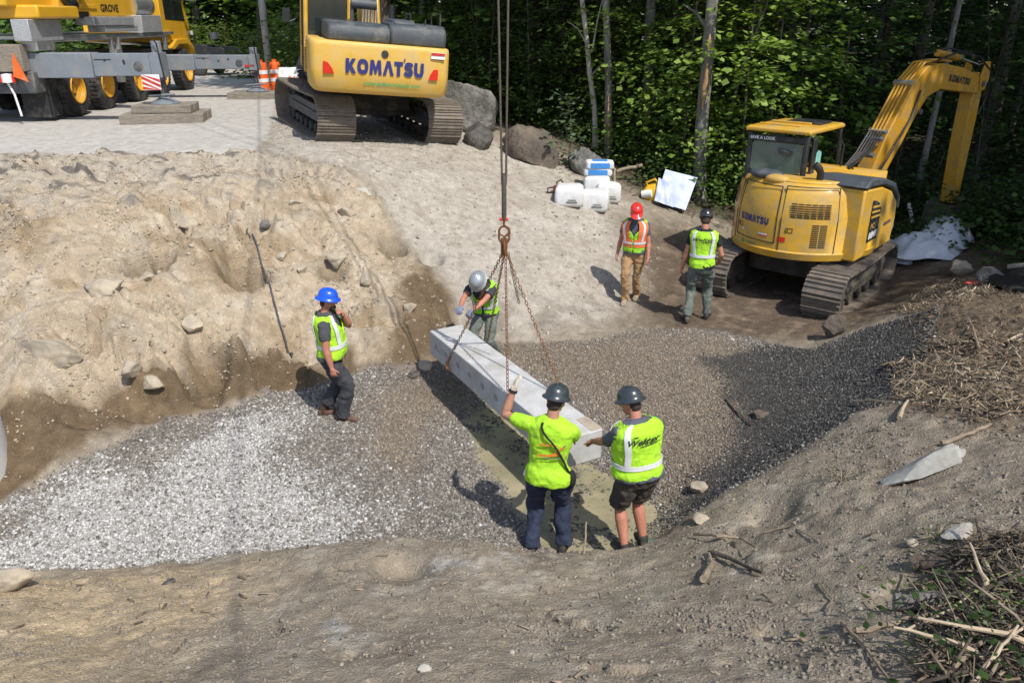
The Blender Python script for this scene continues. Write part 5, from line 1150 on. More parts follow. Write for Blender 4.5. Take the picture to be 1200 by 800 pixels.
# --- man in a black helmet by the compact excavator, back to us
x, y, z = at_g(815, 11.95); yw = R(-14)
P4 = Fig('person', (x, y, z), yw, 'person in a black hard hat seen from behind beside the roofed excavator', lean=.05, twist=-.05, scale=1.03)
P4.make(hands=[(-.30, .06, .82), (.27, .20, .95)], poles=((-.4, -1, 0), (.4, -1, 0)), feet=[(-.15, -.10, .0), (.16, .13, 0)], shin_yaw=(14, -12), head=(R(4), R(-20)), shirt='black_cloth', trousers='sage_canvas', boots='boot_dark', curl=(.5, .5), skin='skin_red', sleeve=.5)
P4.hat('hat_black', brim=.02, peak=.03); P4.vest('lime_cloth', t0=-.03)
P4.band(.14, .185, 3, 357)
for a in (143, 217): P4.band(.16, .55, a-7, a+7)
for a in (45, 315): P4.band(.16, .55, a-7, a+7)
def vest_script(P, t, k=1, ph=180, nm='Walter', w=.19, h=.062):
    vs, fs = text2d(nm, 1, .02, 1, .35); xs = [p[0] for p in vs]; w0 = max(xs)-min(xs); c0 = (max(xs)+min(xs))/2
    q = [((a-c0)/w0*w, b*h*.8) for a, b in vs]; m = P.onback(q, fs, t, ph, .050)
    m.add([P.surf(t-.022+.012*x_, ph-math.degrees((x_-.0)*.11/.15), .050) for x_ in np.linspace(-.2, .8, 7)]+[P.surf(t-.014+.012*x_, ph-math.degrees((x_-.0)*.11/.15), .050) for x_ in np.linspace(-.2, .8, 7)], [(i, i+1, i+8, i+7) for i in range(6)])
    m.add([P.surf(t+.075, ph+22-k_*4, .050) for k_ in range(4)]+[P.surf(t+.084, ph+22-k_*4, .050) for k_ in range(4)], [(i, i+1, i+5, i+4) for i in range(3)])
    m.build('vest_lettering', 'black_letter', P.vs, smooth=False, recalc=False)
vest_script(P4, .40)

# --- man in a lime tee shirt guiding the chain with a raised glove, back to us
x, y, z = at_g(641, 6.32); yw = R(-8)
P5 = Fig('person', (x, y, z-.02), yw, 'person in a lime tee shirt and shoulder strap raising one glove to the chain', lean=.05, side=.07, twist=-.06, scale=1.03, bulk=1.1)
P5.make(hands=[P5.W(aty(602, 456, 6.62)), P5.W(aty(668, 515, 6.75))], poles=((-1, .2, -.9), (.8, -.2, -.6)), feet=[(-.15, -.02, 0), (.16, .06, 0)], shin_yaw=(14, -14), head=(R(-16), R(-14)), shirt='lime_cloth', sleeve=.66, trousers='navy_denim', boots='boot_dark', gloves=('glove_pale', 'glove_pale'), curl=(.28, .6), palm=((.8, .3, 0), (-.3, .3, -1)), legr=1.12, armr=1.05, shirt_end=-.085)
P5.hat('hat_steel', brim=.03, peak=.0, tilt=R(3))
SH = .026
def print_line(P, pts, w, mat, off, nm='shirt_print'):
    m = MB(); V = []; F = []
    for i, (x_, t_) in enumerate(pts):
        d = Vector((pts[min(i+1, len(pts)-1)][0]-pts[max(i-1, 0)][0], pts[min(i+1, len(pts)-1)][1]-pts[max(i-1, 0)][1], 0)).normalized(); n = Vector((-d.y, d.x, 0))*w/2
        for sg in (1, -1): V.append(P.surf(t_+n.y*sg, 180-math.degrees((x_+n.x*sg)/.17), off))
    F = [(2*i, 2*i+1, 2*i+3, 2*i+2) for i in range(len(pts)-1)]; m.add(V, F); return m.build(nm, mat, P.shirt, smooth=False, recalc=False)
print_line(P5, [(-.07+.02*k, .235+.004*k) for k in range(9)], .022, 'print_orange', SH); print_line(P5, [(-.03+.02*k, .222+.001*k) for k in range(8)], .012, 'print_grey', SH+.002)
print_line(P5, [(.03+.016*k, .26+.019*k) for k in range(6)], .020, 'print_orange', SH); print_line(P5, [(.10+.010*k, .345+.012*k) for k in range(3)], .014, 'print_grey', SH+.002)
for k, (a, b) in enumerate(((-.05, .02), (.03, .055))): print_line(P5, [(a, .355), ((a+b)/2, .357), (b, .36)], .018, 'print_orange', SH)
m = MB(); pts = []
for k in range(15):
    q = k/14; pts.append(P5.surf(.555-.56*q, 205-105*q, .030))
m.tube(pts, .011, 6); st_ = m.build('shoulder_strap', 'black_cloth', P5.root)
m = MB(); m.ell(P5.surf(-.03, 96, .04)+Vector((0, 0, -.01)), (.04, .06, .095)); m.build('pouch', 'black_cloth', st_)
m = MB(); m.tube([P5.surf(.015, 268, .02), P5.surf(-.03, 262, .035), P5.surf(-.07, 262, .03)], [.014, .016, .008], 8); m.build('tool_clip', 'aluminium', P5.root)
a_ = P5.arm[0]; m = MB(); m.tube([a_[2]-a_[3]*.03, a_[2]-a_[3]*.005], [.041, .041], 14); m.build('glove_cuff', 'black_cloth', P5.root)

# --- man in shorts steadying the near end of the slab
x, y, z = at_g(741, 6.12); yw = R(20)
P6 = Fig('person', (x, y, z+.0), yw, 'person in a lime vest and dark shorts with one arm stretched out to the slab', lean=.20, side=-.05, twist=.16, fat=1.10, scale=.955, bulk=1.24)
P6.make(hands=[P6.W(aty(664, 525, 6.95)), P6.W(aty(730, 520, 6.95))], poles=((-.2, -.3, -1), (1, -.2, -.4)), feet=[(-.11, -.04, 0), (.13, .02, 0)], shin_yaw=(10, -12), head=(R(28), R(-8)), shirt='slate_tee', sleeve=.75, trousers='olive_shorts', leg_end=(.5, .5), boots='boot_dark', boot_h=.03, curl=(.5, .5), palm=((0, .4, -1), (0, .3, -1)), legr=1.12, armr=1.08, skin='skin_red')
P6.hat('hat_steel', brim=.036, tilt=R(2)); P6.vest('lime_cloth', t0=.0)
P6.band(.11, .155, 3, 357)
for a in (226,): P6.band(.13, .55, a-8, a+8)
for a in (136,): P6.band(.13, .55, a-5, a+5, .026)
for a in (45, 315): P6.band(.13, .55, a-8, a+8)
vest_script(P6, .37, ph=190, w=.18, h=.072)
# ================================================================== THE WOODS
def leaf_mat(name, tr=.35):
    m = bpy.data.materials.new(name); m.use_nodes = True; nt = m.node_tree; L = nt.links; b = nt.nodes['Principled BSDF']; out = nt.nodes['Material Output']
    a = nd(nt, 'ShaderNodeAttribute', attribute_name='Col'); oi = nd(nt, 'ShaderNodeObjectInfo')
    mr = nd(nt, 'ShaderNodeMapRange'); mr.inputs[3].default_value = .78; mr.inputs[4].default_value = 1.2; L.new(oi.outputs['Random'], mr.inputs[0])
    vm = nd(nt, 'ShaderNodeVectorMath', operation='MULTIPLY'); L.new(a.outputs['Color'], vm.inputs[0]); L.new(mr.outputs[0], vm.inputs[1])
    L.new(vm.outputs[0], b.inputs['Base Color']); b.inputs['Roughness'].default_value = .5; b.inputs['Specular IOR Level'].default_value = .35
    t = nd(nt, 'ShaderNodeBsdfTranslucent'); v2 = nd(nt, 'ShaderNodeVectorMath', operation='MULTIPLY'); v2.inputs[1].default_value = (1.3, 1.35, .5); L.new(vm.outputs[0], v2.inputs[0]); L.new(v2.outputs[0], t.inputs['Color'])
    mx = nd(nt, 'ShaderNodeMixShader'); mx.inputs[0].default_value = tr; L.new(b.outputs[0], mx.inputs[1]); L.new(t.outputs[0], mx.inputs[2]); L.new(mx.outputs[0], out.inputs[0])
    MAT[name] = m
leaf_mat('leaf', .40)
def leaves(P, N, size, tones, seed, droop=.35, spread=.7):
    """P: leaf places; each leaf two folded faces lying roughly level and drooping a little"""
    r = np.random.default_rng(seed); n = len(P); yaw = r.random(n)*2*math.pi
    nrm = np.stack([r.normal(0, spread*.55, n), r.normal(0, spread*.55, n), np.ones(n)], -1)+N*.6; nrm /= np.linalg.norm(nrm, axis=1, keepdims=True)
    d = np.stack([np.cos(yaw), np.sin(yaw), -droop*r.random(n)], -1); d -= nrm*(d*nrm).sum(1, keepdims=True); d /= np.linalg.norm(d, axis=1, keepdims=True)
    s = np.cross(d, nrm); sz = (size*(.45+1.1*r.random(n)))[:, None]; w = .34+.14*r.random(n)[:, None]
    V = np.stack([P, P+d*sz*.45+s*sz*w-nrm*sz*.08, P+d*sz, P+d*sz*.45-s*sz*w-nrm*sz*.08], 1)
    i = np.arange(n)[:, None]*4; F = np.concatenate([i+np.array([[0, 1, 2]]), i+np.array([[0, 2, 3]])])
    t = np.array(tones); k = r.random(n); c0 = t[0]+(t[1]-t[0])*k[:, None]; c0 = c0*(.75+.5*r.random((n, 1)))
    return V.reshape(-1, 3), F, np.repeat(c0, 4, axis=0)
G_DARK = ((.028, .056, .014), (.062, .11, .026)); G_MID = ((.075, .14, .026), (.15, .235, .05)); G_LIGHT = ((.15, .24, .04), (.28, .38, .09)); G_PALE = ((.10, .16, .09), (.16, .22, .13)); G_YEL = ((.10, .15, .03), (.17, .22, .05))  # leaf tones: light greens stand for sunlit foliage, dark ones for shaded
def branch_sprays(base, top, n, reach, seed, zmin=.2, taper=.4):
    r = np.random.default_rng(seed); S = []; L = []
    for k in range(n):
        h = zmin+(1-zmin)*((k+r.random())/n); a = k*2.4+r.random()*.8; R_ = reach*(1-taper*abs(h-.45)*1.6)*(.55+.6*r.random())
        o = base+(top-base)*h; e = o+np.array([math.cos(a)*R_, math.sin(a)*R_, R_*(.30*r.random()-.02)])
        L.append((o, e)); 
        for q in np.linspace(.35, 1, max(2, int(R_/.28))): S.append(o+(e-o)*q+r.normal(0, .07, 3))
    return np.array(S), L
def tree_mesh(name, h, reach, nbr, per, size, tones, seed, zmin=.15, trunk_r=.03, bend=.2, bark='bark_brown', crown_name='crown', flat=.10, rad=.26):
    """returns an Empty with trunk and crown meshes, base at the origin"""
    r = np.random.default_rng(seed); e = empty(name, (0, 0, 0))
    pts = [np.array([0, 0, -.15])]; dx, dy = r.normal(0, bend, 2)
    for k in range(1, 8): q = k/7; pts.append(np.array([dx*q*q+.05*math.sin(q*6+seed), dy*q*q+.05*math.cos(q*5+seed), h*q]))
    m = MB(); m.tube(pts, [trunk_r*(1.25-.95*k/7) for k in range(8)], 9)
    S, L = branch_sprays(pts[0], pts[-1], nbr, reach, seed+1, zmin)
    for o, d in L: m.tube([o, o+(d-o)*.5+np.array([0, 0, .04]), d], [trunk_r*.32, trunk_r*.2, trunk_r*.08], 5)
    m.build('trunk', bark, e)
    P = np.repeat(S, per, axis=0); P = P+np.stack([r.normal(0, rad, len(P)), r.normal(0, rad, len(P)), r.normal(0, flat, len(P))], -1)
    P[:, 2] -= .25*((P[:, :2]-np.repeat(S, per, axis=0)[:, :2])**2).sum(1)/max(rad, .1)
    P[:, 2] = np.maximum(P[:, 2], .03)
    out = P-np.array([0, 0, h*.4]); out /= np.linalg.norm(out, axis=1, keepdims=True)+1e-6
    V, F, c = leaves(P, out*.4, size, tones, seed+2); o = np_mesh(crown_name, V, F, 'leaf', 3, c); o.parent = e
    return e
def place(src, x, y, rz, s, used=set(), label=None, cat=None, group=None, dz=0):
    o = src if id(src) not in used else copy_tree(src); used.add(id(src))
    o.location = (x, y, gz(x, y)+dz); o.rotation_euler = (0, 0, rz); o.scale = (s, s, s*random.uniform(.9, 1.12)); return tag(o, label, cat, group)
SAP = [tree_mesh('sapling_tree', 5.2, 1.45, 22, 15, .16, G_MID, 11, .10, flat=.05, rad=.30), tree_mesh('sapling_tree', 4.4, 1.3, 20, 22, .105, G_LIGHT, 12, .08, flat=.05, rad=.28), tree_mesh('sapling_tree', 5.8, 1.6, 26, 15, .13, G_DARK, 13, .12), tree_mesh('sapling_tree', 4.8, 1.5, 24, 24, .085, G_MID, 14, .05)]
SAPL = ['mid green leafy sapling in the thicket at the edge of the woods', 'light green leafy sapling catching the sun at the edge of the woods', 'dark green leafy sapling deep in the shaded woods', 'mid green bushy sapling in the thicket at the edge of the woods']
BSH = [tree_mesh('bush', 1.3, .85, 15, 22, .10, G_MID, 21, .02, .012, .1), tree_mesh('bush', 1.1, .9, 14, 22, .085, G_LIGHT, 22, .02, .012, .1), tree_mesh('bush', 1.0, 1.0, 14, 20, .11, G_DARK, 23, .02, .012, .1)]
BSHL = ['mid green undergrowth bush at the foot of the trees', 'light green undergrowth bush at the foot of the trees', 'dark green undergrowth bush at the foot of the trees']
rd = random.Random(77)
edge = [(-5.6, 25), (-3.6, 23.4), (-1, 21.7), (1.2, 20.9), (2.6, 19.6), (3.6, 18.6), (5, 18.2), (7, 17.9), (9, 17.0), (10.8, 15.6), (12, 13)]
def edgept(t):
    t *= len(edge)-1; i = min(int(t), len(edge)-2); k = t-i; return edge[i][0]+(edge[i+1][0]-edge[i][0])*k, edge[i][1]+(edge[i+1][1]-edge[i][1])*k
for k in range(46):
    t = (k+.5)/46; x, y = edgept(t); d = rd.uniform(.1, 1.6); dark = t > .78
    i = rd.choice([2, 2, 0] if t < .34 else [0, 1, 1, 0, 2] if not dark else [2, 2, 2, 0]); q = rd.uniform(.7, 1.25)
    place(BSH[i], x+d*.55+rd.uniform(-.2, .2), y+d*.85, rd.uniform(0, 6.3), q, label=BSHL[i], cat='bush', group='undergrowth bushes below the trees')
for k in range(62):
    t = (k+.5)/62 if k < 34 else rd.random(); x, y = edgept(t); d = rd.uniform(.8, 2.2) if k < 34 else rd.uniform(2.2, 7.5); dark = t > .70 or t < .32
    i = rd.choice([0, 1, 3, 1] if d < 2.2 and not dark else [2, 2, 0, 3, 2])  # paler leaf copies on the sunny stretch, dark copies where shade lies
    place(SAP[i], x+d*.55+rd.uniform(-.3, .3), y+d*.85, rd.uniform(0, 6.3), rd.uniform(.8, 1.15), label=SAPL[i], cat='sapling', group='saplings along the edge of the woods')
TALL = tree_mesh('sapling_tree', 6.6, 1.5, 28, 20, .145, G_LIGHT, 15, .12, flat=.05, rad=.34); TALM = tree_mesh('sapling_tree', 7.0, 1.7, 28, 20, .145, G_MID, 16, .10, flat=.05, rad=.34)
for k, (u, Y, s_, t) in enumerate(((874, 18.7, .95, 0), (800, 19.3, 1.0, 0), (778, 20.6, 1.0, 1), (738, 20.9, .95, 0), (900, 18.9, 1.0, 0), (930, 19.6, 1.05, 1), (700, 22.2, 1.0, 0), (870, 20.6, 1.05, 1), (980, 20.0, 1.0, 1))):
    x = (u-600)/FOC*(Y*CP+(CAMZ-2.5)*SP); place(TALM if t else TALL, x, Y, k*1.9, s_, label='tall mid green sapling among the trunks at the edge of the woods' if t else 'tall bright green sapling among the trunks at the edge of the woods', cat='sapling', group='tall saplings among the trunks')
# standing trees: trunk with limbs, crown high above
def crown_variant(seed, tones, r0=2.6, h=7.5, n=2600, size=.30):
    r = np.random.default_rng(seed); C = r.normal(size=(70, 3)); C /= np.linalg.norm(C, axis=1, keepdims=True); C *= (r.random((70, 1))**.4)*np.array([r0, r0, h/2])
    P = np.repeat(C, n//70, axis=0); P = P+r.normal(0, 1, P.shape)*np.array([.55, .55, .30]); V, F, c = leaves(P, P*.05, size, tones, seed+1); return V, F, c
CROWNS = [crown_variant(31, G_MID), crown_variant(32, G_DARK), crown_variant(33, G_LIGHT)]
crown_me = {}
def big_tree(name, pts, r0, r1, bark, label, crown=0, ch=8.5, cs=1.0, scars=(), limbs=(), group=None):
    b = Vector(pts[0]); e = empty(name, b, (0, 0, 0), label, 'tree', group)
    ps = [Vector(p)-b for p in pts]; tip = ps[-1]; dirn = (ps[-1]-ps[-2]).normalized(); ps.append(tip+dirn*3+Vector((0, 0, 2))); n = len(ps)
    fine = [];
    for i in range(n-1):
        for q in (0, .25, .5, .75): fine.append(ps[i].lerp(ps[i+1], q))
    fine.append(ps[-1]); L = len(fine); rr = [(r0+(r1-r0)*k/(L-1))*(1+.35*math.exp(-k*1.2))*(1+.05*math.sin(k*2.1+r0*40)) for k in range(L)]
    m = MB(); m.tube([ps[0]-Vector((0, 0, .25))]+fine, [rr[0]*1.25]+rr, 14)
    for a, d, r_ in limbs: m.tube([Vector(a)-b, (Vector(a)-b).lerp(Vector(d)-b, .5)+Vector((0, 0, .12)), Vector(d)-b], [r_, r_*.7, r_*.3], 6)
    tk = m.build('trunk', bark, e)
    for p0, p1, w in scars:
        m = MB(); a = Vector(p0)-b; c = Vector(p1)-b; m.tube([a, a.lerp(c, .5), c], [w*.35, w, w*.3], 8); m.build('bark_wound', 'bark_torn', tk)
    k = crown
    if k is not None:
        if k not in crown_me:
            V, F, c = CROWNS[k]; o = np_mesh('crown', V, F, 'leaf', 3, c); crown_me[k] = o.data; o.parent = e
        else: o = bpy.data.objects.new('crown', crown_me[k]); COL.objects.link(o); o.parent = e
        o.location = ps[-1]+Vector((0, 0, ch-8.5+2.0)); o.scale = (cs,)*3
    return e
def up(u0, v0, Y0, u1, v1=0, dY=0, mid=()):
    x, y = aty(u0, v0, Y0).xy; p0 = Vector((x, y, gz(x, y))); P = [p0]
    for (u, v) in mid: P.append(aty(u, v, Y0+dY*.5))
    P.append(aty(u1, v1, Y0+dY)); return P
A = up(818, 235, 18.4, 835, 0, 0, [(822, 150), (828, 80)])
big_tree('tree', A, .155, .12, 'bark_grey', 'thick grey tree with a torn strip of bark behind the black helmet', 0, 9, 1.1, scars=[(aty(829, 75, 18.24), aty(823, 128, 18.24), .07), (aty(832, 40, 18.24), aty(830, 60, 18.24), .05)], limbs=[(aty(832, 40, 18.4), aty(800, 5, 18.9), .04)])
A = up(757, 205, 20.4, 763, 0, 0, [(759, 120)]); big_tree('tree', A, .14, .11, 'bark_grey', 'grey tree with a bare pale scar standing above the blue white sheet', 2, 8.5, .9, scars=[(aty(762, 30, 20.27), aty(761, 75, 20.27), .05), (aty(760, 125, 20.27), aty(759, 148, 20.27), .045)])
A = up(712, 196, 20.2, 710, 0, 0, [(713, 100)]); big_tree('tree', A, .095, .08, 'bark_grey', 'straight slim grey tree beside the crooked pale one', 0, 8.5, .8, scars=[(aty(713, 110, 20.09), aty(713, 175, 20.09), .035)])
A = up(697, 185, 20.6, 682, 0, 0, [(697, 130), (691, 85), (688, 50)]); big_tree('tree', A, .075, .055, 'rock_pale', 'crooked pale birch like tree rising behind the white sacks', 2, 8, .7, limbs=[(aty(692, 90, 20.6), aty(712, 78, 20.5), .022), (aty(694, 60, 20.6), aty(706, 0, 20.3), .03), (aty(689, 55, 20.6), aty(665, 25, 20.4), .02)])
A = up(868, 170, 22.5, 886, 0, 0, [(876, 80)]); big_tree('tree', A, .24, .2, 'bark_brown', 'broad dark trunk in the shade beyond the thick grey tree', 1, 9, 1.1)
A = up(1072, 235, 18.6, 1112, 60, .4, [(1090, 155)]); big_tree('tree', A, .085, .05, 'bark_grey', 'thin pale trunk slanting behind the raised excavator arm', 1, 8, .7)
A = up(640, 120, 24, 629, 0, 0, [(634, 60)]); big_tree('tree', A, .17, .13, 'bark_brown', 'dark slightly bent trunk beyond the brown boulder', 1, 9, 1.0)
A = up(840, 160, 19.2, 897, 10, 0, [(868, 85)]); big_tree('tree', A, .035, .025, 'bark_grey', 'thin bare stem leaning steeply beside the thick grey tree', None)
A = up(545, 70, 25, 575, 0, 0, [(556, 40)]); big_tree('tree', A, .05, .03, 'bark_grey', 'thin bare stem leaning in the shade above the grey boulder', None)
for k in range(26):
    x = rd.uniform(-4, 24); y = 21.5+rd.uniform(1.5, 12)-max(0, x-6)*.35; z = gz(x, y); h = rd.uniform(6, 7.5); a = rd.uniform(-.5, .5)
    big_tree('tree', [(x, y, z), (x+a*.4, y, z+3), (x+a, y+.2, z+h)], rd.uniform(.08, .2), .08, rd.choice(['bark_brown', 'bark_grey']), 'tree trunk standing in the dim interior of the woods', rd.choice([0, 1, 1]), 9, rd.uniform(.9, 1.25), group='trees in the dim interior of the woods')
# trees just past the frame on the sunny side: they shade the compact excavator's boom and the near bank
for x, y, s_, l in ((14.8, 8.8, 1.15, 'tall leafy tree beyond the wood chip mound'), (13.8, 12.2, 1.2, 'tall leafy tree beyond the two boulders and the black sheet'), (15.6, 3.6, 1.1, 'tall leafy tree beside the brush heap'), (15.5, 15.5, 1.2, 'tall leafy tree beyond the slanting trunk')):
    z = gz(x, y); big_tree('tree', [(x, y, z), (x+.1, y, z+3), (x+.2, y+.2, z+5)], .22, .14, 'bark_brown', l, 0, 8.5, s_)
# the far wood as one mass
r = np.random.default_rng(5)
def mass(n, x0, x1, y0, y1, h, size, tones, seed, zf=0):
    r = np.random.default_rng(seed); m = n//24; cx = r.uniform(x0, x1, m); cy = r.uniform(y0, y1, m); cz = r.random(m)**1.1*h
    P = np.repeat(np.stack([cx, cy, cz], -1), 24, axis=0)+r.normal(0, 1, (m*24, 3))*np.array([.8, .8, .35]); P[:, 2] = np.maximum(P[:, 2], .1)+base_z(P[:, 0], P[:, 1])
    return leaves(P, np.zeros_like(P)+np.array([0, -.3, 0]), size, tones, seed+1)
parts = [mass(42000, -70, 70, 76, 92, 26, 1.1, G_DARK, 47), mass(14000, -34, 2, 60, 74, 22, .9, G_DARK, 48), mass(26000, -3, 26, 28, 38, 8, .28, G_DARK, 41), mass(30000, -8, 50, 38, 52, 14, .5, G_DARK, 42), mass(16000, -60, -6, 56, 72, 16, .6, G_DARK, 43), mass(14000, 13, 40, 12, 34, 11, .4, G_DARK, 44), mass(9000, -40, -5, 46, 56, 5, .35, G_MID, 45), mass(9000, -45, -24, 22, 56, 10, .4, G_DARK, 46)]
V = []; F = []; c = []; o = 0
for v, f, q in parts: V.append(v); F.append(f+o); c.append(q); o += len(v)
tag(np_mesh('far_woods', np.concatenate(V), np.concatenate(F), 'leaf', 3, np.concatenate(c)), 'dense far woodland closing the view behind the site', 'woodland', kind='stuff')
# sunny shrubs by the road pole
SHR = tree_mesh('shrub', 2.0, 1.3, 18, 22, .13, G_YEL, 51, .02, .02, .1)
for k, (u, v, Y, s_, l) in enumerate(((345, 62, 31, 1.15, 'sunlit shrub between the road pole and the large excavator'), (325, 66, 32, 1.0, 'sunlit shrub just behind the road pole'), (292, 70, 36, 1.0, 'sunlit shrub at the road bend behind the far outrigger'), (265, 64, 44, 1.1, 'small sunlit shrub along the far road edge'), (222, 64, 42, 1.2, 'small sunlit shrub near the crane cab mirror'), (356, 50, 34, 1.3, 'tall sunlit shrub behind the black corrugated pipe'))):
    p = aty(u, v, Y); place(SHR, p.x, p.y, k*1.3, s_, label=l, cat='shrub', group='sunlit shrubs along the road')
for k, (u, Y, l) in enumerate(((225, 52, 'dark evergreen like tree over the road bend'), (262, 56, 'dark leafy tree over the far road edge'), (300, 50, 'dark leafy tree behind the sunlit shrubs'), (180, 58, 'dark leafy tree beyond the crane cab'), (350, 44, 'leafy tree behind the road pole shrubs'), (395, 40, 'leafy tree behind the large excavator'))):
    p = aty(u, 30, Y); z = gz(p.x, p.y); big_tree('tree', [(p.x, p.y, z), (p.x+.1, p.y, z+1.5), (p.x+.2, p.y, z+2.2)], .2, .12, 'bark_brown', l, k % 3, 6.5, 1.25)
# leafy spray in front of the brown boulder, weeds at the near corner
tp = tree_mesh('sapling_tree', 1.5, .5, 10, 9, .12, G_PALE, 61, .15, .012, .2, rad=.14); p = on(668, 196); place(tp, p.x, p.y, 0, 1.0, label='young plant with pale round leaves in front of the brown boulder', cat='sapling')
FERN = tree_mesh('bush', .9, .9, 14, 26, .09, G_DARK, 24, .02, .012, .1)
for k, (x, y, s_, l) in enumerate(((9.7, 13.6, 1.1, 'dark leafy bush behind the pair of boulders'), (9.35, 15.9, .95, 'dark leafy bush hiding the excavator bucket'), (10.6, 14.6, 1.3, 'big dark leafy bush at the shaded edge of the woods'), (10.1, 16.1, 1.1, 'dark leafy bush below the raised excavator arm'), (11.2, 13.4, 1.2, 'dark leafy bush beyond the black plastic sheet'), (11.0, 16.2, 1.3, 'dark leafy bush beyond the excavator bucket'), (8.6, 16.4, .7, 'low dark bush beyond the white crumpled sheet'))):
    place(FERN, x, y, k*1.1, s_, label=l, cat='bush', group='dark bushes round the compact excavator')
# ================================================================== LOAD, LIFTING GEAR
bd = (BNL-BFL).normalized(); bs = (BFR-BFL).normalized(); BL = (BNL-BFL).length; BW = (BFR-BFL).length; BH = .36
b_rot = math.atan2(bd.y, bd.x)
# slab axes: x along the slab towards the near end, y across (towards the chain side with the pockets is -y'), z up; origin under the far end
SB = empty('concrete_slab', (BFL.x, BFL.y, BFL.z-BH), (0, 0, b_rot), 'long pale concrete slab hanging from rusty chains above the wet trench', 'concrete slab')
BMi = (Matrix.Translation(SB.location) @ Matrix.Rotation(b_rot, 4, 'Z')).inverted()
yW = (BMi @ BFR).y; m = MB()
lo, hi = min(0, yW), max(0, yW)
m.prism([(lo, 0), (hi, 0), (hi, BH), (lo, BH)], 'x', 0, BL); m.build('slab_body', 'concrete', SB, bevel=.014)
sgn = -1 if yW > 0 else 1      # outward direction of the long face that carries the pockets (the face at y = 0)
for k in range(9):
    x = .55+k*.36; m = MB(); m.lathe([(.045, .006), (.04, .0025), (.0, .0025)], (x, 0, BH*.52), (0, sgn, 0), 16, cap=False); m.build('side_pocket', 'concrete_mark', SB)
m = MB(); m.box((.30, sgn*.002, .16), (.34, .004, .012)); m.box((.22, sgn*.002, .20), (.08, .004, .05)); m.box((.42, sgn*.002, .21), (.1, .004, .04)); m.build('form_mark', 'concrete_mark', SB)
m = MB(); m.box((BL-.16, yW*.86, BH+.002), (.3, .14, .004)); m.build('mud_smear', 'rock_sandy', SB)
SL = empty('chain_sling', HOOK, (0, 0, 0), 'rusty four leg chain sling between the crane hook and the slab', 'chain sling')
def link(m, c, d, nrm, L=.054, w=.027, r=.005):
    s = d.cross(nrm).normalized(); pts = []
    for k in range(10):
        a = 2*math.pi*k/10; pts.append(c+d*(math.copysign(L/2-w/2, math.cos(a))*(abs(math.cos(a)) > .05)+math.cos(a)*w/2)+s*(math.sin(a)*w/2))
    n = len(pts); rings = []
    for i in range(n):
        t = (pts[(i+1) % n]-pts[i-1]).normalized(); u = nrm
        v = t.cross(u); rings.append([pts[i]+(u*math.cos(a)+v*math.sin(a))*r for a in (2*math.pi*k/5 for k in range(5))])
    o = len(m.v); m.v += [tuple(p) for rg in rings for p in rg]
    for i in range(n):
        for k in range(5): a = o+i*5+k; b = o+i*5+(k+1) % 5; c_ = o+((i+1) % n)*5+(k+1) % 5; d_ = o+((i+1) % n)*5+k; m.f.append([a, b, c_, d_])
def chain(p, q, sag=.0):
    m = MB(); d = q-p; n = int(d.length/.046); dn = d.normalized(); x, y = frame_from(dn)
    for k in range(n+1):
        c = p+d*(k/n); c = c+Vector((0, 0, -sag*4*(k/n)*(1-k/n))); a = R(45 if k % 2 else -45); link(m, c, dn, x*math.cos(a)+y*math.sin(a))
    return m
top = Vector((0, 0, -.30))
def world(lx, ly, lz): return BMi.inverted() @ Vector((lx, ly, lz))
att = [(world(.62, sgn*.03, .10), 'far pocket face'), (world(.70, yW-sgn*.03, .22), ''), (world(2.35, sgn*.03, .22), ''), (world(2.75, yW-sgn*.03, .30), '')]
for k, (p, _) in enumerate(att):
    q = p-HOOK; st = top+Vector(((-.02, .0, .015, .03)[k], 0, 0)); ck = chain(st, q, .01).build('chain', 'rust', SL, recalc=False, angle=180)
    m = MB(); dn = (q-st).normalized(); m.tube([q-dn*.03, q+Vector((0, 0, -.03)), q+Vector((0, 0, -.075))+bd*.03, q+Vector((0, 0, -.06))+bd*.07, q+Vector((0, 0, -.02))+bd*.075], [.014, .018, .018, .014, .008], 8); m.build('chain_hook', 'rust', ck)
m = MB(); link(m, Vector((0, 0, -.08)), Vector((0, 0, 1)), Vector((0, 1, 0)), .20, .12, .014); link(m, Vector((0, 0, -.22)), Vector((0, 0, 1)), Vector((1, 0, 0)), .16, .075, .013); m.build('master_link', 'rust', SL, recalc=False, angle=180)
m = MB(); m.tube([(-.015, 0, -.12), (-.02, .0, -.35)], .022, 6); m.tube([(.02, 0, -.12), (.015, .0, -.33)], .02, 6); m.build('shortening_clutch', 'rust', SL)
ck = chain(Vector((.05, .02, -.32)), Vector((.17, .03, -.9)), .0).build('spare_chain', 'wire_rope', SL, recalc=False, angle=180)
# hook and weight belong to the crane's ropes
m = MB(); hp = [Minv @ (HOOK+Vector(v)) for v in ((0, 0, .62), (0, 0, .56), (0, 0, .14), (0, 0, .10))]; m.tube(hp, [.016, .028, .028, .022], 14); hb = m.build('hook_weight', 'wire_rope', CR)
m = MB(); hp = [Minv @ (HOOK+Vector(v)) for v in ((0, 0, .10), (0, 0, .03), (.055, 0, -.01), (.06, 0, -.06), (.0, 0, -.105), (-.055, 0, -.06))]; m.tube(hp, [.014, .015, .017, .017, .015, .006], 10); m.build('hook', 'rust', hb)
m = MB(); m.cyl(Minv @ (HOOK+Vector((-.055, 0, .10))), Minv @ (HOOK+Vector((.045, 0, .10))), .017, n=10); m.build('shackle_pin', 'red_paint', hb)

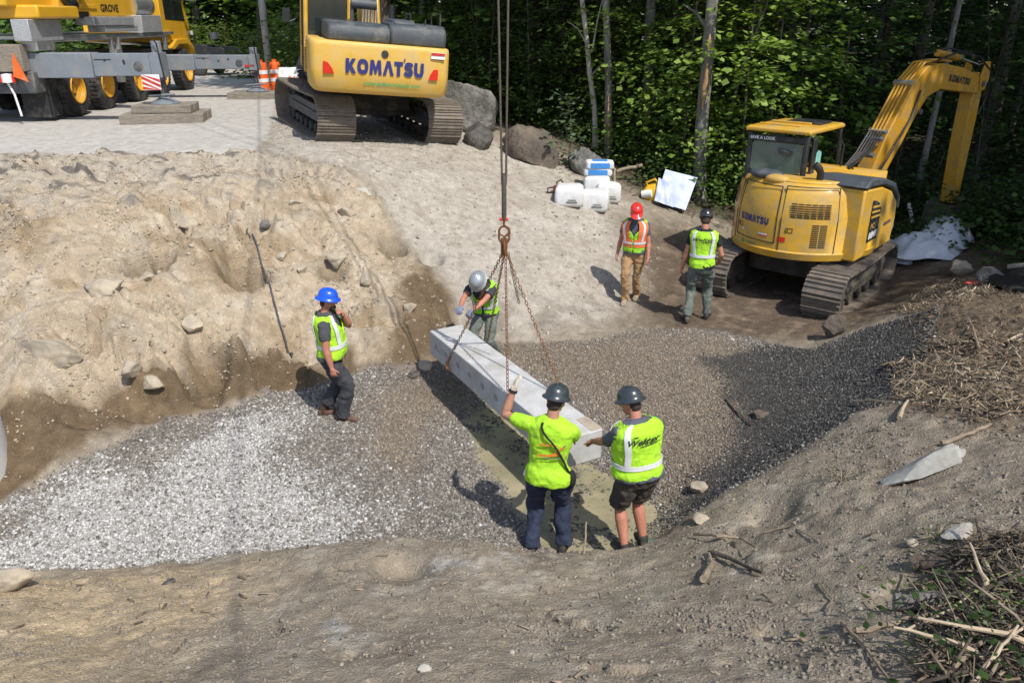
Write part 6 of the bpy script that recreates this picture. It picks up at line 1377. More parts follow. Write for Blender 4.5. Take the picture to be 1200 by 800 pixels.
# ================================================================== ROCKS
pm('flat_stone', (.30, .30, .275), .85, var=.3, scale=6, bump=.6, bscale=20, dirt=(.20, .18, .15), amt=.5, dscale=4)
def rock(name, label, cat, loc, dims, rot, mat, seed, sub=3, sharp=.35, group=None, sink=.3):
    bm = bmesh.new(); bmesh.ops.create_icosphere(bm, subdivisions=sub, radius=1); r = np.random.default_rng(seed); V = np.array([v.co[:] for v in bm.verts])
    for k in range(11):
        n = r.normal(size=3); n /= np.linalg.norm(n); d = .40+.42*r.random(); t = V @ n; ex = np.maximum(0, t-d); V -= ex[:, None]*n*(.85+.15*sharp)
    q = 1+.10*fbm(V[:, 0]*1.6+seed, V[:, 1]*1.6+V[:, 2], seed % 50, 3)+.09*fbm(V[:, 0]*4, V[:, 1]*4+V[:, 2]*3, seed % 40+3, 4); V *= q[:, None]; V *= np.array(dims)/2
    for v, p in zip(bm.verts, V): v.co = p
    me = bpy.data.meshes.new(name); bm.to_mesh(me); bm.free(); me.polygons.foreach_set('use_smooth', [True]*len(me.polygons)); me.set_sharp_from_angle(angle=R(42)); me.materials.append(MAT[mat])
    o = bpy.data.objects.new(name, me); COL.objects.link(o); o.location = Vector(loc)+Vector((0, 0, dims[2]*(.5-sink))); o.rotation_euler = rot; return tag(o, label, cat, group)
def rk(u, v, dims, rot, mat, seed, label, Y=None, sink=.3, name='boulder', cat='boulder', sub=4, dz=0):
    p = on(u, v)+Vector((0, 0, dz))
    if mat in ('flat_stone', 'rock_pale'):      # flat stones lie along the slope they rest on
        e_ = .25; n_ = Vector((gz(p.x-e_, p.y)-gz(p.x+e_, p.y), gz(p.x, p.y-e_)-gz(p.x, p.y+e_), 2*e_)).normalized(); rot = (Vector((0, 0, 1)).rotation_difference(n_) @ Euler((0, 0, rot[2])).to_quaternion()).to_euler()
    return rock(name, label, cat, p, dims, rot, mat, seed, sub, sink=sink)
rk(543, 152, (1.75, 1.5, 1.95), (.1, .2, .5), 'boulder_grey', 1, 'big grey angular boulder just past the large excavator track')
rk(508, 150, (1.1, 1.0, 1.3), (.1, .1, 1.5), 'boulder_grey', 8, 'grey boulder partly hidden by the large excavator')
rk(566, 172, (1.0, .85, .95), (.0, .1, 1.1), 'boulder_dark', 2, 'smaller dark boulder between the grey boulder and the brown one')
rk(626, 186, (1.55, 1.2, 1.25), (.0, .12, -.25), 'boulder_brown', 3, 'broad brown boulder with a dark face beside the hoist ropes')
rk(686, 204, (1.1, 1.0, 1.05), (.1, -.2, .6), 'boulder_grey', 4, 'grey boulder half buried behind the white sacks')
rk(1121, 322, (.62, .45, .42), (.1, .1, .3), 'rock_sandy', 5, 'angular pale boulder left of its rounder neighbour under the dark bushes')
rk(1160, 326, (.72, .55, .42), (.0, .0, 1.0), 'boulder_grey', 6, 'rounded grey boulder with a white chip beside the black sheet')
rk(974, 394, (.40, .36, .52), (.2, .1, .4), 'boulder_brown', 7, 'muddy brown block of stone wedged before the excavator track', sink=.25)
rk(125, 352, (.62, .40, .30), (.35, .1, .2), 'rock_sandy', 11, 'flat sandy slab of rock sticking out of the cut bank', name='rock', cat='rock')
rk(395, 306, (.44, .36, .30), (.2, .1, .6), 'rock_sandy', 12, 'rounded sandy rock in the bank above the blue helmet', name='rock', cat='rock')
rk(407, 250, (.34, .28, .24), (.1, .2, .1), 'rock_sandy', 13, 'sandy rock near the top of the bank by the ramp', name='rock', cat='rock')
rk(428, 219, (.44, .22, .14), (.3, -.3, .5), 'rock_pale', 14, 'white flat rock at the top edge of the bank', name='rock', cat='rock')
rk(62, 425, (.95, .5, .45), (.3, .0, .1), 'rock_sandy', 15, 'large rock half buried low in the sandy bank', sink=.5, name='rock', cat='rock')
rk(185, 474, (.36, .30, .26), (.1, .2, .4), 'rock_sandy', 16, 'sandy rock at the foot of the bank over the gravel', name='rock', cat='rock')
rk(160, 455, (.42, .3, .28), (.2, .0, 1.2), 'rock_sandy', 17, 'sandy rock just above the one at the foot of the bank', name='rock', cat='rock')
rk(500, 432, (.26, .22, .2), (.1, .2, .2), 'rock_sandy', 18, 'rounded stone on the gravel below the far end of the slab', name='rock', cat='rock')
rk(484, 440, (.3, .2, .12), (.0, .1, .7), 'boulder_dark', 19, 'dark wet flat stone on the gravel by the slab', name='rock', cat='rock')
rk(20, 700, (.42, .34, .30), (.1, .1, .2), 'rock_sandy', 20, 'pale sandy rock on the near crest at the corner of the pit', name='rock', cat='rock', sink=.25)
rk(197, 682, (.14, .10, .05), (.1, .0, .4), 'boulder_dark', 21, 'small dark flat stone on the near sandy crest', name='rock', cat='rock')
rk(498, 789, (.085, .07, .06), (.0, .0, .4), 'rock_pale', 22, 'small pale round pebble on the near loam', name='pebble', cat='pebble', sub=3)
rk(1090, 548, (.95, .42, .20), (0, 0, .25), 'flat_stone', 23, 'long flat pale rock lying on the mound', name='rock', cat='rock')
rk(1120, 632, (.26, .18, .1), (.0, .1, .5), 'rock_pale', 24, 'pale stone lying between the flat rock and the brush heap', name='rock', cat='rock')
rk(1068, 640, (.10, .08, .07), (.0, .1, .5), 'rock_sandy', 25, 'little stone beside the uprooted stub', name='pebble', cat='pebble', sub=3)
rk(822, 612, (.20, .16, .12), (.0, .1, .5), 'rock_sandy', 26, 'stone at the rim of the pit beyond the bare legs', name='rock', cat='rock')
rk(600, 768, (.06, .05, .05), (0, 0, 0), 'rock_pale', 27, 'single pebble in the middle of the near loam', name='pebble', cat='pebble', sub=3)
rk(890, 488, (.28, .2, .15), (.1, .1, .3), 'boulder_brown', 28, 'brown stone lying on the brown gravel slope', name='rock', cat='rock')
rk(820, 575, (.30, .22, .16), (.1, .1, 1.3), 'rock_sandy', 29, 'sandy stone on the gravel slope near the rim', name='rock', cat='rock')
rk(185, 302, (.3, .24, .22), (.1, .3, .3), 'boulder_brown', 30, 'dark brown stone in a hollow of the bank', name='rock', cat='rock')
rk(172, 325, (.3, .24, .24), (.1, .3, .9), 'rock_sandy', 31, 'round stone below the dark hollow in the bank', name='rock', cat='rock')
rk(228, 385, (.34, .26, .34), (.1, .3, .9), 'rock_sandy', 32, 'tall sandy stone in the middle of the bank', name='rock', cat='rock')
rk(430, 330, (.3, .24, .24), (.3, .3, .9), 'rock_sandy', 33, 'sandy stone in the corner of the bank over the ramp foot', name='rock', cat='rock')
rk(312, 262, (.24, .18, .18), (.1, .1, .9), 'boulder_grey', 34, 'grey stone where the black hose leaves the bank top', name='rock', cat='rock')
for k, (u, v, s_) in enumerate(((30, 262, .22), (220, 258, .28), (345, 235, .22), (355, 330, .22), (420, 385, .24), (480, 370, .22), (330, 300, .2))):
    rk(u, v, (s_*1.2, s_*.9, s_*.8), (.2, .1*k, k*.7), 'rock_sandy', 60+k, 'sandy stone bedded in the cut bank', name='rock', cat='rock', sink=.42)['group'] = 'stones bedded in the bank'

# ================================================================== SITE MATERIALS
def drum(u, v, Y, label):
    p = aty(u, v, Y); z = gz(p.x, p.y); e = empty('traffic_drum', (p.x, p.y, z), (0, 0, 0), label, 'traffic drum', 'orange drums by the road'); e.scale = (.74, .74, 1.0)
    m = MB(); m.lathe([(.0, .06), (.285, .06), (.285, .30), (.275, .31), (.275, .52), (.265, .53), (.265, .74), (.25, .75), (.25, .93), (.22, .99), (.08, 1.0), (0, 1.0)], n=28); m.box((0, 0, 1.03), (.2, .04, .08)); m.build('drum_body', 'orange_plastic', e)
    for z0, r_ in ((.36, .2805), (.62, .2705)):
        m = MB(); m.lathe([(r_-.01, z0), (r_, z0+.005), (r_-.002, z0+.12), (r_-.012, z0+.125)], n=28, cap=False); m.build('reflective_band', 'reflective_white', e)
    m = MB(); m.lathe([(.05, 0), (.40, 0), (.41, .04), (.38, .07), (.29, .08), (.05, .08)], n=28); m.build('drum_base', 'black_plastic', e)
drum(309, 105, 27.6, 'orange road drum standing just below the road pole'); drum(325, 106, 28.0, 'orange road drum nearer to the large excavator track')
p = aty(343, 100, 26.6); z = gz(p.x, p.y); e = empty('barrier', (p.x, p.y, z), (0, 0, R(12)), 'white plastic barrier block between the drums and the large excavator', 'barrier')
m = MB(); m.prism([(-.30, 0), (.30, 0), (.26, .5), (.2, .88), (-.2, .88), (-.26, .5)], 'x', -.42, .42); m.build('barrier_body', 'white_paint', e, bevel=.04)
m = MB(); m.prism([(-.1, .44), (.02, .52), (.12, .42), (.07, .54), (.14, .64), (.02, .58), (-.08, .66), (-.03, .55)], 'y', -.275, -.262); m.build('orange_mark', 'orange_plastic', e, smooth=False)
# utility pole and its cable
p = aty(314, 66, 31); z = gz(p.x, p.y); PX, PY = p.x, p.y; e = empty('utility_pole', (PX, PY, z), (0, 0, 0), 'weathered grey wooden utility pole by the road', 'utility pole')
m = MB(); m.tube([(0, 0, -.4), (.02, 0, 4), (.05, 0, 10.2)], [.125, .12, .10], 16); m.build('pole_shaft', 'weathered_pole', e)
m = MB(); m.box((.05, .0, 9.6), (2.2, .1, .12)); m.build('cross_arm', 'old_timber', e)
m = MB(); m.tube([(-.13, 0, -.2), (-.125, 0, 3)], .012, 6); m.box((.0, -.13, 1.9), (.1, .02, .14)); m.build('ground_wire', 'aluminium', e)
g0 = at(278, 540, .02); g1 = at(303, 104, 2.5); k0 = SUNV*(11.0/SUNV.z); k1 = SUNV*(9.2/SUNV.z); w0, w1 = g0+k0, g1+k1; dW = (w1-w0)
pts = [w0+dW*t for t in np.linspace(-.55, 1.6, 22)]
m = MB(); m.tube(pts, .013, 7); tag(m.build('overhead_cable', 'black_plastic', None), 'black overhead cable running from the road pole high above the pit', 'cable')
# black ribbed pipe and hopper, trailer
p = aty(361, 98, 19.8); z = gz(p.x, p.y); m = MB(); pr = [(.0, 0)]
for k in range(14): pr += [(.20, k*.085), (.235, k*.085+.02), (.235, k*.085+.05), (.20, k*.085+.07)]
pr += [(0, 1.19)]; m.lathe(pr, n=24); e = empty('drain_pipe', (p.x, p.y, z), (0, 0, 0), 'black corrugated drain pipe standing on end behind the large excavator', 'pipe'); m.build('pipe_wall', 'black_plastic', e)
m = MB(); m.lathe([(.24, 1.2), (.24, 1.28), (.14, 1.5), (.0, 1.52)], n=24); m.build('pipe_cap', 'hood_grey', e)
p = aty(243, 76, 38); z = gz(p.x, p.y); e = empty('trailer', (p.x, p.y, z), (0, 0, R(-8)), 'small dark trailer parked at the far end of the road', 'trailer')
m = MB(); m.box((0, 0, .75), (3.0, 1.6, .14)); m.prism([(-1.5, .82), (1.4, .82), (1.3, 1.2), (-1.3, 1.3)], 'y', -.8, -.72); m.prism([(-1.5, .82), (1.4, .82), (1.3, 1.2), (-1.3, 1.3)], 'y', .72, .8); m.box((-.4, 0, 1.1), (1.4, .9, .4)); m.build('trailer_bed', 'black_paint', e, bevel=.02)
m = MB(); m.tube([(1.4, 0, .75), (2.3, 0, .55)], .05, 8); m.build('drawbar', 'dark_grey', e)
for sy in (-1, 1):
    m = MB(); m.lathe([(.02, -.1), (.30, -.1), (.34, -.05), (.34, .05), (.30, .1), (.02, .1)], (.1, sy*.88, .34), (0, 1, 0), 22); m.build('wheel', 'rubber', e)
m = MB(); m.tube([(.5, .1, 1.25), (.5, .1, 1.6)], .03, 6); m.box((.5, .1, 1.7), (.3, .3, .3)); m.build('lamp_stand', 'dark_grey', e)
# sacks
def sack(o, dims, rz, label, printed=False, tilt=0, seed=1):
    e = empty('sack', o, (tilt, 0, rz), label, 'sack'); m = MB(); L_, W_, H_ = dims; rings = []; r = np.random.default_rng(seed); ph = r.random(6)*6
    base = rrect(-.5, -.5, .5, .5, .13, 5)
    for k in range(13):
        q = k/12; g = 1+.05*math.sin(math.pi*q) if not printed else 1+.03*math.sin(math.pi*q); g *= (.9, .985)[k > 0] if k < 2 else (1 if k < 11 else (.97 if k == 11 else .80)); ring = []
        for i, (x, y) in enumerate(base):
            an = math.atan2(y, x); w_ = 1+.018*math.sin(3*an+ph[0]+q*3)+.012*math.sin(7*an+ph[1]-q*5); ring.append((x*L_*g*w_, y*W_*g*w_, H_*q*(1+.035*math.sin(2*an+ph[2])+.02*math.sin(5*an+ph[3]))))
        rings.append(ring)
    m.loft(rings); b = m.build('sack_body', 'white_sack', e, angle=60)
    if printed:
        q = MB(); q.box((0, -W_*.515, H_*.5), (L_*.70, .012, H_*.7)); q.box((0, 0, H_*1.0), (L_*.55, W_*.6, .012)); q.build('blue_print', 'blue_print', b, bevel=.004)
    else:
        q = MB(); q.box((.06, -W_*.525, H_*.25), (L_*.40, .008, H_*.06)); q.box((.06, -W_*.525, H_*.36), (L_*.3, .008, H_*.04)); q.build('printed_line', 'print_grey' if 0 else 'dark_grey', b, smooth=False)
    return e
p = on(667, 238); sack((p.x, p.y, p.z-.03), (.56, .5, .40), R(-6), 'plump white sack nearest to the brown boulder', seed=3)
p = on(697, 243); sack((p.x, p.y, p.z-.03), (.56, .5, .42), R(-10), 'plump white sack in the middle of the row', seed=4)
p = on(713, 233); sack((p.x, p.y, p.z-.03), (.5, .5, .40), R(-4), 'white sack under the blue printed bags at the end of the row', seed=5); z0 = p.z+.36
p = aty(699, 216, p.y+.30); 
sack((p.x, p.y, gz(p.x, p.y)-.03), (.55, .5, .40), R(-5), 'white sack carrying the stack of blue printed bags', seed=9); z0 = gz(p.x, p.y)+.36
sack((p.x+.02, p.y, z0), (.60, .42, .16), R(-6), 'lower of two blue printed white bags', True, seed=6); sack((p.x+.05, p.y-.01, z0+.15), (.60, .42, .16), R(-2), 'upper of two blue printed white bags', True, seed=7)
# red saw, jug, bucket, draped sheet, stakes
p = on(657, 228); e = empty('chainsaw', (p.x, p.y, p.z), (0, 0, R(20)), 'red and black chainsaw lying beside the white sacks', 'chainsaw')
m = MB(); m.prism([(-.16, .02), (.16, .02), (.16, .14), (.06, .2), (-.14, .17)], 'y', -.09, .09); m.build('saw_body', 'red_paint', e, bevel=.02)
m = MB(); m.tube([(-.1, -.07, .15), (-.12, -.05, .26), (.0, .02, .29), (.1, .06, .2)], .015, 8); m.tube([(-.16, 0, .15), (-.3, 0, .14), (-.3, 0, .05), (-.16, 0, .05)], .018, 8); m.build('saw_handle', 'black_plastic', e)
m = MB(); m.prism([(.16, .05), (.52, .06), (.56, .09), (.52, .12), (.16, .13)], 'y', -.006, .006); m.build('guide_bar', 'dark_grey', e)
p = on(769, 236); e = empty('fuel_jug', (p.x, p.y, p.z-.02), (R(10), R(-14), R(-20)), 'yellow plastic jug leaning by the blue white sheet', 'jug')
m = MB(); m.loft([[(x*k, y*k, z_) for x, y in rrect(-.26, -.17, .26, .17, .08)] for z_, k in ((0, .9), (.03, 1), (.28, 1), (.36, .82), (.42, .5), (.44, .3))]); m.build('jug_body', 'yellow_plastic', e, angle=60)
m = MB(); m.tube([(-.1, 0, .34), (-.12, 0, .5), (.08, 0, .54), (.16, 0, .40)], .028, 8); m.build('jug_handle', 'yellow_plastic', e)
p = on(752, 233); m = MB(); m.lathe([(0, 0), (.085, 0), (.095, .20), (.10, .22), (.06, .24), (0, .24)], n=20); o = m.build('paint_can', 'white_paint', None); o.location = p+Vector((0, 0, .08)); o.rotation_euler = (R(80), 0, R(70)); tag(o, 'small white can lying beside the yellow jug', 'can')
def sheet(name, P00, P10, P11, P01, nu, nv, amp, mat, seed, label, cat, th=.008, fold=None):
    m = MB(); P = [Vector(p) for p in (P00, P10, P11, P01)]; nn = (P[1]-P[0]).cross(P[3]-P[0]).normalized(); V = []
    for lay in (0, -th):
        for j in range(nv+1):
            for i in range(nu+1):
                a, b = i/nu, j/nv; q = P[0].lerp(P[1], a).lerp(P[3].lerp(P[2], a), b); h = amp*float(fbm(a*2.2+seed, b*2.2, seed, 4))
                if fold: h += fold(a, b)
                V.append(q+nn*(h+lay))
    w = nu+1; N = w*(nv+1); F = []
    for j in range(nv):
        for i in range(nu): k = j*w+i; F += [(k, k+1, k+w+1, k+w), (N+k, N+k+w, N+k+w+1, N+k+1)]
    for i in range(nu): k = i; F.append((k, N+k, N+k+1, k+1)); k = nv*w+i; F.append((k, k+1, N+k+1, N+k))
    for j in range(nv): k = j*w; F.append((k, k+w, N+k+w, N+k)); k = j*w+nu; F.append((k, N+k, N+k+w, k+w))
    m.add(V, F); return tag(m.build(name, mat, None, angle=60), label, cat)
q = on(800, 238); Y0 = q.y-.55
sheet('plastic_sheet', aty(768, 236, Y0), aty(803, 247, Y0-.15), aty(817, 209, Y0+.35), aty(780, 198, Y0+.3), 22, 18, .05, 'tarp_blue_white', 4, 'stiff blue white sheet leaning at the foot of the thick grey tree', 'sheet', fold=lambda a, b: .10*abs(a-.38)*(1 if a > .38 else -.6))
sheet('plastic_sheet', aty(767, 235, Y0-.08), aty(789, 243, Y0-.22), aty(784, 214, Y0+.1), aty(772, 208, Y0+.12), 14, 12, .06, 'tarp_blue_white', 9, 'smaller blue white flap folded in front of the leaning sheet', 'sheet')
def stick(pts, r0, r1, mat, label, name='branch', cat='branch', n=7, group=None):
    m = MB(); P = [Vector(p) for p in pts]; fine = []
    for a, b in zip(P[:-1], P[1:]):
        for k in range(4): fine.append(a.lerp(b, k/4)+Vector((random.uniform(-1, 1), random.uniform(-1, 1), random.uniform(-1, 1)))*r0*.35)
    fine.append(P[-1]); L = len(fine); m.tube(fine, [r0+(r1-r0)*k/(L-1) for k in range(L)], n); return tag(m.build(name, mat, None), label, cat, group)
def on_up(u, v, h): return on(u, v)+Vector((0, 0, h))
p = on(719, 224); stick([p, p+Vector((.0, 0, .52))], .03, .03, 'dead_wood_pale', 'short upright wooden stake behind the white sacks', 'wooden_stake', 'stake')
p = on(722, 214); stick([p+Vector((0, 0, .25)), p+Vector((.62, .2, .36))], .04, .04, 'dead_wood', 'thin pole lying level behind the upright stake', 'wooden_pole', 'pole')
# white crumpled sheeting by the compact excavator
p = on(1090, 292)
for k, (dx, dy, sx, sy, hh, l) in enumerate(((-.1, .0, .8, .62, .32, 'white crumpled sheeting heaped behind the compact excavator track'), (.38, .2, .55, .5, .40, 'taller white crumpled bag at the end of the heaped sheeting'), (-.7, .3, .7, .5, .26, 'low white crumpled bag against the compact excavator'))):
    m = MB(); n = 26; V = []; F = []
    for j in range(n+1):
        for i in range(n+1):
            a, b = i/n*2-1, j/n*2-1; rr = math.hypot(a, b); h = hh*max(0, 1-rr**2.2)**.6; h *= 1+.30*float(ridged(a*1.6+k*3, b*1.6, 6+k, 2)-.5)+.12*float(fbm(a*5, b*5, k, 2)); V.append((a*sx*(1+.1*math.sin(b*7+k)), b*sy*(1+.1*math.sin(a*6)), max(h, .0)-.02))
    for j in range(n):
        for i in range(n): q = j*(n+1)+i; F.append((q, q+1, q+n+2, q+n+1))
    m.add(V, F); o = m.build('plastic_sheet', 'tarp_white', None, angle=50); x, y = p.x+dx, p.y+dy; o.location = (x, y, gz(x, y)+.03); o.rotation_euler = (0, 0, k*.8); tag(o, l, 'plastic sheeting')
p = on(1068, 268); stick([p+Vector((0, 0, .1)), p+Vector((-.12, .1, .52))], .04, .035, 'white_paint', 'short white pipe poking out of the white sheeting', 'pipe_stub', 'pipe')
# black sheet, plank and red rag at the edge
q0, q1, q2, q3 = on_up(1150, 338, .05), on_up(1235, 350, .05), on_up(1235, 322, .18), on_up(1165, 322, .12)
sheet('plastic_sheet', q0, q1, q2, q3, 20, 12, .12, 'black_plastic', 6, 'black plastic sheet spread beside the rounded boulder', 'sheet')
stick([on_up(1178, 322, .14), on_up(1245, 318, .16)], .06, .06, 'old_timber', 'grey board lying on the black plastic sheet', 'board', 'board', 4)
m = MB(); m.ell((0, 0, .02), (.13, .05, .035)); o = m.build('marker_flag', 'red_paint', None); o.location = on_up(1137, 336, .03); o.rotation_euler = (0, .1, .2); tag(o, 'small red marker lying in front of the boulders', 'marker')
# pale curved panel at the edge of the pit
P0 = on(-20, 600)
m = MB(); outer = []; x0, y0 = at(-8, 555, .2).xy
c0 = Vector((x0-.64, y0-.1, 0)); rings = []
for z_ in (-.15, .78):
    rings.append([c0+Vector((.72*math.cos(R(a)), .9*math.sin(R(a)), z_)) for a in range(-70, 71, 7)]+[c0+Vector((.68*math.cos(R(a)), .86*math.sin(R(a)), z_)) for a in range(70, -71, -7)])
m.loft(rings); o = m.build('curved_panel', 'white_paint', None, angle=50); tag(o, 'white curved plastic panel standing where the gravel meets the bank', 'panel')
# crushed bottle on the near rim
p = on(757, 639); e = empty('plastic_bottle', p+Vector((0, 0, .04)), (0, R(90), R(20)), 'crumpled clear plastic bottle lying on the rim behind the shorts', 'bottle')
m = MB(); m.lathe([(.0, -.11), (.036, -.11), (.04, -.08), (.033, -.03), (.039, .02), (.036, .06), (.02, .10), (.014, .12), (.0, .12)], n=14); m.build('bottle_body', 'glass_green', e)
m = MB(); m.lathe([(.0, .115), (.017, .115), (.017, .14), (0, .14)], n=12); m.build('bottle_cap', 'black_plastic', e)
# hose down the bank
hp_ = [gp(u, v) for u, v in ((288, 262), (296, 275), (303, 295), (312, 325), (320, 355), (328, 385), (337, 410), (346, 428))]; pts = []
for (xa, ya), (xb, yb) in zip(hp_[:-1], hp_[1:]):
    for k in range(5): x, y = xa+(xb-xa)*k/5, ya+(yb-ya)*k/5; pts.append(Vector((x, y, max(gz(x, y), gz(x, y+.06), gz(x, y-.06))+.03)))
stick([pts[0]+Vector((-.05, .4, .05))]+pts, .011, .011, 'hood_grey', 'thin grey hose hanging down the sandy bank', 'hose', 'hose', 8)
# ================================================================== STICKS AND BRUSH ON THE NEAR BANK
SK = [([(1002, 746), (1060, 733), (1135, 714), (1205, 726)], .016, .010, 'dead_wood', 'long crooked stick lying across the near loam to the brush heap', .03),
 ([(985, 735), (1010, 762), (1048, 803)], .012, .007, 'dead_wood', 'thin stick pointing down the loam below the long crooked stick', .02),
 ([(1102, 526), (1130, 514), (1160, 500)], .020, .014, 'dead_wood', 'grey straight stick on the mound above the flat pale rock', .03),
 ([(998, 474), (1022, 475), (1046, 478)], .012, .008, 'dead_wood_pale', 'pale stick jutting out over the dark gravel', .05),
 ([(1052, 497), (1062, 478)], .022, .010, 'dead_wood_pale', 'broken pale stick end on the rim of the dark gravel', .05),
 ([(812, 634), (840, 640), (866, 636), (884, 655)], .016, .008, 'dead_wood', 'curved root snaking along the pit rim', .05),
 ([(830, 652), (862, 662), (893, 677)], .020, .012, 'boulder_brown', 'dark root lying below the curved root', .04),
 ([(822, 688), (833, 668), (830, 655)], .030, .012, 'dead_wood', 'stubby root standing out of the loam by the bottle', .05),
 ([(1078, 405), (1120, 410), (1082, 412)], .012, .008, 'dead_wood', 'brown stick on the mound beside the dark gravel', .05),
 ([(1145, 418), (1138, 392), (1132, 378)], .014, .006, 'dead_wood', 'forked twig standing up between the two chip heaps', .10),
 ([(1200, 395), (1178, 402), (1190, 412)], .018, .010, 'dead_wood_pale', 'pale bent stick high on the chip mound', .05),
 ([(1125, 655), (1160, 658), (1200, 648)], .012, .008, 'dead_wood_pale', 'pale stick lying above the brush heap', .04),
 ([(1170, 648), (1200, 690)], .008, .005, 'dead_wood', 'thin stick crossing the pale stick above the brush heap', .05),
 ([(1150, 665), (1165, 690)], .012, .008, 'dead_wood_pale', 'short pale stick leaning into the brush heap', .06),
 ([(1165, 770), (1200, 745)], .010, .006, 'dead_wood_pale', 'pale stick over the leaves of the brush heap', .08),
 ([(1105, 800), (1150, 760), (1180, 752)], .012, .007, 'dead_wood', 'brown stick rising from the bottom of the brush heap', .06),
 ([(960, 680), (975, 700), (970, 722)], .006, .004, 'dead_wood', 'fine root curling on the loam near the long stick', .015),
 ([(895, 632), (925, 625), (955, 640)], .008, .005, 'dead_wood', 'fine pale root along the mound foot', .02),
 ([(850, 470), (862, 484), (880, 500)], .018, .012, 'boulder_brown', 'dark stick on the brown gravel slope', .03)]
for px, r0, r1, mt, l, h in SK: stick([on_up(u, v, h) for u, v in px], r0, r1, mt, l)
for u, v, h, a, l in ((664, 642, .36, .05, 'thin dry stalk standing on the rim below the jeans'), (684, 648, .34, .03, 'forked dry stalk standing on the rim between the two workers')):
    p = on(u, v); stick([p-Vector((0, 0, .05)), p+Vector((.01, 0, h*.6)), p+Vector((a*.4, 0, h))], .011, .006, 'dead_wood_pale', l, 'dry_stalk', 'stalk')
p = on(1072, 662); stick([p+Vector((-.02, 0, .02)), p+Vector((.12, -.10, .08)), p+Vector((.26, -.22, .06))], .05, .035, 'bark_brown', 'uprooted stub with torn orange wood at the edge of the brush heap', 'tree_stub', 'stub', 10)
p = on(1110, 700); stick([p+Vector((-.3, .0, .05)), p+Vector((.0, -.03, .1)), p+Vector((.45, -.08, .1))], .05, .04, 'bark_grey', 'mossy log lying at the top of the brush heap', 'log', 'log', 10)
# wood chips and shredded bark on the mound: far too many to count
def chips(name, pl, n, l0, l1, seed, label, tones, lift=.0, tilt=.35, wk=1.0):
    q = scatter(pl, n, seed); r = np.random.default_rng(seed); z = ground_z(q[:, 0], q[:, 1]); n = len(q); L = l0+(l1-l0)*r.random(n)**2; w = wk*(.0025+.008*r.random(n)**2)
    yaw = r.random(n)*2*math.pi; pt = r.normal(0, tilt, n); d = np.stack([np.cos(yaw)*np.cos(pt), np.sin(yaw)*np.cos(pt), np.sin(pt)], -1); s = np.stack([-np.sin(yaw), np.cos(yaw), r.normal(0, .3, n)], -1); up_ = np.cross(d, s)
    c = np.stack([q[:, 0], q[:, 1], z+lift*r.random(n)+.008+np.abs(np.sin(pt))*L*.3], -1); V = []
    for a, b, e in ((-1, -1, 0), (-1, 1, 0), (1, .7, .3), (1, -.7, .3), (-1, -1, 1), (-1, 1, 1), (1, .7, 1), (1, -.7, 1)): V.append(c+d*(a*L/2)[:, None]+s*(b*w)[:, None]+up_*((e-.5)*w*.8)[:, None])
    V = np.stack(V, 1).reshape(-1, 3); F = (np.array([(0, 1, 2, 3), (4, 7, 6, 5), (0, 4, 5, 1), (1, 5, 6, 2), (2, 6, 7, 3), (3, 7, 4, 0)])[None]+(np.arange(n)*8)[:, None, None]).reshape(-1, 4)
    k = r.integers(0, len(tones), n); cc = np.array(tones)[k]*(.6+.8*r.random((n, 1))); return tag(np_mesh(name, V, F, 'chip', 4, np.repeat(cc, 8, axis=0)), label, 'wood chips', kind='stuff')
pm('chip', (.3, .2, .1), .9, var=.2, scale=30, bump=0, attr='Col')
TN = [(.30, .235, .155), (.22, .16, .10), (.38, .31, .215), (.16, .115, .075), (.10, .075, .05)]
PALEC = poly([(1040,430),(1085,408),(1140,398),(1215,392),(1225,480),(1150,492),(1085,482),(1052,470)]); chips('pale_chips', PALEC, 1500, .02, .22, 506, 'pale shredded wood chips scattered over the mound top', TN[:3], .05)
chips('wood_chips', DUFF, 1700, .015, .15, 501, 'brown shredded bark strewn over the dark soil of the mound', TN[1:2]+TN[3:], .05)
HE1 = poly([(1045, 372), (1075, 345), (1110, 333), (1150, 332), (1165, 345), (1120, 360), (1085, 362)]); chips('bark_shreds', HE1, 1000, .05, .26, 502, 'shredded bark along the ridge before the compact excavator', TN, .07)
LIT = poly([(1080, 700), (1100, 655), (1150, 640), (1210, 640), (1215, 805), (1075, 805), (1090, 760), (1070, 730)]); chips('brush_litter', LIT, 1200, .02, .30, 503, 'twigs and bark litter in the brush heap at the near corner', [(.15, .11, .07), (.09, .068, .048), (.24, .19, .125), (.06, .048, .035)], .07, .3, .8)
chips('twig_litter', FORE, 450, .015, .11, 504, 'fine twigs and roots strewn over the near loam', [(.20, .15, .10), (.12, .09, .06), (.28, .22, .16)], .01, .1)
chips('forest_litter', np.array([(-3, 21.2), (1, 19.8), (2.8, 17.6), (5, 16.8), (8, 16.2), (10, 14.5), (12, 12), (13, 15), (9, 18.5), (4, 20), (0, 23)]), 3500, .06, .4, 505, 'dead twigs and leaves littering the floor of the woods', [(.14, .10, .06), (.09, .065, .04), (.2, .15, .1)], .03, .15)
rs = random.Random(9)
for k, (u, v, a) in enumerate(((1110, 730, .2), (1150, 700, 1.1), (1185, 740, 2.0), (1160, 790, .6), (1120, 775, 2.6), (1195, 690, .1), (1140, 745, 1.7), (1175, 765, 2.9))):
    p = on(u, v); L_ = rs.uniform(.35, .7); d = Vector((math.cos(a), math.sin(a), rs.uniform(.1, .35)))*L_
    stick([p-d*.5+Vector((0, 0, .06)), p+Vector((0, 0, .11)), p+d*.5+Vector((rs.uniform(-.1, .1), rs.uniform(-.1, .1), .06))], rs.uniform(.010, .024), .006, rs.choice(['dead_wood', 'bark_brown', 'dead_wood_pale']), 'crooked dead branch tangled in the brush heap', group='dead branches in the brush heap')
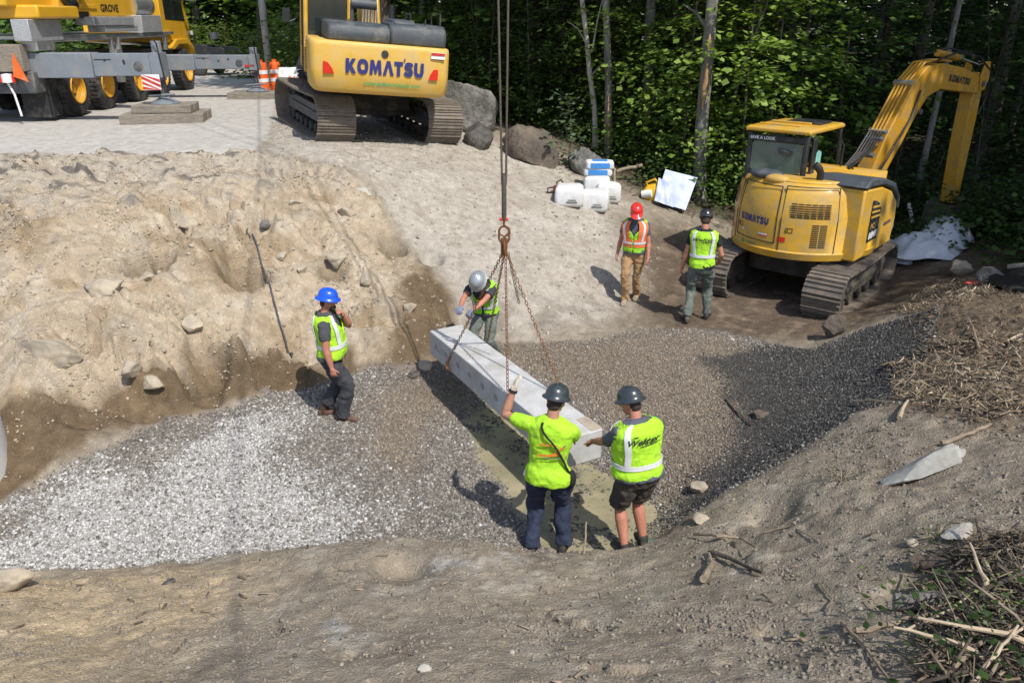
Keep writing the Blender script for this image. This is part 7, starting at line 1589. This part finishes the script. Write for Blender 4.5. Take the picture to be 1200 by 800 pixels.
# the leafy plants caught in the brush heap
for k, (u, v, s_, t, l) in enumerate(((1140, 778, .26, G_DARK, 'broad dark green leaves at the bottom of the brush heap'), (1095, 700, .14, G_MID, 'small green weed under the mossy log'), (1160, 735, .12, G_PALE, 'grey green leafy twig in the middle of the brush heap'), (1105, 770, .10, G_PALE, 'pale wilted weed at the edge of the brush heap'), (1098, 634, .08, G_MID, 'tiny green weed beside the pale stone'), (1190, 720, .12, G_MID, 'green leafy twig above the brush heap'), (985, 572, .10, G_DARK, 'small dark tuft under the rim of the mound'))):
    p = on(u, v); r = np.random.default_rng(600+k); n = 110 if k else 220; e = empty('weed_plant', p, (0, 0, 0), l, 'weed')
    S = r.normal(0, 1, (n, 3))*np.array([s_, s_, s_*.35])+np.array([0, 0, s_*.45]); S[:, 2] = np.abs(S[:, 2])+.01; V, F, c = leaves(S, S*0, s_*.15, t, 700+k, .5); o = np_mesh('foliage', V, F, 'leaf', 3, c); o.parent = e
    m = MB()
    for q in S[:8]: m.tube([(0, 0, -.02), tuple(q*.5+np.array([0, 0, .02])), tuple(q)], [.005, .004, .002], 5)
    m.build('stem', 'dead_wood', e)
# ================================================================== LIGHT AND CAMERA
w = bpy.data.worlds.new('World'); sc.world = w; w.use_nodes = True; nt = w.node_tree
sky = nt.nodes.new('ShaderNodeTexSky'); sky.sky_type = 'NISHITA'; sky.sun_disc = False
SUN = SUNV
sky.sun_elevation = math.asin(SUN.z); sky.sun_rotation = math.atan2(SUN.x, SUN.y); sky.air_density = 1; sky.dust_density = 1.2
nt.links.new(sky.outputs[0], nt.nodes['Background'].inputs[0]); nt.nodes['Background'].inputs[1].default_value = .15
sl = bpy.data.lights.new('sun', 'SUN'); sl.energy = 3.7; sl.angle = R(.53); sl.color = (1, .955, .88)
so = bpy.data.objects.new('sun', sl); COL.objects.link(so); so.rotation_euler = SUN.to_track_quat('Z', 'Y').to_euler()
cam = bpy.data.cameras.new('camera'); co = bpy.data.objects.new('camera', cam); COL.objects.link(co)
cam.sensor_width = 36; cam.lens = 27.0; cam.clip_end = 500; cam.clip_start = .05
co.location = (0, 0, CAMZ); co.rotation_euler = (math.pi/2-PITCH, 0, 0); sc.camera = co
sc.view_settings.view_transform = 'Standard'; sc.view_settings.look = 'None'; sc.view_settings.exposure = .32; sc.view_settings.gamma = 1
sc.cycles.max_bounces = 6; sc.cycles.diffuse_bounces = 3; sc.cycles.glossy_bounces = 2; sc.cycles.transmission_bounces = 3; sc.cycles.use_denoising = True
